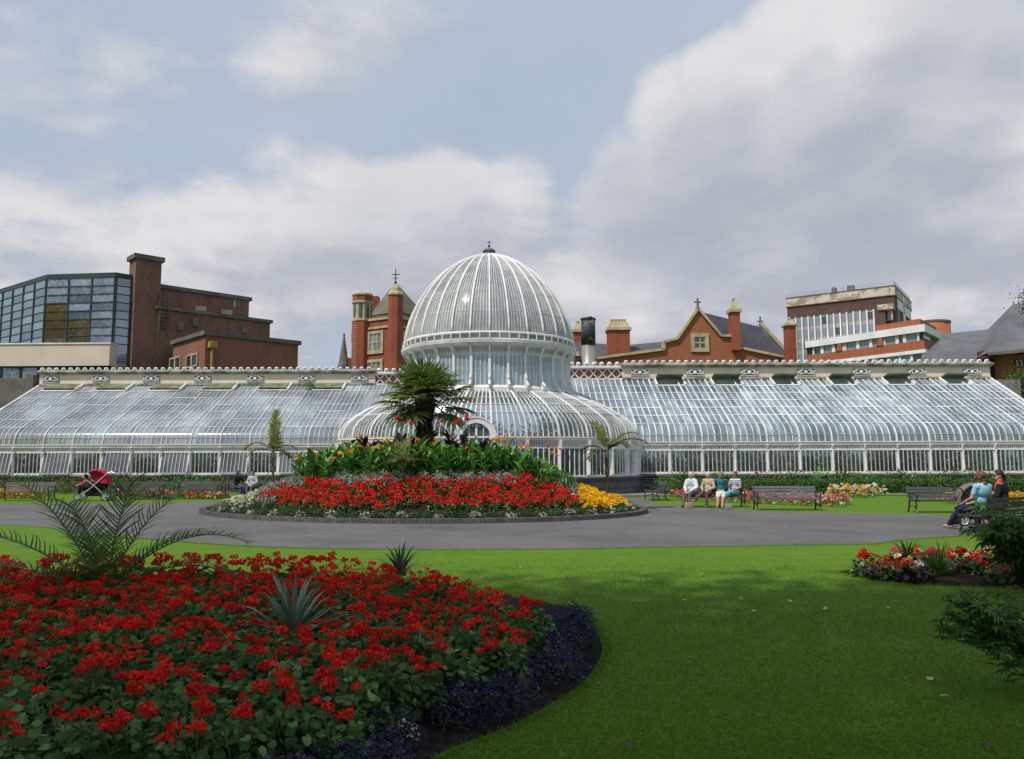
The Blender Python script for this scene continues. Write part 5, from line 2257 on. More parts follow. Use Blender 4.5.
spots = [(x, y) for x, y in spots if all(math.hypot(x - s.x, y - s.y) > (.30 if i < 1 else .2) for i, s in enumerate(SPIKY))]
spots.sort(key=lambda q: q[1])
GER_N = len(spots)
spots_rest = spots[300:]
spots = spots[:300]
LBL_G = 'red geranium with round leaves, one of many massed in the shaded near flowerbed'
for i, (x, y) in enumerate(spots):
    me, hd = GERS[rng.integers(len(GERS))]
    sc = rng.uniform(.80, 1.16)
    o = link('geranium_plant', me, None, (x, y, .05), rng.uniform(0, 6.28))
    o.scale = (sc, sc, sc * rng.uniform(.92, 1.08))
    o.rotation_euler[0] = rng.normal(0, .05)
    tag(o, LBL_G, 'geranium', 'red geraniums in the near flowerbed')
    fr = 0.70 + 0.30 * min(1.0, max(0.0, (y - 4.4) / 3.2))
    for p in hd:
        if rng.random() > fr:
            continue
        h = link('flower_head', HEADS[rng.integers(5) if rng.random() > .09 else 5], o, p, rng.uniform(0, 6.28))
        s2 = rng.uniform(.62, 1.2)
        h.scale = (s2, s2, s2 * rng.uniform(.8, 1.15))
print('geraniums', GER_N)
if spots_rest:
    lv = Leaves()
    for (x, y) in spots_rest:
        n = 60
        d = unit(n, 0, 1)
        pos = d * np.array([.19, .19, .30]) * rng.uniform(.55, 1, n)[:, None] + np.array([x, y, .08])
        lv.add(M_leaf_ger, 'round', pos, d * [1, 1, .25] + rng.normal(0, .4, (n, 3)), d + [0, 0, 1], .072, .072)
        for k in range(4):
            a, r = rng.uniform(0, 6.28), rng.uniform(.02, .17)
            flower_ball(lv, M_red, (x + r * math.cos(a), y + r * math.sin(a), .05 + rng.uniform(.34, .46)), .048, 34, .62)
    tag(lv.build('far_geraniums'), 'red geraniums along the far edge of the near flowerbed', 'geraniums', kind='stuff')

# ---------------------------------------------------------------- lobelia edging of the near bed
def lobelia_mesh():
    lv = Leaves()
    dome_leaves(lv, M_leaf_dark, 'oval', 150, .15, .16, .035, .35)
    dome_leaves(lv, M_purple, 'petal', 420, .17, .20, .020, .9, .0, 1.0)
    return lv.mesh('lobelia')


LOB = [lobelia_mesh() for _ in range(4)]
lob_line = smooth_line([tuple(G(px, py)[:2]) for px, py in ((575, 616), (590, 632), (592, 650), (580, 668), (552, 688), (510, 706), (460, 725), (400, 748), (340, 772))], 6)


def edge_dist(pts, x, y):
    best = 9.0
    for i in range(len(pts)):
        ax_, ay_ = pts[i]
        bx_, by_ = pts[(i + 1) % len(pts)]
        l2 = (bx_ - ax_) ** 2 + (by_ - ay_) ** 2 + 1e-9
        t = min(1, max(0, ((x - ax_) * (bx_ - ax_) + (y - ay_) * (by_ - ay_)) / l2))
        best = min(best, math.hypot(x - ax_ - t * (bx_ - ax_), y - ay_ - t * (by_ - ay_)))
    return best


lob_spots = []
for _ in range(6000):
    x, y = rng.uniform(-1.6, 1.1), rng.uniform(3.6, 8.1)
    if not inside(NBS, x, y):
        continue
    d_e = edge_dist(NBS, x, y)
    if not (.17 if y > 5.2 else .13) < d_e < .50 or (d_e > .40 and y > 7.4):
        continue
    if any(math.hypot(x - u, y - v) < .185 for u, v in lob_spots) or any(math.hypot(x - u, y - v) < .17 for u, v in spots):
        continue
    lob_spots.append((x, y))
for (x, y) in lob_spots:
    if rng.random() < .08:
        continue
    o = link('lobelia_plant', LOB[rng.integers(4)], None, (x, y, .04), rng.uniform(0, 6.28))
    s2 = rng.uniform(.85, 1.35)
    o.scale = (s2, s2, s2 * rng.uniform(.8, 1.1))
    tag(o, 'dark purple lobelia clump edging the near flowerbed beside the lawn', 'lobelia', 'lobelia along the edge of the near bed')
print('lobelia', len(lob_spots))


def alyssum_mesh():
    lv = Leaves()
    dome_leaves(lv, M_leaf_mid, 'oval', 110, .085, .12, .03, .4)
    for _ in range(22):
        d = unit(1, .25, 1)[0]
        flower_ball(lv, M_whitep, d * np.array([.085, .085, .13]), .018, 10, .7)
    return lv.mesh('alyssum')


ALY = [alyssum_mesh() for _ in range(2)]
for (px, py, s2, lb) in ((352, 752, 1.0, 'white alyssum clump at the very front edge of the near flowerbed'), (404, 735, .9, 'white alyssum clump between purple lobelia in the near flowerbed'),
                     (577, 640, .55, 'small white alyssum sprig among lobelia near the lawn tip of the bed'), (556, 668, .6, 'small white alyssum sprig beside a stray red flower in the lobelia edging')):
    p = G(px, py, .08)
    o = link('alyssum_plant', ALY[rng.integers(2)], None, (p.x, p.y, .04), rng.uniform(0, 6))
    o.scale = (s2, s2, s2)
    tag(o, lb, 'alyssum', 'white alyssum in the near bed')


# ---------------------------------------------------------------- spiky rosettes in the near bed
def rosette(n, ln, wd, m, up=.55):
    lv = Leaves()
    for k in range(n):
        a = 2.4 * k + rng.uniform(-.2, .2)
        e = (k / n) ** .8 * 1.25 + .12
        d0 = np.array([math.cos(a) * math.cos(e), math.sin(a) * math.cos(e), math.sin(e)])
        lv.add(m, 'blade', [(0.02 * math.cos(a), .02 * math.sin(a), .02)], [d0], [(-d0[0] * d0[2], -d0[1] * d0[2], 1 - d0[2] ** 2 + .01)], ln * rng.uniform(.8, 1.1), wd)
    return lv


o = rosette(46, .56, .046, M_leaf_grey).build('spiky_plant', None, (SPIKY[0].x, SPIKY[0].y, .16))
tag(o, 'grey green spiky yucca rosette in the middle of the near flowerbed', 'yucca', 'spiky rosettes among the geraniums')
o = rosette(34, .42, .04, M_leaf_grey).build('spiky_plant', None, (SPIKY[1].x, SPIKY[1].y, .22))
tag(o, 'grey green spiky yucca tips at the far rim of the near flowerbed', 'yucca', 'spiky rosettes among the geraniums')


# ---------------------------------------------------------------- feathery palms
def frond_pts(L_, a, e0, droop, n=16):
    """arching midrib: start direction at elevation e0, bending down by droop along its length"""
    p = Vector((0, 0, 0))
    pts, dirs = [p.copy()], []
    for i in range(n):
        t = (i + .5) / n
        e = e0 - droop * t ** 1.5
        d = Vector((math.cos(a) * math.cos(e), math.sin(a) * math.cos(e), math.sin(e)))
        p = p + d * (L_ / n)
        pts.append(p.copy())
        dirs.append(d)
    dirs.append(dirs[-1])
    return pts, dirs


def pinnate(lv, base, L_, a, e0, droop, m, leaf_len, leaf_w, pairs=26, rad=.008, start=.22, vee=.5):
    pts, dirs = frond_pts(L_, a, e0, droop)
    mb = MB()
    mb.use(M_stem)
    n_ = len(pts)
    mb.tube([Vector(base) + p for p in pts], [rad * (1 - .75 * i / n_) for i in range(n_)], 5)
    lv.addmb(mb)
    pos, dd, uu, ll_ = [], [], [], []
    for k in range(pairs):
        t = start + (1 - start) * (k + .5) / pairs
        f = t * (n_ - 1)
        i = min(int(f), n_ - 2)
        p = pts[i].lerp(pts[i + 1], f - i)
        d = dirs[i]
        side = Vector((-math.sin(a), math.cos(a), 0))
        up = side.cross(d) * -1
        if up.z < 0:
            up = -up
        env = math.sin(math.pi * min(1, .12 + .88 * (k + .5) / pairs)) ** .6
        for s in (-1, 1):
            v = (side * s + d * (.55 + .5 * t) + up * (vee * .5) + Vector(rng.normal(0, .09, 3))).normalized()
            pos.append(Vector(base) + p)
            dd.append(v)
            uu.append(up)
            ll_.append(leaf_len * (.45 + .55 * env) * rng.uniform(.85, 1.1))
    lv.add(m, 'blade', np.array([tuple(p) for p in pos]), np.array([tuple(p) for p in dd]), np.array([tuple(p) for p in uu]), np.array(ll_), leaf_w)


pb = G(104, 588, .28)
pal = thing('date_palm', 'young date palm with long feathery arching fronds rising from the near flowerbed', 'palm', (pb.x, pb.y, .05))
spec = [(R(2), .90, 1.35, 1.75), (R(14), .62, 1.15, 1.35), (R(50), 1.22, .75, 1.42), (R(85), 1.38, .35, 1.30), (R(172), 1.08, .55, 1.6), (R(150), 1.25, .8, 1.25), (R(182), .72, .75, 1.75), (R(188), .50, .75, 1.6),
        (R(176), .28, .6, 1.5), (R(-12), .25, .5, 1.0), (R(40), .95, 1.1, 1.3), (R(130), .85, 1.0, 1.3), (R(-70), .85, .9, .8), (R(-115), .75, .8, .85)]
for (a, e0, dr, L_) in spec:
    lv = Leaves()
    pinnate(lv, (0, 0, .12), L_, a, e0, dr, M_leaf_palm, .40, .018, 25, .012)
    lv.build('frond', pal)
mb = MB()
mb.use(M_palmtrunk)
mb.lathe((0, 0, -.02), [(.07, 0), (.085, .08), (.06, .18), (.03, .24)], 10)
mb.build('trunk', pal)


# ---------------------------------------------------------------- fan palm in the middle of the round bed
def fan_leaf(lv, base, d, up, L_, m, pet):
    """pleated fan: petiole, then narrow segments spreading from its end"""
    d, up = Vector(d).normalized(), Vector(up)
    side = d.cross(up).normalized()
    up = side.cross(d).normalized()
    hub = Vector(base) + d * pet + Vector((0, 0, -.10 * pet * pet))
    mb = MB()
    mb.use(M_stem)
    mb.tube([base, Vector(base).lerp(hub, .5) + Vector((0, 0, .03)), hub], [.022, .017, .014], 5)
    lv.addmb(mb)
    n = 34
    pos, dd, uu, ll_ = [], [], [], []
    for k in range(n):
        t = (k / (n - 1) - .5) * 2
        a = t * R(128)
        v = d * math.cos(a) + side * math.sin(a)
        v = v + up * .12 - Vector((0, 0, .22 + .3 * abs(t))) * (.55)
        pos.append(tuple(hub))
        dd.append(tuple(v + Vector(rng.normal(0, .05, 3))))
        uu.append(tuple(up + side * (.5 if k % 2 else -.5)))
        ll_.append(L_ * (1 - .30 * abs(t) ** 2) * rng.uniform(.86, 1.06))
    lv.add(m, 'blade', np.array(pos), np.array(dd), np.array(uu), np.array(ll_), .074)


cp = P(424, 470, 27.2)
fpz = mound(cp.x, cp.y)
fp = thing('fan_palm', 'tall fan palm with a shaggy dark trunk in the centre of the round bed', 'palm', (cp.x, cp.y, fpz))
ztop_f = zpx(424, 398, 27.2) - fpz
mb = MB()
mb.use(M_palmtrunk, True)
prof_ = []
for i in range(25):
    z = ztop_f * i / 24
    prof_.append((.24 + .10 * min(1, max(0, z / ztop_f - .45) * 2.2) + rng.uniform(-.045, .045), z))
prof_.append((.1, ztop_f + .2))
mb.lathe((0, 0, 0), prof_, 16)
lvt = Leaves()
lvt.addmb(mb)
n = 1500
a = rng.uniform(0, 6.28, n)
z = rng.uniform(.0, 1.0, n) ** .8 * ztop_f
rad = .23 + .10 * np.clip((z / ztop_f - .45) * 2.2, 0, 1)
lvt.add(M_palmtrunk, 'tri', np.stack([rad * np.cos(a), rad * np.sin(a), z], 1), np.stack([np.cos(a) * .5, np.sin(a) * .5, rng.uniform(-1, .5, n)], 1), np.stack([np.cos(a), np.sin(a), np.ones(n) * .2], 1), rng.uniform(.12, .34, n), .04)
lvt.build('trunk', fp)
for k in range(46):
    a = 2.399 * k + rng.uniform(-.2, .2)
    e = R(86 - 128 * (k / 45) ** 0.8) + rng.normal(0, .06)
    if e < -.12 and abs(math.cos(a)) < .42:
        e = rng.uniform(.0, .5)
    d_ = (math.cos(a) * math.cos(e), math.sin(a) * math.cos(e), math.sin(e))
    lv = Leaves()
    pet = rng.uniform(.62, 1.08) * (1 - .25 * max(0, e))
    fan_leaf(lv, Vector((.12 * math.cos(a), .12 * math.sin(a), ztop_f + .05 + .18 * math.sin(e))), d_, (-d_[0] * .3, -d_[1] * .3, 1), rng.uniform(.84, 1.06) * (1 - .10 * max(0, e)), M_leaf_fan, pet)
    lv.build('fan_leaf', fp)


# ---------------------------------------------------------------- slender palms on the round bed
def slender(name, label, px, py_base, py_top, Y, spec, m, trunk_r, z0, leaf=.42, lw=.022):
    q_ = P(px, py_base, Y)
    zt_ = zpx(px, py_top, Y) - z0
    t_ = thing(name, label, 'palm', (q_.x, q_.y, z0))
    mb_ = MB()
    mb_.use(mat('palm_stem', (.16, .10, .05), .8, (.09, .07, .035), 6.0), True)
    mb_.tube([(0, 0, -.1), (.02, 0, zt_ * .5), (0, 0, zt_)], [trunk_r * 1.2, trunk_r, trunk_r * .8], 10)
    mb_.build('trunk', t_)
    for (a, e0, dr, L_) in spec:
        lv_ = Leaves()
        pinnate(lv_, (0, 0, zt_), L_, a, e0, dr, m, leaf, lw, 26, .014, .12, .1)
        lv_.build('frond', t_)
    return t_


qq = P(272, 492, 28.8)
slender('slender_palm', 'slim palm with one upright frond and drooping sides, left in the round bed', 272, 492, 452, 28.8,
        [(R(80), 1.5, .15, 1.55), (R(10), .75, 1.7, .95), (R(175), .8, 1.8, 1.25), (R(200), .4, 1.6, 1.05), (R(-60), .9, 1.6, .9), (R(100), 1.25, .5, 1.3), (R(-20), .3, 1.4, .8)], M_leaf_olive, .045, mound(qq.x, qq.y), .36, .045)
qq = P(606, 492, 26.6)
slender('slender_palm', 'slim palm with yellowing drooping fronds above the yellow flowers of the round bed', 607, 488, 452, 26.6,
        [(R(5), .75, 1.35, 1.55), (R(20), .95, 1.2, 1.5), (R(170), .65, 1.6, .95), (R(120), 1.25, .8, 1.35), (R(-40), .8, 1.5, .95), (R(200), .2, 1.3, .75)], M_leaf_olive, .06, mound(qq.x, qq.y), .40, .06)
qq = P(402, 500, 23.4)
slender('slender_palm', 'short feathery young palm in front of the canna leaves, centre of the round bed', 402, 500, 466, 23.4,
        [(R(30), 1.0, 1.3, .95), (R(165), 1.0, 1.4, .95), (R(10), .6, 1.4, .95), (R(60), 1.45, .6, 1.0), (R(185), .5, 1.4, .8), (R(110), 1.3, .8, .9), (R(-60), .9, 1.5, .7), (R(-110), .8, 1.4, .7)], M_leaf_olive, .022, mound(qq.x, qq.y), .28, .026)


# ---------------------------------------------------------------- the round bed's plants
def bed_plant(kind):
    lv = Leaves()
    if kind == 'red':
        dome_leaves(lv, M_leaf_ger, 'oval', 60, .17, .27, .09, .7, .0)
        for _ in range(8):
            d = unit(1, .0, 1)[0]
            flower_ball(lv, M_red2, d * np.array([.17, .17, .17]) + [0, 0, .19], .050, 16, .95)
    elif kind == 'white':
        dome_leaves(lv, M_leaf_mid, 'oval', 60, .2, .22, .09, .6, .0)
        for _ in range(8):
            d = unit(1, .1, 1)[0]
            flower_ball(lv, M_whitep, d * np.array([.2, .2, .24]) + [0, 0, .05], .038, 13, .95)
    elif kind == 'yellow':
        dome_leaves(lv, M_leaf_mid, 'oval', 60, .2, .24, .09, .5, .0)
        for _ in range(12):
            d = unit(1, .1, 1)[0]
            flower_ball(lv, M_yellow, d * np.array([.2, .2, .24]) + [0, 0, .10], .052, 14, .95)
    elif kind == 'silver':
        dome_leaves(lv, M_leaf_silver, 'oval', 150, .20, .34, .10, .42, .0, .6)
    elif kind == 'edge_dark':
        dome_leaves(lv, M_leaf_dark, 'oval', 150, .19, .22, .06, .4, .0, .8)
        dome_leaves(lv, M_leaf_grey, 'oval', 60, .2, .24, .05, .4, .0, .8)
    elif kind == 'edge_pale':
        dome_leaves(lv, M_leaf_mid, 'oval', 80, .15, .18, .05, .4, .0, .8)
        for _ in range(24):
            d = unit(1, .0, 1)[0]
            flower_ball(lv, M_leaf_silver if _ % 2 else M_whitep, d * np.array([.16, .16, .21]), .036, 9, .9)
    elif kind == 'canna':
        st = MB()
        st.use(M_stem)
        for s in range(4):
            a = rng.uniform(0, 6.28)
            b = np.array([.12 * math.cos(a), .12 * math.sin(a), 0])
            hgt = rng.uniform(.65, .95)
            st.tube([b, b * 1.4 + [0, 0, hgt]], .012, 5)
            for k in range(6):
                a2 = 2.6 * k + a
                z = .06 + hgt * (k / 6)
                e = rng.uniform(.55, 1.15)
                d = np.array([math.cos(a2) * math.cos(e), math.sin(a2) * math.cos(e), math.sin(e)])
                lv.add(M_leaf_canna, 'canna', [b + [0, 0, z]], [d], [(-d[0], -d[1], 1.2)], rng.uniform(.38, .52), rng.uniform(.13, .17))
        lv.addmb(st)
    elif kind == 'bronze':
        st = MB()
        st.use(M_leaf_bronze)
        for s in range(3):
            a = rng.uniform(0, 6.28)
            b = np.array([.14 * math.cos(a), .14 * math.sin(a), 0])
            hgt = rng.uniform(1.1, 1.35)
            st.tube([b, b * 1.4 + [0, 0, hgt]], .015, 5)
            for k in range(7):
                a2 = 2.6 * k + a
                e = rng.uniform(.6, 1.25)
                d = np.array([math.cos(a2) * math.cos(e), math.sin(a2) * math.cos(e), math.sin(e)])
                lv.add(M_leaf_bronze, 'canna', [b + [0, 0, .15 + hgt * k / 7]], [d], [(-d[0], -d[1], 1.2)], rng.uniform(.46, .62), rng.uniform(.2, .26))
        lv.addmb(st)
    return lv.mesh(kind + '_plant')


KIN = {k: [bed_plant(k) for _ in range(n)] for k, n in (('red', 6), ('white', 3), ('yellow', 4), ('silver', 4), ('edge_dark', 3), ('edge_pale', 3), ('canna', 5), ('bronze', 4))}
INFO = {
    'red': ('scarlet_bedding_plant', 'scarlet bedding plant in the red mass of the round kerbed bed', 'flower', 'scarlet flowers of the round bed'),
    'white': ('white_begonia_plant', 'creamy white flowering plant at the left end of the round kerbed bed', 'flower', 'white flowers of the round bed'),
    'yellow': ('yellow_marigold_plant', 'golden yellow flowering plant at the right end of the round kerbed bed', 'flower', 'yellow flowers of the round bed'),
    'silver': ('silver_ragwort_plant', 'silvery grey foliage plant dividing the flowers of the round bed', 'foliage plant', 'silver foliage of the round bed'),
    'edge_dark': ('edging_plant', 'low dark green edging clump just inside the kerb of the round bed', 'edging plant', 'edging along the kerb'),
    'edge_pale': ('pale_edging_plant', 'low whitish flowering clump just inside the kerb of the round bed', 'edging plant', 'pale edging along the kerb'),
    'canna': ('canna_plant', 'green leaved canna in the thick belt around the fan palm', 'canna', 'green cannas of the round bed'),
    'bronze': ('bronze_canna_plant', 'dark bronze leaved canna beside the fan palm trunk', 'canna', 'bronze cannas of the round bed'),
}
# colour fields of the bed, as the photograph shows them from the path
Z_red = [(180, 497), (222, 492), (262, 487), (300, 478), (345, 473), (420, 471), (470, 471), (520, 475), (560, 484), (582, 496), (584, 509), (520, 509), (420, 507), (330, 503), (262, 499)]
Z_red = [(262, 496), (278, 487), (318, 479), (360, 474), (420, 471), (470, 471), (515, 475), (548, 481), (572, 492), (580, 503), (579, 511), (520, 511), (420, 509), (340, 505), (285, 501)]
Z_white = [(205, 504), (214, 490), (236, 480), (262, 475), (276, 476), (262, 488), (252, 505)]
Z_yellow = [(576, 474), (602, 474), (628, 486), (645, 504), (620, 512), (588, 512), (580, 498)]


def in_poly(poly, px, py):
    return inside(poly, px, py)


cnt = {k: 0 for k in KIN}


def place(kind, x, y, z, sc=1.0, lab=None):
    nm, lb, cat_, grp = INFO[kind]
    o_ = link(nm, KIN[kind][rng.integers(len(KIN[kind]))], None, (x, y, z), rng.uniform(0, 6.28))
    o_.scale = (sc, sc, sc * rng.uniform(.9, 1.1))
    tag(o_, lab or lb, cat_, grp)
    cnt[kind] += 1
    return o_


# edging: two staggered rows inside the kerb, where the photograph can see it
for row, (kk, nn) in enumerate(((.958, 130), (.915, 118))):
    for i in range(nn):
        th_ = 2 * math.pi * (i + .5 * row) / nn
        x, y = bed_pt(th_, kk)
        if y > 29.5:
            continue
        kd = 'edge_pale' if (i % 3 == 0 and row == 0) else 'edge_dark'
        place(kd, x, y, mound(x, y) - .02, rng.uniform(.85, 1.1) * (.95 if kd == 'edge_pale' else .95))
# the rest on a jittered grid
step = .325
yv, iy = 20.5, 0
reds = []
while yv < 33:
    xv = -12 + (iy % 2) * step / 2
    while xv < 5.5:
        x, y = xv + rng.uniform(-.08, .08), yv + rng.uniform(-.08, .08)
        r = bed_r(x, y)
        xv += step
        z = mound(x, y)
        px, py = project((x, y, z + .25))
        if r > (0.90 if in_poly(Z_white, px, py) else .925 if in_poly(Z_yellow, px, py) else .885):
            continue
        ang = math.atan2(y - BC.y, x - BC.x)
        if in_poly(Z_white, px, py):
            place('white', x, y, z, rng.uniform(.85, 1.1))
        elif in_poly(Z_yellow, px, py):
            place('yellow', x, y, z, rng.uniform(.85, 1.1))
        elif in_poly(Z_red, px, py) and r > .60:
            reds.append((x, y, z))
        elif py > 498.5 and y < 29:
            place('edge_dark', x, y, z, rng.uniform(.8, 1.05))
        elif py > 474 and r > .48 and y < 29:
            place('silver', x, y, z, rng.uniform(.8, 1.05))
        elif .47 < r <= .62 and y < 28:
            place('silver', x, y, z, rng.uniform(.75, 1.0))
    yv += step * .87
    iy += 1
for x, y, z in reds[:320]:
    if rng.random() > .07 and cnt['red'] < 300:
        place('red', x, y, z, rng.uniform(.72, 1.15))
# cannas: a belt round the top of the mound
def px_side(x, y):
    px = project((x, y, mound(x, y) + .5))[0]
    return px > 515 or px < 330


yv, iy = 21.5, 0
step = .46
while yv < 29.5:
    xv = -9 + (iy % 2) * step / 2
    while xv < 3.5:
        x, y = xv + rng.uniform(-.12, .12), yv + rng.uniform(-.12, .12)
        r = bed_r(x, y)
        xv += step
        if r < (.72 if project((x, y, 1.2))[0] > 535 else .60) and r > .10 and (r < .48 or px_side(x, y)):
            z = mound(x, y)
            px, py = project((x, y, z + .5))
            if 280 < px < 576:
                place('canna', x, y, z, rng.uniform(.85, 1.1) * (1.0 - .48 * max(0, (px - 500) / 72) - .2 * max(0, (340 - px) / 60)))
    yv += step
    iy += 1
for (px, Y) in ((366, 25.2), (375, 26.4), (352, 26.2), (386, 25.8), (398, 25.0), (412, 25.2), (434, 25.2), (446, 25.8), (457, 25.0), (468, 25.4), (478, 25.2), (486, 25.0), (440, 26.6), (462, 26.4), (405, 26.6)):
    q_ = P(px, 460, Y)
    place('bronze', q_.x, q_.y, mound(q_.x, q_.y), rng.uniform(.72, .98))


# canna flowers held above the leaves: each spike a plant of its own among the leaves
def canna_flower(px, py, Y, m, label, grp):
    q_ = P(px, py, Y)
    zb_f = mound(q_.x, q_.y)
    h = q_.z - zb_f
    t_ = thing('canna_flower_spike', label, 'flower', (q_.x, q_.y, zb_f), 0, grp)
    s_ = MB()
    s_.use(M_stem)
    s_.tube([(0, 0, 0), (.01, 0, h * .6), (0, 0, h)], [.012, .01, .008], 5)
    s_.build('stem', t_)
    lv_ = Leaves()
    for _ in range(3):
        flower_ball(lv_, m, (rng.normal(0, .05), rng.normal(0, .05), h - .02 + rng.normal(0, .05)), .058, 14, .95, 1.1)
    lv_.build('bloom', t_)


for (px, py) in ((297, 456), (315, 454), (361, 437), (361, 443), (369, 446), (349, 450), (381, 447), (386, 440), (395, 445), (418, 438), (434, 443), (467, 450), (340, 452), (358, 448),
                 (493, 440), (499, 440), (505, 441), (521, 445), (526, 446), (548, 443), (553, 453), (561, 449), (375, 449), (331, 458)):
    canna_flower(px, py, 24.2 + rng.uniform(0, 1.0), M_orange if rng.random() < .8 else M_yellow, 'orange canna flower spike above the green leaves of the round bed', 'orange canna flowers')
for (px, py) in ((403, 417), (411, 423), (398, 418), (440, 423), (456, 421), (465, 417), (468, 419)):
    canna_flower(px, py, 25.6 + rng.uniform(0, .6), M_red, 'red canna flower spike above the bronze leaves by the fan palm', 'red canna flowers')
print('bed', cnt, len(reds))


# ---------------------------------------------------------------- small beds beyond the path, hedges by the glasshouse
def clump(name, label, cat_, grp, px, py, ms, size=.22, h=.3, n_f=14, fr=.05, leaf=None, z=0.0):
    q_ = G(px, py, z)
    lv_ = Leaves()
    dome_leaves(lv_, leaf or M_leaf_mid, 'oval', 70, size, h, .09, .55, .0)
    for k_ in range(n_f):
        d = unit(1, .05, 1)[0]
        flower_ball(lv_, ms[rng.integers(len(ms))], d * np.array([size, size, h]) + [0, 0, .03], fr, 11, .95)
    o_ = lv_.build(name, None, (q_.x, q_.y, z))
    return tag(o_, label, cat_, grp)


for i in range(44):
    px = 672 + (846 - 672) * i / 43 + rng.uniform(-2, 2)
    t = (px - 672) / 174
    py = 497.5 + 7.5 * t + (i % 3 - 1) * 2.3
    clump('pink_begonia_plant', 'pink and red flowering plant in the low bed behind the seated visitors and empty bench', 'flower', 'pink flowers behind the right benches', px, py, [M_pink, M_pink, M_red, M_whitep], .24, .34, 15, .055)
for i in range(22):
    px = 834 + 48 * (i % 8) / 7 + rng.uniform(-2, 2)
    py = 493 + 2.4 * (i // 8)
    clump('pansy_plant', 'yellow and white flowering plant in the small round clump before the hedge', 'flower', 'yellow and white clump', px, py, [M_yellow, M_whitep] if px < 862 else [M_whitep, M_whitep, M_yellow], .30, .50, 18, .06, M_leaf_dark)
for i in range(20):
    clump('marigold_plant', 'orange flowering plant behind the bench beside the grey pram', 'flower', 'orange flowers at the right', 944 + 80 * i / 19, 503 + rng.uniform(-2, 2), [M_orange, M_yellow], .24, .42, 14, .055)
for i in range(34):
    px = 118 + (226 - 118) * i / 33 + rng.uniform(-2, 2)
    clump('pink_begonia_plant', 'pink and red flowering plant behind the left benches by the round bed', 'flower', 'pink flowers behind the left benches', px, 497.5 + (i % 2) * 1.6, [M_pink, M_pink, M_whitep, M_red], .22, .34, 11, .05)
for i in range(20):
    clump('marigold_plant', 'orange flowering plant behind the bench at the left edge', 'flower', 'orange flowers at the left', -14 + 58 * i / 19, 496.5 + (i % 2) * 2.0, [M_orange, M_yellow], .28, .42, 14, .06, M_leaf_dark)


def shrub(name, label, x, y, rx, ry, h, m, n=260, leaf=.13, grp=None, fl=None, cat_='shrub'):
    lv_ = Leaves()
    blobs = [(rng.uniform(-.4, .4) * rx, rng.uniform(-.4, .4) * ry, h * rng.uniform(.35, .65), rx * rng.uniform(.5, .8), ry * rng.uniform(.5, .8), h * rng.uniform(.35, .5)) for _ in range(6)]
    pos, d = in_blobs(blobs, n, .5)
    pos[:, 2] = np.maximum(pos[:, 2], .02)
    lv_.add(m, 'oval', pos, d + rng.normal(0, .6, (n, 3)), d + [0, 0, .8], leaf * rng.uniform(.7, 1.3, n), leaf * .55)
    if fl:
        for _ in range(10):
            i_ = rng.integers(n)
            flower_ball(lv_, fl, pos[i_] + d[i_] * .05, .05, 8, .9)
    o_ = lv_.build(name, None, (x, y, 0))
    return tag(o_, label, cat_, grp)


HED = [M_leaf_canna, M_leaf_mid, M_leaf_mid, M_leaf_olive]
x = 8.0
i = 0
while x < 29.5:
    wd = rng.uniform(.7, 1.2)
    shrub('border_shrub', 'leafy green border shrub below the windows of the right wing', x, 39.8 + rng.uniform(-.3, .3), wd * .75, .7, rng.uniform(.85, 1.45), HED[rng.integers(4)], 420, .12, 'border shrubs along the right wing', M_pink if i % 3 == 0 else (M_red if i % 5 == 0 else None))
    x += wd
    i += 1
x = -32.0
while x < -9.2:
    wd = rng.uniform(.8, 1.3)
    shrub('border_shrub', 'low green border shrub with pink flowers below the left wing', x, 41.6 + rng.uniform(-.3, .3), wd * .75, .7, rng.uniform(.85, 1.15), HED[rng.integers(4)], 420, .12, 'border shrubs along the left wing', M_pink if i % 2 == 0 else None)
    x += wd
    i += 1
# clipped hedge in front of the border
hd = Leaves()
n = 15000
hx = rng.uniform(11.2, 29.8, n)
face = rng.random(n)
hy = np.where(face < .5, 37.7, 37.7 + rng.uniform(0, .8, n)) + rng.normal(0, .05, n)
hz = np.where(face < .5, rng.uniform(0, .62, n), .62 + rng.normal(0, .04, n))
hd.add(M_leaf_mid, 'oval', np.stack([hx, hy, hz], 1), rng.normal(0, 1, (n, 3)) + [0, -.4, .3], np.stack([rng.normal(0, .4, n), np.where(face < .5, -1, -.2), np.where(face < .5, .5, 1)], 1), rng.uniform(.07, .13, n), .06)
mb = MB()
mb.use(M_leaf_dark)
mb.box((11.2, 37.78, 0), (29.8, 38.45, .55))
hd.addmb(mb)
tag(hd.build('clipped_hedge'), 'long low clipped dark green hedge in front of the right wing border', 'hedge')
for (px, py, wd, h, lb) in ((683, 493, 1.0, 1.15, 'rounded bright green bush behind the far bench, nearest the round plinth'), (667, 495, .7, .95, 'smaller rounded green bush beside the grey stone plinth'), (704, 494, .8, .8, 'low rounded bush behind the seated visitors')):
    q_ = G(px, py)
    shrub('round_bush', lb, q_.x, q_.y, wd, .8, h, M_leaf_mid, 900, .10)
q_ = G(843, 492)
lvv = rosette(22, 1.0, .12, M_leaf_olive)
tag(lvv.build('spiky_plant', None, (q_.x, q_.y, .5)), 'small green spiky plant rising above the clipped hedge', 'spiky plant')
# weed hanging from the parapet
q_ = P(311, 388, YBL - .7)
shrub_o = shrub('wall_weed', 'green weed growing out of the left wing roof below the parapet', q_.x, q_.y - .1, .35, .2, .7, M_leaf_mid, 120, .14, cat_='weed')
shrub_o.location.z = q_.z - .35

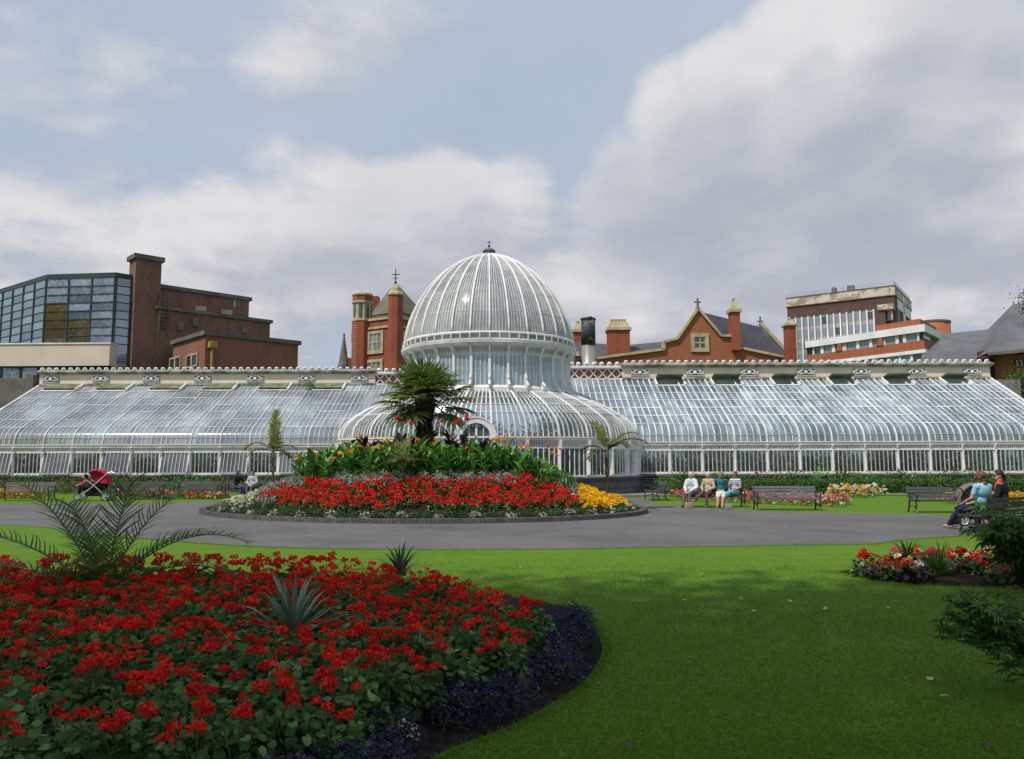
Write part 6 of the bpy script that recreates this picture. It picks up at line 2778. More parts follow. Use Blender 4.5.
# ---------------------------------------------------------------- the bed at the right
RB_small = [(x, y) for x, y in RB]
for i in range(82):
    for _ in range(30):
        x, y = rng.uniform(4.6, 8.6), rng.uniform(9.9, 12.5)
        if inside(RB_small, x, y) and math.hypot(x - RB[0][0], y - RB[0][1]) > .45:
            break
    else:
        continue
    px, _py = project((x, y, .2))
    if px > 1050:
        continue
    r_ = rng.random()
    ms, lb, gp = ([M_red, M_red2], 'red begonia in the mixed flowerbed at the right', 'red begonias of the right bed')
    if r_ > .86:
        ms, lb, gp = [M_whitep], 'white begonia in the mixed flowerbed at the right', 'white begonias of the right bed'
    elif r_ > .76:
        ms, lb, gp = [M_hot, M_pink], 'pink begonia in the mixed flowerbed at the right', 'pink begonias of the right bed'
    elif r_ > .68:
        ms, lb, gp = [M_yellow, M_orange], 'yellow begonia in the mixed flowerbed at the right', 'yellow begonias of the right bed'
    lv = Leaves()
    dome_leaves(lv, M_leaf_ger if i % 3 else M_leaf_bronze, 'oval', 44, .13, .17, .085, .7, .0)
    st = MB()
    st.use(M_stem)
    for k in range(int(rng.integers(1, 4))):
        a, r = rng.uniform(0, 6.28), rng.uniform(.0, .13)
        z = rng.uniform(.11, .23)
        st.tube([(0, 0, .02), (r * math.cos(a), r * math.sin(a), z)], .004, 4)
        flower_ball(lv, ms[rng.integers(len(ms))], (r * math.cos(a), r * math.sin(a), z), rng.uniform(.025, .048), 18, .9)
    lv.addmb(st)
    o = lv.build('begonia_plant', None, (x, y, .04))
    tag(o, lb, 'begonia', gp)
for (px, py, m, lb) in ((864, 556, M_red2, 'single tall scarlet dahlia at the left tip of the right flowerbed'), (931, 553, M_hot, 'large bright pink dahlia head in the right flowerbed'), (960, 551, M_red2, 'tall scarlet dahlia head beside the dark leafy bush')):
    q_ = P(px, py, 11.0)
    t_ = thing('dahlia', lb, 'dahlia', (q_.x, q_.y, 0.03))
    s_ = MB()
    s_.use(M_stem)
    s_.tube([(0, 0, 0), (.01, 0, q_.z - .05)], .006, 5)
    s_.build('stem', t_)
    lv = Leaves()
    flower_ball(lv, m, (0, 0, q_.z - .03), .065, 40, .75, .9)
    lv.build('bloom', t_)
q_ = G(925, 565, .1)
tag(rosette(26, .34, .045, M_leaf_dark).build('spiky_plant', None, (q_.x, q_.y + .5, .1)), 'dark green spiky plant at the back of the right flowerbed', 'spiky plant')
q_ = G(950, 575, .1)
lv = Leaves()
for k in range(70):
    a, e = rng.uniform(0, 6.28), rng.uniform(.5, 1.4)
    d = np.array([math.cos(a) * math.cos(e), math.sin(a) * math.cos(e), math.sin(e)])
    lv.add(M_leaf_mid, 'blade', [(rng.normal(0, .04), rng.normal(0, .04), 0)], [d], [(-d[0], -d[1], 1)], rng.uniform(.35, .6), .02)
tag(lv.build('grassy_plant', None, (q_.x, q_.y + .3, .04)), 'tuft of long grassy leaves beside the dark leafy bush', 'ornamental grass')


def lobed_bush(name, label, stems, m, leaf_r=.2, per=9, loc=(0, 0, 0), stem_r=.012, t0=.35):
    """stems carrying hand shaped leaves of pointed lobes"""
    t_ = thing(name, label, 'bush', loc)
    for s in stems:
        lv_ = Leaves()
        mb_ = MB()
        mb_.use(M_leaf_dark)
        pts = [Vector(p) for p in s]
        mb_.tube(pts, [stem_r * (1 - .5 * i / len(pts)) for i in range(len(pts))], 6)
        for k_ in range(per):
            t = t0 + (1 - t0) * (k_ + rng.random()) / per
            f = t * (len(pts) - 1)
            i_ = min(int(f), len(pts) - 2)
            p = pts[i_].lerp(pts[i_ + 1], f - i_)
            dv = Vector(unit(1, -.2, .7)[0])
            hub = p + dv * rng.uniform(.06, .16)
            mb_.tube([p, hub], .003, 4)
            up = (Vector((0, 0, 1)) + Vector(rng.normal(0, .35, 3))).normalized()
            side = dv.cross(up).normalized()
            dn = up.cross(side).normalized()
            nl = 7
            for q in range(nl):
                a = (q / (nl - 1) - .5) * R(230)
                v = dn * math.cos(a) + side * math.sin(a) - Vector((0, 0, .25))
                ln = leaf_r * (1 - .35 * abs(a) / R(115)) * rng.uniform(.85, 1.1)
                lv_.add(m, 'oval', [tuple(hub)], [tuple(v)], [tuple(up)], ln, ln * .30)
        lv_.addmb(mb_)
        lv_.build('stem', t_)
    return t_


def stems_for(n, h, spread, lean=(0, 0)):
    out = []
    for k_ in range(n):
        a = rng.uniform(0, 6.28)
        r = spread * math.sqrt(rng.random())
        hh_ = h * rng.uniform(.65, 1.05)
        e = Vector((r * math.cos(a) + lean[0], r * math.sin(a) + lean[1], hh_))
        out.append([(0.05 * math.cos(a), .05 * math.sin(a), 0), tuple(e * .5 + Vector((0, 0, .08 * h))), tuple(e)])
    return out


q_ = G(1034, 585, 0.05)
lobed_bush('lobed_leaf_bush', 'tall dark bush of hand shaped leaves in the right flowerbed', stems_for(32, .92, .62), M_leaf_bush, .20, 10, (q_.x, q_.y + .15, .03))
LB2 = G(1046, 690)
sp2 = []
for k_ in range(20):
    px, py = rng.uniform(946, 1002), rng.uniform(594, 642)
    if (px - 978) ** 2 / 36 ** 2 + (py - 624) ** 2 / 32 ** 2 > 1:
        continue
    e = P(px, py, LB2.y + rng.uniform(-.25, .15)) - Vector((LB2.x, LB2.y, 0))
    sp2.append([(0, 0, 0), tuple(Vector((e.x * .4, e.y * .4, max(.12, e.z * .75)))), tuple(e)])
for (px, py) in ((1014, 664), (1022, 676), (1018, 650), (1016, 608), (1022, 596), (1026, 620), (1012, 640), (1030, 660)):
    e = P(px, py, LB2.y + rng.uniform(-.2, .2)) - Vector((LB2.x, LB2.y, 0))
    sp2.append([(0, 0, 0), tuple(Vector((e.x * .5, e.y * .5, max(.1, e.z * .7)))), tuple(e)])
lobed_bush('lobed_leaf_bush', 'low dark bush of jagged leaves leaning over the lawn at the right edge', sp2, M_leaf_bush, .09, 8, (LB2.x, LB2.y, 0), .005, .66)


# ---------------------------------------------------------------- trees
def tree(name, label, x, y, blobs, trunk_h, trunk_r, n, leaf, m, grp=None, n_limb=7):
    t_ = thing(name, label, 'tree', (x, y, 0), 0, grp)
    mb_ = MB()
    mb_.use(M_trunk, True)
    mb_.tube([(0, 0, -.2), (.1, .05, trunk_h * .5), (0, 0, trunk_h), (.2, .1, trunk_h * 1.4)], [trunk_r * 1.3, trunk_r, trunk_r * .8, trunk_r * .4], 12)
    for k_ in range(n_limb):
        b = blobs[k_ % len(blobs)]
        mb_.tube([(0, 0, trunk_h * rng.uniform(.75, 1.2)), (b[0] * .45, b[1] * .45, (trunk_h + b[2]) * .55), (b[0], b[1], b[2])], [trunk_r * .45, trunk_r * .3, trunk_r * .1], 7)
    mb_.build('trunk', t_)
    lv_ = Leaves()
    nc = max(12, n // 34)
    cpos, cd = in_blobs(blobs, nc, .35)
    k_ = rng.integers(0, nc, n)
    off = rng.normal(0, 1, (n, 3)) * leaf * 2.3
    pos = cpos[k_] + off
    lv_.add(m, 'oval', pos, rng.normal(0, 1, (n, 3)) + cd[k_] * .4, rng.normal(0, .5, (n, 3)) + [0, 0, 1], leaf * rng.uniform(.7, 1.3, n), leaf * .6)
    lv_.build('crown', t_)
    return t_


q_ = P(1030, 395, 52)
tree('broadleaf_tree', 'leafy green tree at the right edge in front of the brick wall', q_.x, 52, [(0, 0, 5.0, 1.6, 1.5, 2.0), (.3, .2, 3.4, 1.7, 1.5, 1.4), (-.2, 0, 6.6, .9, 1, .9)], 2.2, .14, 9000, .20, M_leaf_mid)
q_ = P(1032, 302, 50)
tree('broadleaf_tree', 'taller tree whose branch tip enters the sky at the right edge', q_.x + 1.5, 50, [(-.6, 0, q_.z, 1.5, 1.4, .75), (1.5, 0, q_.z - 2.0, 2.4, 2, 2.2), (2.2, 0, q_.z + 1, 2, 2, 1.5)], 5.0, .2, 9000, .20, M_leaf_mid)
tree('broadleaf_tree', 'tall park tree far to the left that the glass building mirrors', -62, 27, [(0, 0, 15, 6, 6, 7), (3, 1, 20, 5, 5, 5), (-4, 0, 18, 5, 5, 5)], 8.0, .45, 6000, .5, M_leaf_dark, 'park trees behind the viewer')
# the trees behind the photographer's left whose shade covers the near lawn
tree('broadleaf_tree', 'large park tree behind the viewer shading the near lawn', -19.5, -10.0,
     [(-2, 3.2, 28, 5.2, 4.8, 3.2), (3.2, 4.0, 28, 5.2, 4.9, 3.2), (0, -.5, 30, 5, 4.6, 3.2), (-5, 1, 26, 4.5, 4, 3), (4, 0, 24.5, 4, 3.5, 2.6)], 14.0, .6, 30000, .34, M_leaf_mid, 'park trees behind the viewer', 10)
tree('broadleaf_tree', 'second park tree behind the viewer, farther to the right', -8.5, -10.0,
     [(-2.6, 4.0, 28, 5.2, 4.9, 3.2), (2.4, 4.0, 28, 5.2, 4.9, 3.2), (6.0, 4.4, 27.5, 4.2, 4.4, 2.8), (0, -.5, 30, 5, 4.6, 3.2), (-1, 0, 24.5, 4, 3.5, 2.6)], 14.0, .55, 30000, .34, M_leaf_mid, 'park trees behind the viewer', 10)
# ================================================================== benches
M_slat = mat('weathered_bench_slat', (0.085, 0.085, 0.082), 0.7, (0.05, 0.05, 0.048), 3.0, stretch=(.4, 4, 4))
M_slat_grey = mat('grey_bench_slat', (0.16, 0.15, 0.145), 0.75, (0.10, 0.095, 0.09), 3.0, stretch=(.4, 4, 4))


def make_bench(label, loc, rz, length=1.9, slat=None, group='park benches'):
    """slatted bench facing its own -Y, with cast iron ends"""
    t_ = thing('park_bench', label, 'bench', loc, rz, group)
    h = length / 2
    m_ = MB()
    m_.use(slat or M_slat)
    for i in range(5):
        y = -.24 + i * .105
        z = .44 + (.012 if i in (0, 4) else 0)
        m_.box((-h, y - .04, z - .016), (h, y + .04, z + .016))
    m_.box((-h, -.30, .40), (h, -.285, .45))
    m_.build('seat', t_)
    m_ = MB()
    m_.use(slat or M_slat)
    for i in range(4):
        z = .54 + i * .105
        y = .245 + (z - .46) * .26
        m_.hexa([(-h, y - .014, z - .04), (h, y - .014, z - .04), (h, y + .014, z - .04), (-h, y + .014, z - .04),
                 (-h, y + .008, z + .042), (h, y + .008, z + .042), (h, y + .036, z + .042), (-h, y + .036, z + .042)])
    m_.build('backrest', t_)
    for s in (-1, 1):
        m_ = MB()
        m_.use(M_black)
        x = s * (h - .03)
        m_.tube([(x, -.29, 0), (x, -.24, .12), (x, -.27, .30), (x, -.25, .43)], [.03, .022, .024, .026], 6)
        m_.tube([(x, .36, 0), (x, .28, .16), (x, .22, .43), (x, .30, .70), (x, .385, .93)], [.03, .024, .026, .022, .018], 6)
        m_.tube([(x, -.26, .43), (x, 0, .415), (x, .22, .43)], .022, 6)
        m_.tube([(x, -.25, .43), (x, -.34, .52), (x, -.35, .63), (x, -.26, .68), (x, 0, .665), (x, .29, .68)], [.022, .022, .026, .026, .024, .02], 6)
        m_.tube([(x, -.24, .14), (x, -.05, .24), (x, .12, .24), (x, .27, .16)], .016, 5)
        m_.tube([(x, -.1, .42), (x, -.02, .52), (x, .06, .56), (x, .1, .5), (x, .04, .46)], .012, 5)
        m_.build('bench_end', t_)
    t_.scale = (1, 1, .86)
    return t_


def on_ground(px, py):
    q_ = G(px, py)
    return (q_.x, q_.y, 0)


def face_cam(p, off=0.0):
    """rotation that turns a thing's -Y towards the camera"""
    return -math.atan2(p[0], p[1]) + off


B_far = on_ground(716, 507.0)
make_bench('dark slatted bench carrying the four seated visitors', B_far, R(-4), 1.95)
B_empty = on_ground(787, 510)
make_bench('empty grey slatted bench with pink flowers showing through its back', B_empty, R(-6), 2.05, M_slat_grey)
B_r2 = on_ground(938, 512.5)
make_bench('empty dark bench on the far side of the path behind the pram', B_r2, R(-5), 1.55)
B_side = on_ground(655, 500)
make_bench('dark bench seen end on beside the grey stone plinth', B_side, R(-88), 1.6)
B_l0 = on_ground(26, 500.5)
make_bench('long dark bench at the left edge in front of orange flowers', B_l0, R(5), 2.15, M_slat_grey)
B_l1 = on_ground(140, 499.5)
make_bench('dark bench between the red pram and the round bed, left one of two', B_l1, R(6), 1.9)
B_l2 = on_ground(198, 498.8)
make_bench('dark bench between the red pram and the round bed, right one of two', B_l2, R(6), 1.9)
B_l3 = on_ground(245, 497.5)
make_bench('dark bench half hidden behind the white flowers carrying the couple', B_l3, R(8), 1.7)
nb_a = G(972, 533)
NB_DIR = Vector((0.85, 0.53, 0))           # along the bench
NB_FACE = Vector((-0.53, 0.85, 0))         # where the sitters look
nb_c = Vector((nb_a.x, nb_a.y, 0)) + NB_DIR * 1.0
NB_RZ = math.atan2(NB_FACE.x, -NB_FACE.y)
make_bench('black iron ended bench with two women, seen from behind at the right edge', tuple(nb_c), NB_RZ, 2.0)

# ================================================================== people
SKIN = mat('skin', (0.56, 0.31, 0.22), 0.55, (0.48, 0.25, 0.17), 6.0)
M_eye = mat('eye_dark', (0.02, 0.015, 0.012), 0.3)
DG = None


def fabric(name, c, c2=None):
    return mat(name, c, 0.85, c2 or tuple(k * .75 for k in c), 5.0, bump=.2, bscale=30)


def skinned(mb, name, parent, m, voxel=.011, smooth=4):
    """melts overlapping tapered limbs into one continuous surface"""
    me = mb.mesh('raw')
    o = bpy.data.objects.new('raw', me)
    COL.objects.link(o)
    r = o.modifiers.new('r', 'REMESH')
    r.mode = 'VOXEL'
    r.voxel_size = voxel
    s = o.modifiers.new('s', 'SMOOTH')
    s.factor = .5
    s.iterations = smooth
    dg_ = bpy.context.evaluated_depsgraph_get()
    me2 = bpy.data.meshes.new_from_object(o.evaluated_get(dg_))
    me2.name = name
    bpy.data.objects.remove(o)
    me2.materials.clear()
    for mm in (m if isinstance(m, (list, tuple)) else [m]):
        me2.materials.append(mm)
    me2.polygons.foreach_set('use_smooth', [True] * len(me2.polygons))
    return link(name, me2, parent)


def limb(mb, a, b, ra, rb):
    a, b = Vector(a), Vector(b)
    mb.tube([a, a.lerp(b, .5), b], [ra, (ra + rb) / 2 * 1.04, rb], 10)
    mb.ball(a, ra, 10, 7)
    mb.ball(b, rb, 10, 7)


def hand(mb, w, d, up, side):
    """palm, four unequal bent fingers and a thumb"""
    w, d, up = Vector(w), Vector(d).normalized(), Vector(up).normalized()
    s = d.cross(up).normalized() * side
    limb(mb, w, w + d * .08, .026, .03)
    mb.ball(w + d * .055, (.036, .036, .03), 8, 6)
    for i, ln in enumerate((.066, .076, .07, .054)):
        r0 = w + d * .085 + s * (-.03 + .02 * i)
        k1 = r0 + d * ln * .5 - up * .008
        k2 = k1 + d * ln * .32 - up * .026
        limb(mb, r0, k1, .0095, .0088)
        limb(mb, k1, k2, .0088, .0075)
    t0 = w + d * .03 - s * .03
    t1 = t0 + d * .035 - s * .028
    limb(mb, t0, t1, .013, .011)
    limb(mb, t1, t1 + d * .032 - up * .008, .011, .009)


def person(label, loc, rz, top, legs, hair, P_=None, group=None, sc=.91):
    """a sitter looking along its own -Y, hips at the origin's height .47"""
    P_ = P_ or {}
    t_ = thing('person', label, 'person', loc, rz, group)
    t_.scale = (sc, sc, sc)
    lean, turn = P_.get('lean', .06), P_.get('turn', 0.0)
    hip = {s: Vector((s * .095, 0, .545)) for s in (-1, 1)}
    pel, waist = Vector((0, .01, .55)), Vector((0, .02 + lean * .4, .72))
    chest, neck = Vector((0, .02 + lean * .9, .94)), Vector((0, .0 + lean * 1.1, 1.09))
    head = neck + Vector((math.sin(turn) * .02, -.03, .135))
    sh = {s: chest + Vector((s * .175, .0, .07)) for s in (-1, 1)}
    el, wr = {}, {}
    for s in (-1, 1):
        el[s] = Vector(P_.get('elbow%d' % s, (s * .25, -.06 + lean, .76)))
        wr[s] = Vector(P_.get('wrist%d' % s, (s * .08, -.25, .66)))
    kn, an = {}, {}
    for s in (-1, 1):
        kn[s] = Vector(P_.get('knee%d' % s, (s * .11, -.43, .53)))
        an[s] = Vector(P_.get('ankle%d' % s, (s * .11, -.47, .09)))
    toe = {}
    for s in (-1, 1):
        sh_d = (an[s] - kn[s]).normalized()
        fwd = Vector((s * .15, -1, 0))
        toe[s] = an[s] + (fwd - sh_d * min(0, fwd.dot(sh_d)) * .4).normalized() * .15 + Vector((0, 0, -.045))
    b = MB()
    b.use(SKIN)

    def torso(mb, e):
        mb.ball(pel, (.165 + e, .125 + e, .12 + e), 14, 10)
        mb.ball(waist, (.135 + e, .105 + e, .14 + e), 14, 10)
        mb.ball(chest, (.165 + e, .115 + e, .17 + e), 14, 10)
        for s in (-1, 1):
            limb(mb, chest + Vector((0, 0, .08)), sh[s], .075 + e, .062 + e)

    torso(b, 0)
    limb(b, chest + Vector((0, 0, .1)), neck, .06, .05)
    limb(b, neck, head + Vector((0, .02, -.03)), .05, .052)
    fx_, fy_ = math.sin(turn), -math.cos(turn)
    b.ball(head + Vector((0, .005, .015)), (.078, .092, .108), 16, 12)
    b.ball(head + Vector((fx_ * .03, fy_ * .03, -.045)), (.058, .06, .065), 12, 9)
    b.ball(head + Vector((fx_ * .095, fy_ * .095, -.012)), (.015, .02, .022), 8, 6)
    b.ball(head + Vector((fx_ * .082, fy_ * .082, -.055)), (.026, .016, .011), 8, 6)
    for s in (-1, 1):
        b.ball(head + Vector((math.cos(turn) * s * .078, math.sin(turn) * s * .078 + .01, -.005)), (.014, .022, .03), 8, 6)
        limb(b, sh[s], el[s], .05, .040)
        limb(b, el[s], wr[s], .040, .028)
        hd_ = (wr[s] - el[s]).normalized() + Vector((-s * .3, -.5, -.2))
        hand(b, wr[s], hd_, (0, 0, 1), s)
        limb(b, hip[s], kn[s], .082, .056)
        limb(b, kn[s], kn[s].lerp(an[s], .35), .056, .055)
        limb(b, kn[s].lerp(an[s], .35), an[s], .055, .036)
        limb(b, an[s] + Vector((0, .03, -.045)), toe[s], .034, .026)
    skinned(b, 'body', t_, SKIN, .010, 3)
    e_ = MB()
    e_.use(M_eye)
    for s in (-1, 1):
        c0 = head + Vector((fx_ * .082 + math.cos(turn) * s * .032, fy_ * .082 + math.sin(turn) * s * .032, .012))
        e_.ball(c0, .010, 8, 6)
    e_.build('eyes', t_)
    # top
    kind, m_top = top[0], top[1]
    c = MB()
    c.use(m_top)
    torso(c, .016)
    for s in (-1, 1):
        limb(c, sh[s], el[s] if kind == 'long' else sh[s].lerp(el[s], .62), .064, .056)
        if kind == 'long':
            limb(c, el[s], el[s].lerp(wr[s], .86), .055, .042)
    limb(c, chest + Vector((0, 0, .09)), neck - Vector((0, 0, .02)), .085, .064)
    skinned(c, 'top', t_, m_top, .012, 4)
    if len(top) > 2:                        # open jacket or cardigan over the top
        c = MB()
        c.use(top[2])
        for s in (-1, 1):
            limb(c, sh[s], el[s], .078, .066)
            limb(c, el[s], el[s].lerp(wr[s], .8), .064, .05)
            c.ball(chest + Vector((s * .1, .02, -.01)), (.105, .125, .19), 12, 9)
            c.ball(waist + Vector((s * .105, .03, -.02)), (.085, .12, .19), 12, 9)
        c.ball(chest + Vector((0, .065, -.02)), (.17, .09, .2), 12, 9)
        c.ball(waist + Vector((0, .07, 0)), (.15, .09, .2), 12, 9)
        skinned(c, 'cardigan', t_, top[2], .013, 4)
    # legs
    kl, m_leg = legs
    c = MB()
    c.use(m_leg)
    c.ball(pel, (.182, .142, .125), 14, 10)
    for s in (-1, 1):
        limb(c, hip[s], kn[s], .100, .072)
        if kl == 'trousers':
            limb(c, kn[s], an[s] + Vector((0, 0, .01)), .072, .062)
    if kl == 'skirt':
        limb(c, hip[-1].lerp(hip[1], .5), kn[-1].lerp(kn[1], .5) + Vector((0, 0, -.01)), .115, .10)
        for s in (-1, 1):
            limb(c, kn[s], kn[s].lerp(an[s], .25), .078, .085)
    skinned(c, kl if kl == 'trousers' else 'skirt', t_, m_leg, .013, 4)
    for s in (-1, 1):
        c = MB()
        c.use(P_.get('shoe', M_black), True)
        limb(c, an[s] + Vector((0, .035, -.05)), toe[s], .040, .034)
        c.build('shoe', t_)
    # hair
    c = MB()
    c.use(hair[1])
    bk = Vector((-fx_, -fy_, 0))
    c.ball(head + bk * .030 + Vector((0, 0, .045)), (.100, .104, .104), 14, 10)
    for k_ in range(14):
        v_ = Vector(unit(1, .1, 1)[0])
        if v_.dot(-bk) < .75:
            c.ball(head + bk * .03 + Vector((0, 0, .03)) + v_ * .085, rng.uniform(.025, .04), 7, 5)
    if hair[0] == 'long':
        for k_ in range(26):
            a = rng.uniform(-1.9, 1.9)
            v = bk * math.cos(a) + Vector((bk.y, -bk.x, 0)) * math.sin(a)
            c.ball(head + v * rng.uniform(.06, .115) + Vector((0, 0, rng.uniform(-.2, .06))), rng.uniform(.03, .05), 7, 5)
    elif hair[0] == 'tail':
        c.ball(head + bk * .12 + Vector((0, 0, -.01)), (.05, .05, .06), 8, 6)
        c.ball(head + bk * .15 + Vector((0, 0, -.07)), (.035, .035, .07), 8, 6)
    else:
        c.ball(head + bk * .055 + Vector((0, 0, -.01)), (.088, .075, .085), 10, 8)
        for s in (-1, 1):
            c.ball(head + bk * .02 + Vector((math.cos(turn) * s * .078, math.sin(turn) * s * .078, .015)), (.034, .05, .06), 8, 6)
    # leave the face free
    hm = skinned(c, 'hair', t_, hair[1], .010, 2)
    if P_.get('glasses'):
        c = MB()
        c.use(M_black)
        for s in (-1, 1):
            c0 = head + Vector((fx_ * .090 + math.cos(turn) * s * .034, fy_ * .090 + math.sin(turn) * s * .034, .014))
            c.ball(c0, (.028, .026, .022), 10, 7)
            c.bar(c0, head + Vector((math.cos(turn) * s * .08, math.sin(turn) * s * .08, .016)), .008)
        c.bar(head + Vector((fx_ * .1, fy_ * .1, .018)) + Vector((-.02 * math.cos(turn), -.02 * math.sin(turn), 0)), head + Vector((fx_ * .1, fy_ * .1, .018)) + Vector((.02 * math.cos(turn), .02 * math.sin(turn), 0)), .008)
        c.build('sunglasses', t_)
    return t_


def hairmat(name, c):
    return mat('hair_' + name, c, .5, tuple(k * .6 for k in c), 18.0, spec=.4, bump=.6, bscale=40)


def stripes(name, c1, c2, per=.05):
    m = bpy.data.materials.new(name)
    m.use_nodes = True
    t = NT(m.node_tree)
    z = t.sep(t.new('ShaderNodeTexCoord').outputs['Object'])[2]
    k = t.m('GREATER_THAN', t.m('FRACT', t.m('DIVIDE', z, per)), .5)
    t.put(t.n['Principled BSDF'].inputs['Base Color'], t.mix(k, c1, c2))
    t.n['Principled BSDF'].inputs['Roughness'].default_value = .85
    return m


H_grey, H_white = hairmat('grey', (.42, .40, .37)), hairmat('white', (.62, .60, .56))
H_brown, H_dark, H_auburn, H_sandy = hairmat('brown', (.07, .035, .02)), hairmat('dark', (.018, .013, .011)), hairmat('auburn', (.17, .06, .028)), hairmat('sandy', (.30, .17, .09))
brz = R(-4)


def on_bench(c, rz, s, fwd=.02):
    """a seat s metres along a bench; fwd towards its front"""
    return (c[0] + s * math.cos(rz) + fwd * math.sin(rz), c[1] + s * math.sin(rz) - fwd * math.cos(rz), 0)


GRP = 'visitors on the far bench'
person('woman with white hair, white cardigan and grey trousers, leftmost on the far bench', on_bench(B_far, brz, -.84, .06), brz + R(-34),
       ('short', fabric('pale_blue_cloth', (.55, .66, .70)), fabric('white_knit', (.74, .78, .76))), ('trousers', fabric('grey_trouser', (.16, .13, .135))), ('short', H_white),
       {'lean': -.02, 'wrist-1': (-.06, -.36, .60), 'wrist1': (.06, -.38, .60)}, GRP)
person('person in a beige jacket with crossed legs in brown trousers on the far bench', on_bench(B_far, brz, -.27), brz + R(-30),
       ('long', fabric('beige_jacket', (.52, .40, .28))), ('trousers', fabric('brown_trouser', (.12, .085, .07))), ('short', H_white),
       {'knee-1': (-.02, -.44, .60), 'ankle-1': (-.30, -.56, .30), 'wrist-1': (-.1, -.30, .64), 'lean': .08, 'shoe': fabric('tan_shoe', (.33, .22, .13))}, GRP)
person('woman with sunglasses, dark teal cardigan and white skirt on the far bench', on_bench(B_far, brz, .17), brz + R(-8),
       ('short', fabric('teal_top', (.03, .16, .20)), fabric('dark_teal_cardigan', (.015, .055, .075))), ('skirt', fabric('white_skirt', (.72, .70, .66))), ('short', H_sandy),
       {'glasses': True, 'turn': R(10), 'ankle-1': (-.16, -.62, .09), 'ankle1': (.0, -.66, .09), 'shoe': fabric('beige_shoe', (.42, .33, .25))}, GRP)
person('woman in a navy and white striped top and turquoise skirt, rightmost on the far bench', on_bench(B_far, brz, .66), brz + R(-40),
       ('short', stripes('striped_jersey', (.72, .74, .74), (.02, .035, .09), .075)), ('skirt', fabric('turquoise_skirt', (.07, .40, .47))), ('short', H_auburn),
       {'knee1': (.02, -.44, .56), 'ankle1': (-.34, -.60, .13), 'ankle-1': (-.28, -.52, .09), 'shoe': fabric('brown_sandal', (.22, .10, .06)), 'glasses': True}, GRP)
GR2 = 'women on the near bench'
nbp = lambda s, f=.02: tuple(nb_c + NB_DIR * s + NB_FACE * f)
person('woman with long curly auburn hair, light blue top and navy trousers on the near bench', nbp(-.52, .05), NB_RZ + R(-16),
       ('short', fabric('light_blue_top', (.30, .58, .70))), ('trousers', fabric('navy_trouser', (.035, .04, .11))), ('long', H_auburn),
       {'turn': R(-35), 'knee-1': (-.10, -.44, .52), 'knee1': (.10, -.44, .50), 'ankle-1': (-.12, -.86, .12), 'ankle1': (.05, -.82, .11), 'wrist1': (.12, -.34, .62), 'wrist-1': (-.10, -.34, .62), 'lean': .10,
        'shoe': fabric('pink_sandal', (.5, .3, .26))}, GR2, 1.0)
person('woman with dark tied hair, sunglasses, orange top and black cardigan on the near bench', nbp(.44, .08), NB_RZ + R(22),
       ('short', fabric('orange_top', (.78, .13, .03)), fabric('black_cardigan', (.012, .012, .014))), ('trousers', fabric('black_trouser', (.015, .015, .018))), ('tail', H_dark),
       {'turn': R(30), 'glasses': True, 'lean': .02, 'wrist-1': (-.12, -.34, .66)}, GR2, 1.02)
GR3 = 'couple behind the white flowers'
crz = R(8)
person('person in a dark jacket, left one of the couple behind the white flowers', on_bench(B_l3, crz, -.36, .05), crz + R(48),
       ('long', fabric('black_jacket', (.02, .02, .025)), ), ('trousers', fabric('denim', (.05, .07, .14))), ('short', H_brown),
       {'turn': R(30), 'wrist1': (.24, -.30, .78), 'elbow1': (.27, -.12, .80), 'lean': -.05}, GR3)
person('person with sunglasses and a pale top, right one of the couple behind the white flowers', on_bench(B_l3, crz, .30), crz + R(-8),
       ('long', fabric('pale_grey_top', (.50, .50, .54))), ('trousers', fabric('grey_blue_trouser', (.12, .13, .17))), ('short', H_dark),
       {'glasses': True}, GR3)


# ================================================================== bags, prams
def handbag(label, loc, m, s=1.0, rz=0.0):
    t_ = thing('handbag', label, 'bag', loc, rz)
    b_ = MB()
    b_.use(m, True)
    b_.hexa([(-.19 * s, -.07 * s, 0), (.19 * s, -.07 * s, 0), (.19 * s, .07 * s, 0), (-.19 * s, .07 * s, 0),
             (-.15 * s, -.045 * s, .26 * s), (.15 * s, -.045 * s, .26 * s), (.15 * s, .045 * s, .26 * s), (-.15 * s, .045 * s, .26 * s)])
    o_ = b_.build('bag_body', t_)
    bv = o_.modifiers.new('b', 'BEVEL')
    bv.width, bv.segments = .03 * s, 3
    b_ = MB()
    b_.use(m)
    b_.tube([(-.1 * s, 0, .25 * s), (-.09 * s, 0, .36 * s), (0, 0, .41 * s), (.09 * s, 0, .36 * s), (.1 * s, 0, .25 * s)], .012 * s, 6)
    b_.build('handle', t_)


p_ = G(689, 508.8)
handbag('tan leather handbag on the path at the feet of the woman in the white cardigan', (p_.x, p_.y, 0), fabric('tan_leather', (.36, .25, .15)), .85, R(10))
p_ = G(729, 509.2)
handbag('pale grey shopping bag on the path below the striped top', (p_.x, p_.y, 0), fabric('grey_bag', (.26, .26, .28)), .7)

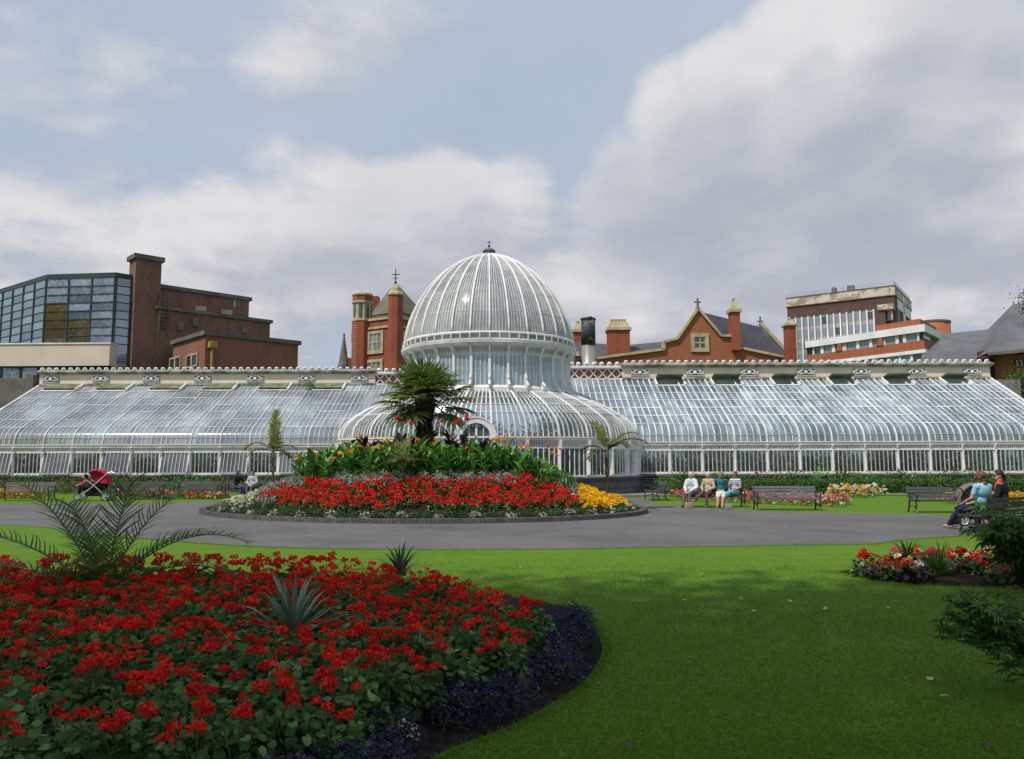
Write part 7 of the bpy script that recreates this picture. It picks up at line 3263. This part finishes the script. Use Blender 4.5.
def pram(name, label, loc, rz, m_hood, m_body, m_frame, child=None):
    """pram facing its own -X"""
    t_ = thing(name, label, 'pram', loc, rz)
    b_ = MB()
    b_.use(m_body, True)
    prof = [(-.42, .52), (-.40, .44), (-.25, .36), (.15, .34), (.34, .42), (.40, .62)]
    for i in range(len(prof) - 1):
        (xa, za), (xb, zb_) = prof[i], prof[i + 1]
        b_.hexa([(xa, -.2, za - .03), (xb, -.2, zb_ - .03), (xb, .2, zb_ - .03), (xa, .2, za - .03), (xa, -.2, za + .03), (xb, -.2, zb_ + .03), (xb, .2, zb_ + .03), (xa, .2, za + .03)])
    for s in (-1, 1):
        b_.add([(x, s * .20, z) for x, z in prof] + [(.30, s * .21, .66), (-.30, s * .21, .60)], [tuple(range(8))])
    o_ = b_.build('seat_body', t_)
    o_.modifiers.new('s', 'SOLIDIFY').thickness = .02
    # hood: quarter of a barrel with ribs
    b_ = MB()
    b_.use(m_hood, True)
    n = 14
    ring = []
    for i in range(n + 1):
        a = R(-8 + 128 * i / n)
        r = .42 + .012 * math.cos(i * math.pi)
        ring.append((.06 + r * math.cos(a), .62 + r * math.sin(a)))
    cols_ = [(-.235, .92), (-.2, 1.0), (0, 1.03), (.2, 1.0), (.235, .92)]
    vs = [(.06 + (x - .06) * k_, y, .62 + (z - .62) * k_) for x, z in ring for y, k_ in cols_]
    fs = [(i * 5 + j, i * 5 + j + 1, (i + 1) * 5 + j + 1, (i + 1) * 5 + j) for i in range(n) for j in range(4)]
    c0 = len(vs)
    vs += [(.06, -.235, .62), (.06, .235, .62)]
    fs += [(c0, (i + 1) * 5, i * 5) for i in range(n)] + [(c0 + 1, i * 5 + 4, (i + 1) * 5 + 4) for i in range(n)]
    b_.add(vs, fs)
    b_.build('hood', t_)
    b_ = MB()
    b_.use(m_frame)
    for s in (-1, 1):
        b_.tube([(-.42, s * .24, .14), (-.05, s * .24, .42), (.45, s * .24, .92), (.62, s * .24, .98)], .015, 6)
        b_.tube([(.42, s * .24, .15), (.15, s * .24, .42), (-.2, s * .24, .70)], .015, 6)
    b_.tube([(-.42, -.27, .13), (-.42, .27, .13)], .014, 6)
    b_.tube([(.42, -.27, .15), (.42, .27, .15)], .014, 6)
    b_.build('frame', t_)
    b_ = MB()
    b_.use(M_black)
    b_.tube([(.62, -.25, .98), (.62, .25, .98)], .022, 8)
    b_.build('handle', t_)
    b_ = MB()
    b_.use(m_body)
    b_.hexa([(-.2, -.18, .16), (.25, -.18, .16), (.25, .18, .16), (-.2, .18, .16), (-.28, -.2, .3), (.32, -.2, .3), (.32, .2, .3), (-.28, .2, .3)])
    b_.build('basket', t_)
    for (x, r) in ((-.42, .13), (.42, .15)):
        for s in (-1, 1):
            b_ = MB()
            b_.use(M_black, True)
            pts = [(x + r * .86 * math.cos(2 * math.pi * k_ / 20), s * .27, r + r * .86 * math.sin(2 * math.pi * k_ / 20)) for k_ in range(21)]
            b_.tube(pts, r * .14, 6)
            w_ = b_.build('wheel', t_)
            b_ = MB()
            b_.use(M_offwhite if False else mat('pale_rim', (.62, .62, .64), .4, metal=.3))
            for k_ in range(5):
                a = 2 * math.pi * k_ / 5
                b_.bar((x, s * .27, r), (x + r * .8 * math.cos(a), s * .27, r + r * .8 * math.sin(a)), .025, .02)
            b_.tube([(x + r * .74 * math.cos(2 * math.pi * k_ / 16), s * .27, r + r * .74 * math.sin(2 * math.pi * k_ / 16)) for k_ in range(17)], .012, 5)
            b_.tube([(x, s * .24, r), (x, s * .30, r)], .025, 8)
            b_.build('rim', w_)
    return t_


p_ = G(94, 500.8)
M_redcloth, M_blackcloth = fabric('red_pram_cloth', (.50, .018, .06), (.40, .012, .045)), fabric('black_pram_cloth', (.015, .015, .018))
rp = pram('pram', 'red hooded pram with a pale diagonal frame standing on the path before the left benches', (p_.x, p_.y, 0), R(10), M_redcloth, M_blackcloth, mat('pale_tube', (.62, .62, .60), .35, metal=.4))
rp.scale = (1.28, 1.28, 1.28)
# the child leaning forward in it
ch = thing('person', 'small child with dark hair and an orange red jacket sitting forward in the red pram', 'person', (p_.x - .30, p_.y - .08, .36), R(-70))
b_ = MB()
b_.use(SKIN)
b_.ball((0, 0, .20), (.12, .10, .12), 12, 8)
b_.ball((0, -.03, .38), (.12, .10, .15), 12, 8)
limb(b_, (0, -.05, .48), (0, -.08, .58), .05, .05)
b_.ball((0, -.10, .67), (.085, .095, .105), 12, 9)
b_.ball((0, -.195, .655), (.012, .014, .014), 6, 5)
for s in (-1, 1):
    limb(b_, (s * .12, -.04, .46), (s * .17, -.16, .34), .042, .035)
    limb(b_, (s * .17, -.16, .34), (s * .10, -.28, .32), .035, .025)
    hand(b_, (s * .10, -.28, .32), (0, -1, -.2), (0, 0, 1), s)
    limb(b_, (s * .07, 0, .18), (s * .09, -.24, .20), .06, .045)
    limb(b_, (s * .09, -.24, .20), (s * .09, -.28, -.04), .045, .032)
    limb(b_, (s * .09, -.27, -.06), (s * .09, -.37, -.08), .03, .025)
skinned(b_, 'body', ch, SKIN, .010, 3)
b_ = MB()
b_.use(M_eye)
for s in (-1, 1):
    b_.ball((s * .032, -.185, .685), .010, 6, 5)
b_.build('eyes', ch)
mm = fabric('orange_red_jacket', (.72, .07, .025))
b_ = MB()
b_.use(mm)
b_.ball((0, 0, .20), (.14, .12, .13), 12, 8)
b_.ball((0, -.03, .38), (.14, .12, .16), 12, 8)
for s in (-1, 1):
    limb(b_, (s * .12, -.04, .46), (s * .17, -.16, .34), .06, .052)
    limb(b_, (s * .17, -.16, .34), (s * .11, -.26, .32), .052, .042)
skinned(b_, 'jacket', ch, mm, .012, 3)
b_ = MB()
b_.use(M_black)
for s in (-1, 1):
    limb(b_, (s * .07, 0, .18), (s * .09, -.24, .20), .072, .058)
    limb(b_, (s * .09, -.24, .20), (s * .09, -.28, -.02), .058, .045)
skinned(b_, 'trousers', ch, M_blackcloth, .012, 3)
b_ = MB()
b_.use(H_dark)
b_.ball((0, -.075, .705), (.095, .098, .09), 12, 8)
b_.ball((0, -.03, .66), (.085, .07, .09), 10, 7)
skinned(b_, 'hair', ch, H_dark, .011, 2)

p_ = G(979, 525.5)
gp = pram('pram', 'grey hooded pram parked in front of the two women at the right', (p_.x, p_.y, 0), R(172), fabric('grey_pram_cloth', (.17, .155, .14)), M_blackcloth, M_black)
gp.rotation_euler[2] = R(168)

# ================================================================== fallen leaves
for (px, py) in ((712, 597), (738, 599), (790, 602), (823, 609), (858, 626), (747, 622), (811, 597), (940, 697), (890, 608), (805, 651), (755, 612), (955, 666), (930, 681), (985, 747), (841, 573), (682, 601), (630, 748), (700, 575), (520, 568), (512, 556)):
    q_ = G(px, py, .02)
    lv = Leaves()
    s = rng.uniform(.045, .07)
    m = mat('dry_leaf', (.62, .54, .38), .8, (.42, .32, .18), 20.0) if rng.random() < .75 else mat('brown_leaf', (.10, .06, .03), .8)
    a = rng.uniform(0, 6.28)
    lv.add(m, 'round' if rng.random() < .5 else 'oval', [(0, 0, .006)], [(math.cos(a), math.sin(a), .15)], [(rng.normal(0, .3), rng.normal(0, .3), 1)], s, s * .6)
    tag(lv.build('fallen_leaf', None, (q_.x, q_.y, .022)), 'dry fallen leaf lying on the mown lawn', 'leaf', 'fallen leaves on the lawn')

# ================================================================== plants inside the glasshouse
def inner_plant(label, x, y, h, m, fl=None, grp='plants inside the glasshouse', r=.6):
    lv_ = Leaves()
    n = 300
    pos, d = in_blobs([(0, 0, h * .62, r, r, h * .38), (.2, .1, h * .35, r * .8, r * .8, h * .3)], n, .3)
    lv_.add(m, 'canna', pos, d + rng.normal(0, .5, (n, 3)) + [0, 0, .4], d + [0, 0, .6], rng.uniform(.2, .42, n), .1)
    if fl:
        for _ in range(14):
            i_ = rng.integers(n)
            flower_ball(lv_, fl, pos[i_], .10, 11, .9)
    s_ = MB()
    s_.use(M_trunk)
    s_.tube([(0, 0, -.0), (.05, 0, h * .6)], .03, 6)
    lv_.addmb(s_)
    return tag(lv_.build('indoor_plant', None, (x, y, .06)), label, 'plant', grp)


x = XL + .8
i = 0
while x < XR - .6:
    if abs(x - HX) > 5.2:
        inner_plant('leafy plant standing inside the wing behind its lower windows', x, (44.7 if x < HX else 42.4) + rng.uniform(-.5, 1.2), rng.uniform(1.7, 2.6), (M_leaf_dark, M_leaf_canna, M_leaf_olive)[i % 3], (None, M_red, None, M_pink, None, M_orange)[i % 6])
    x += rng.uniform(.55, .95)
    i += 1
for k_ in range(30):
    a = rng.uniform(0, 6.28)
    r = rng.uniform(.5, 4.6)
    inner_plant('tall leafy plant inside the rotunda under the dome', HX + r * math.cos(a) * 1.3, HY + r * math.sin(a) * .85, rng.uniform(2.2, 4.6), (M_leaf_dark, M_leaf_mid)[k_ % 2], None, 'plants under the dome', .9)
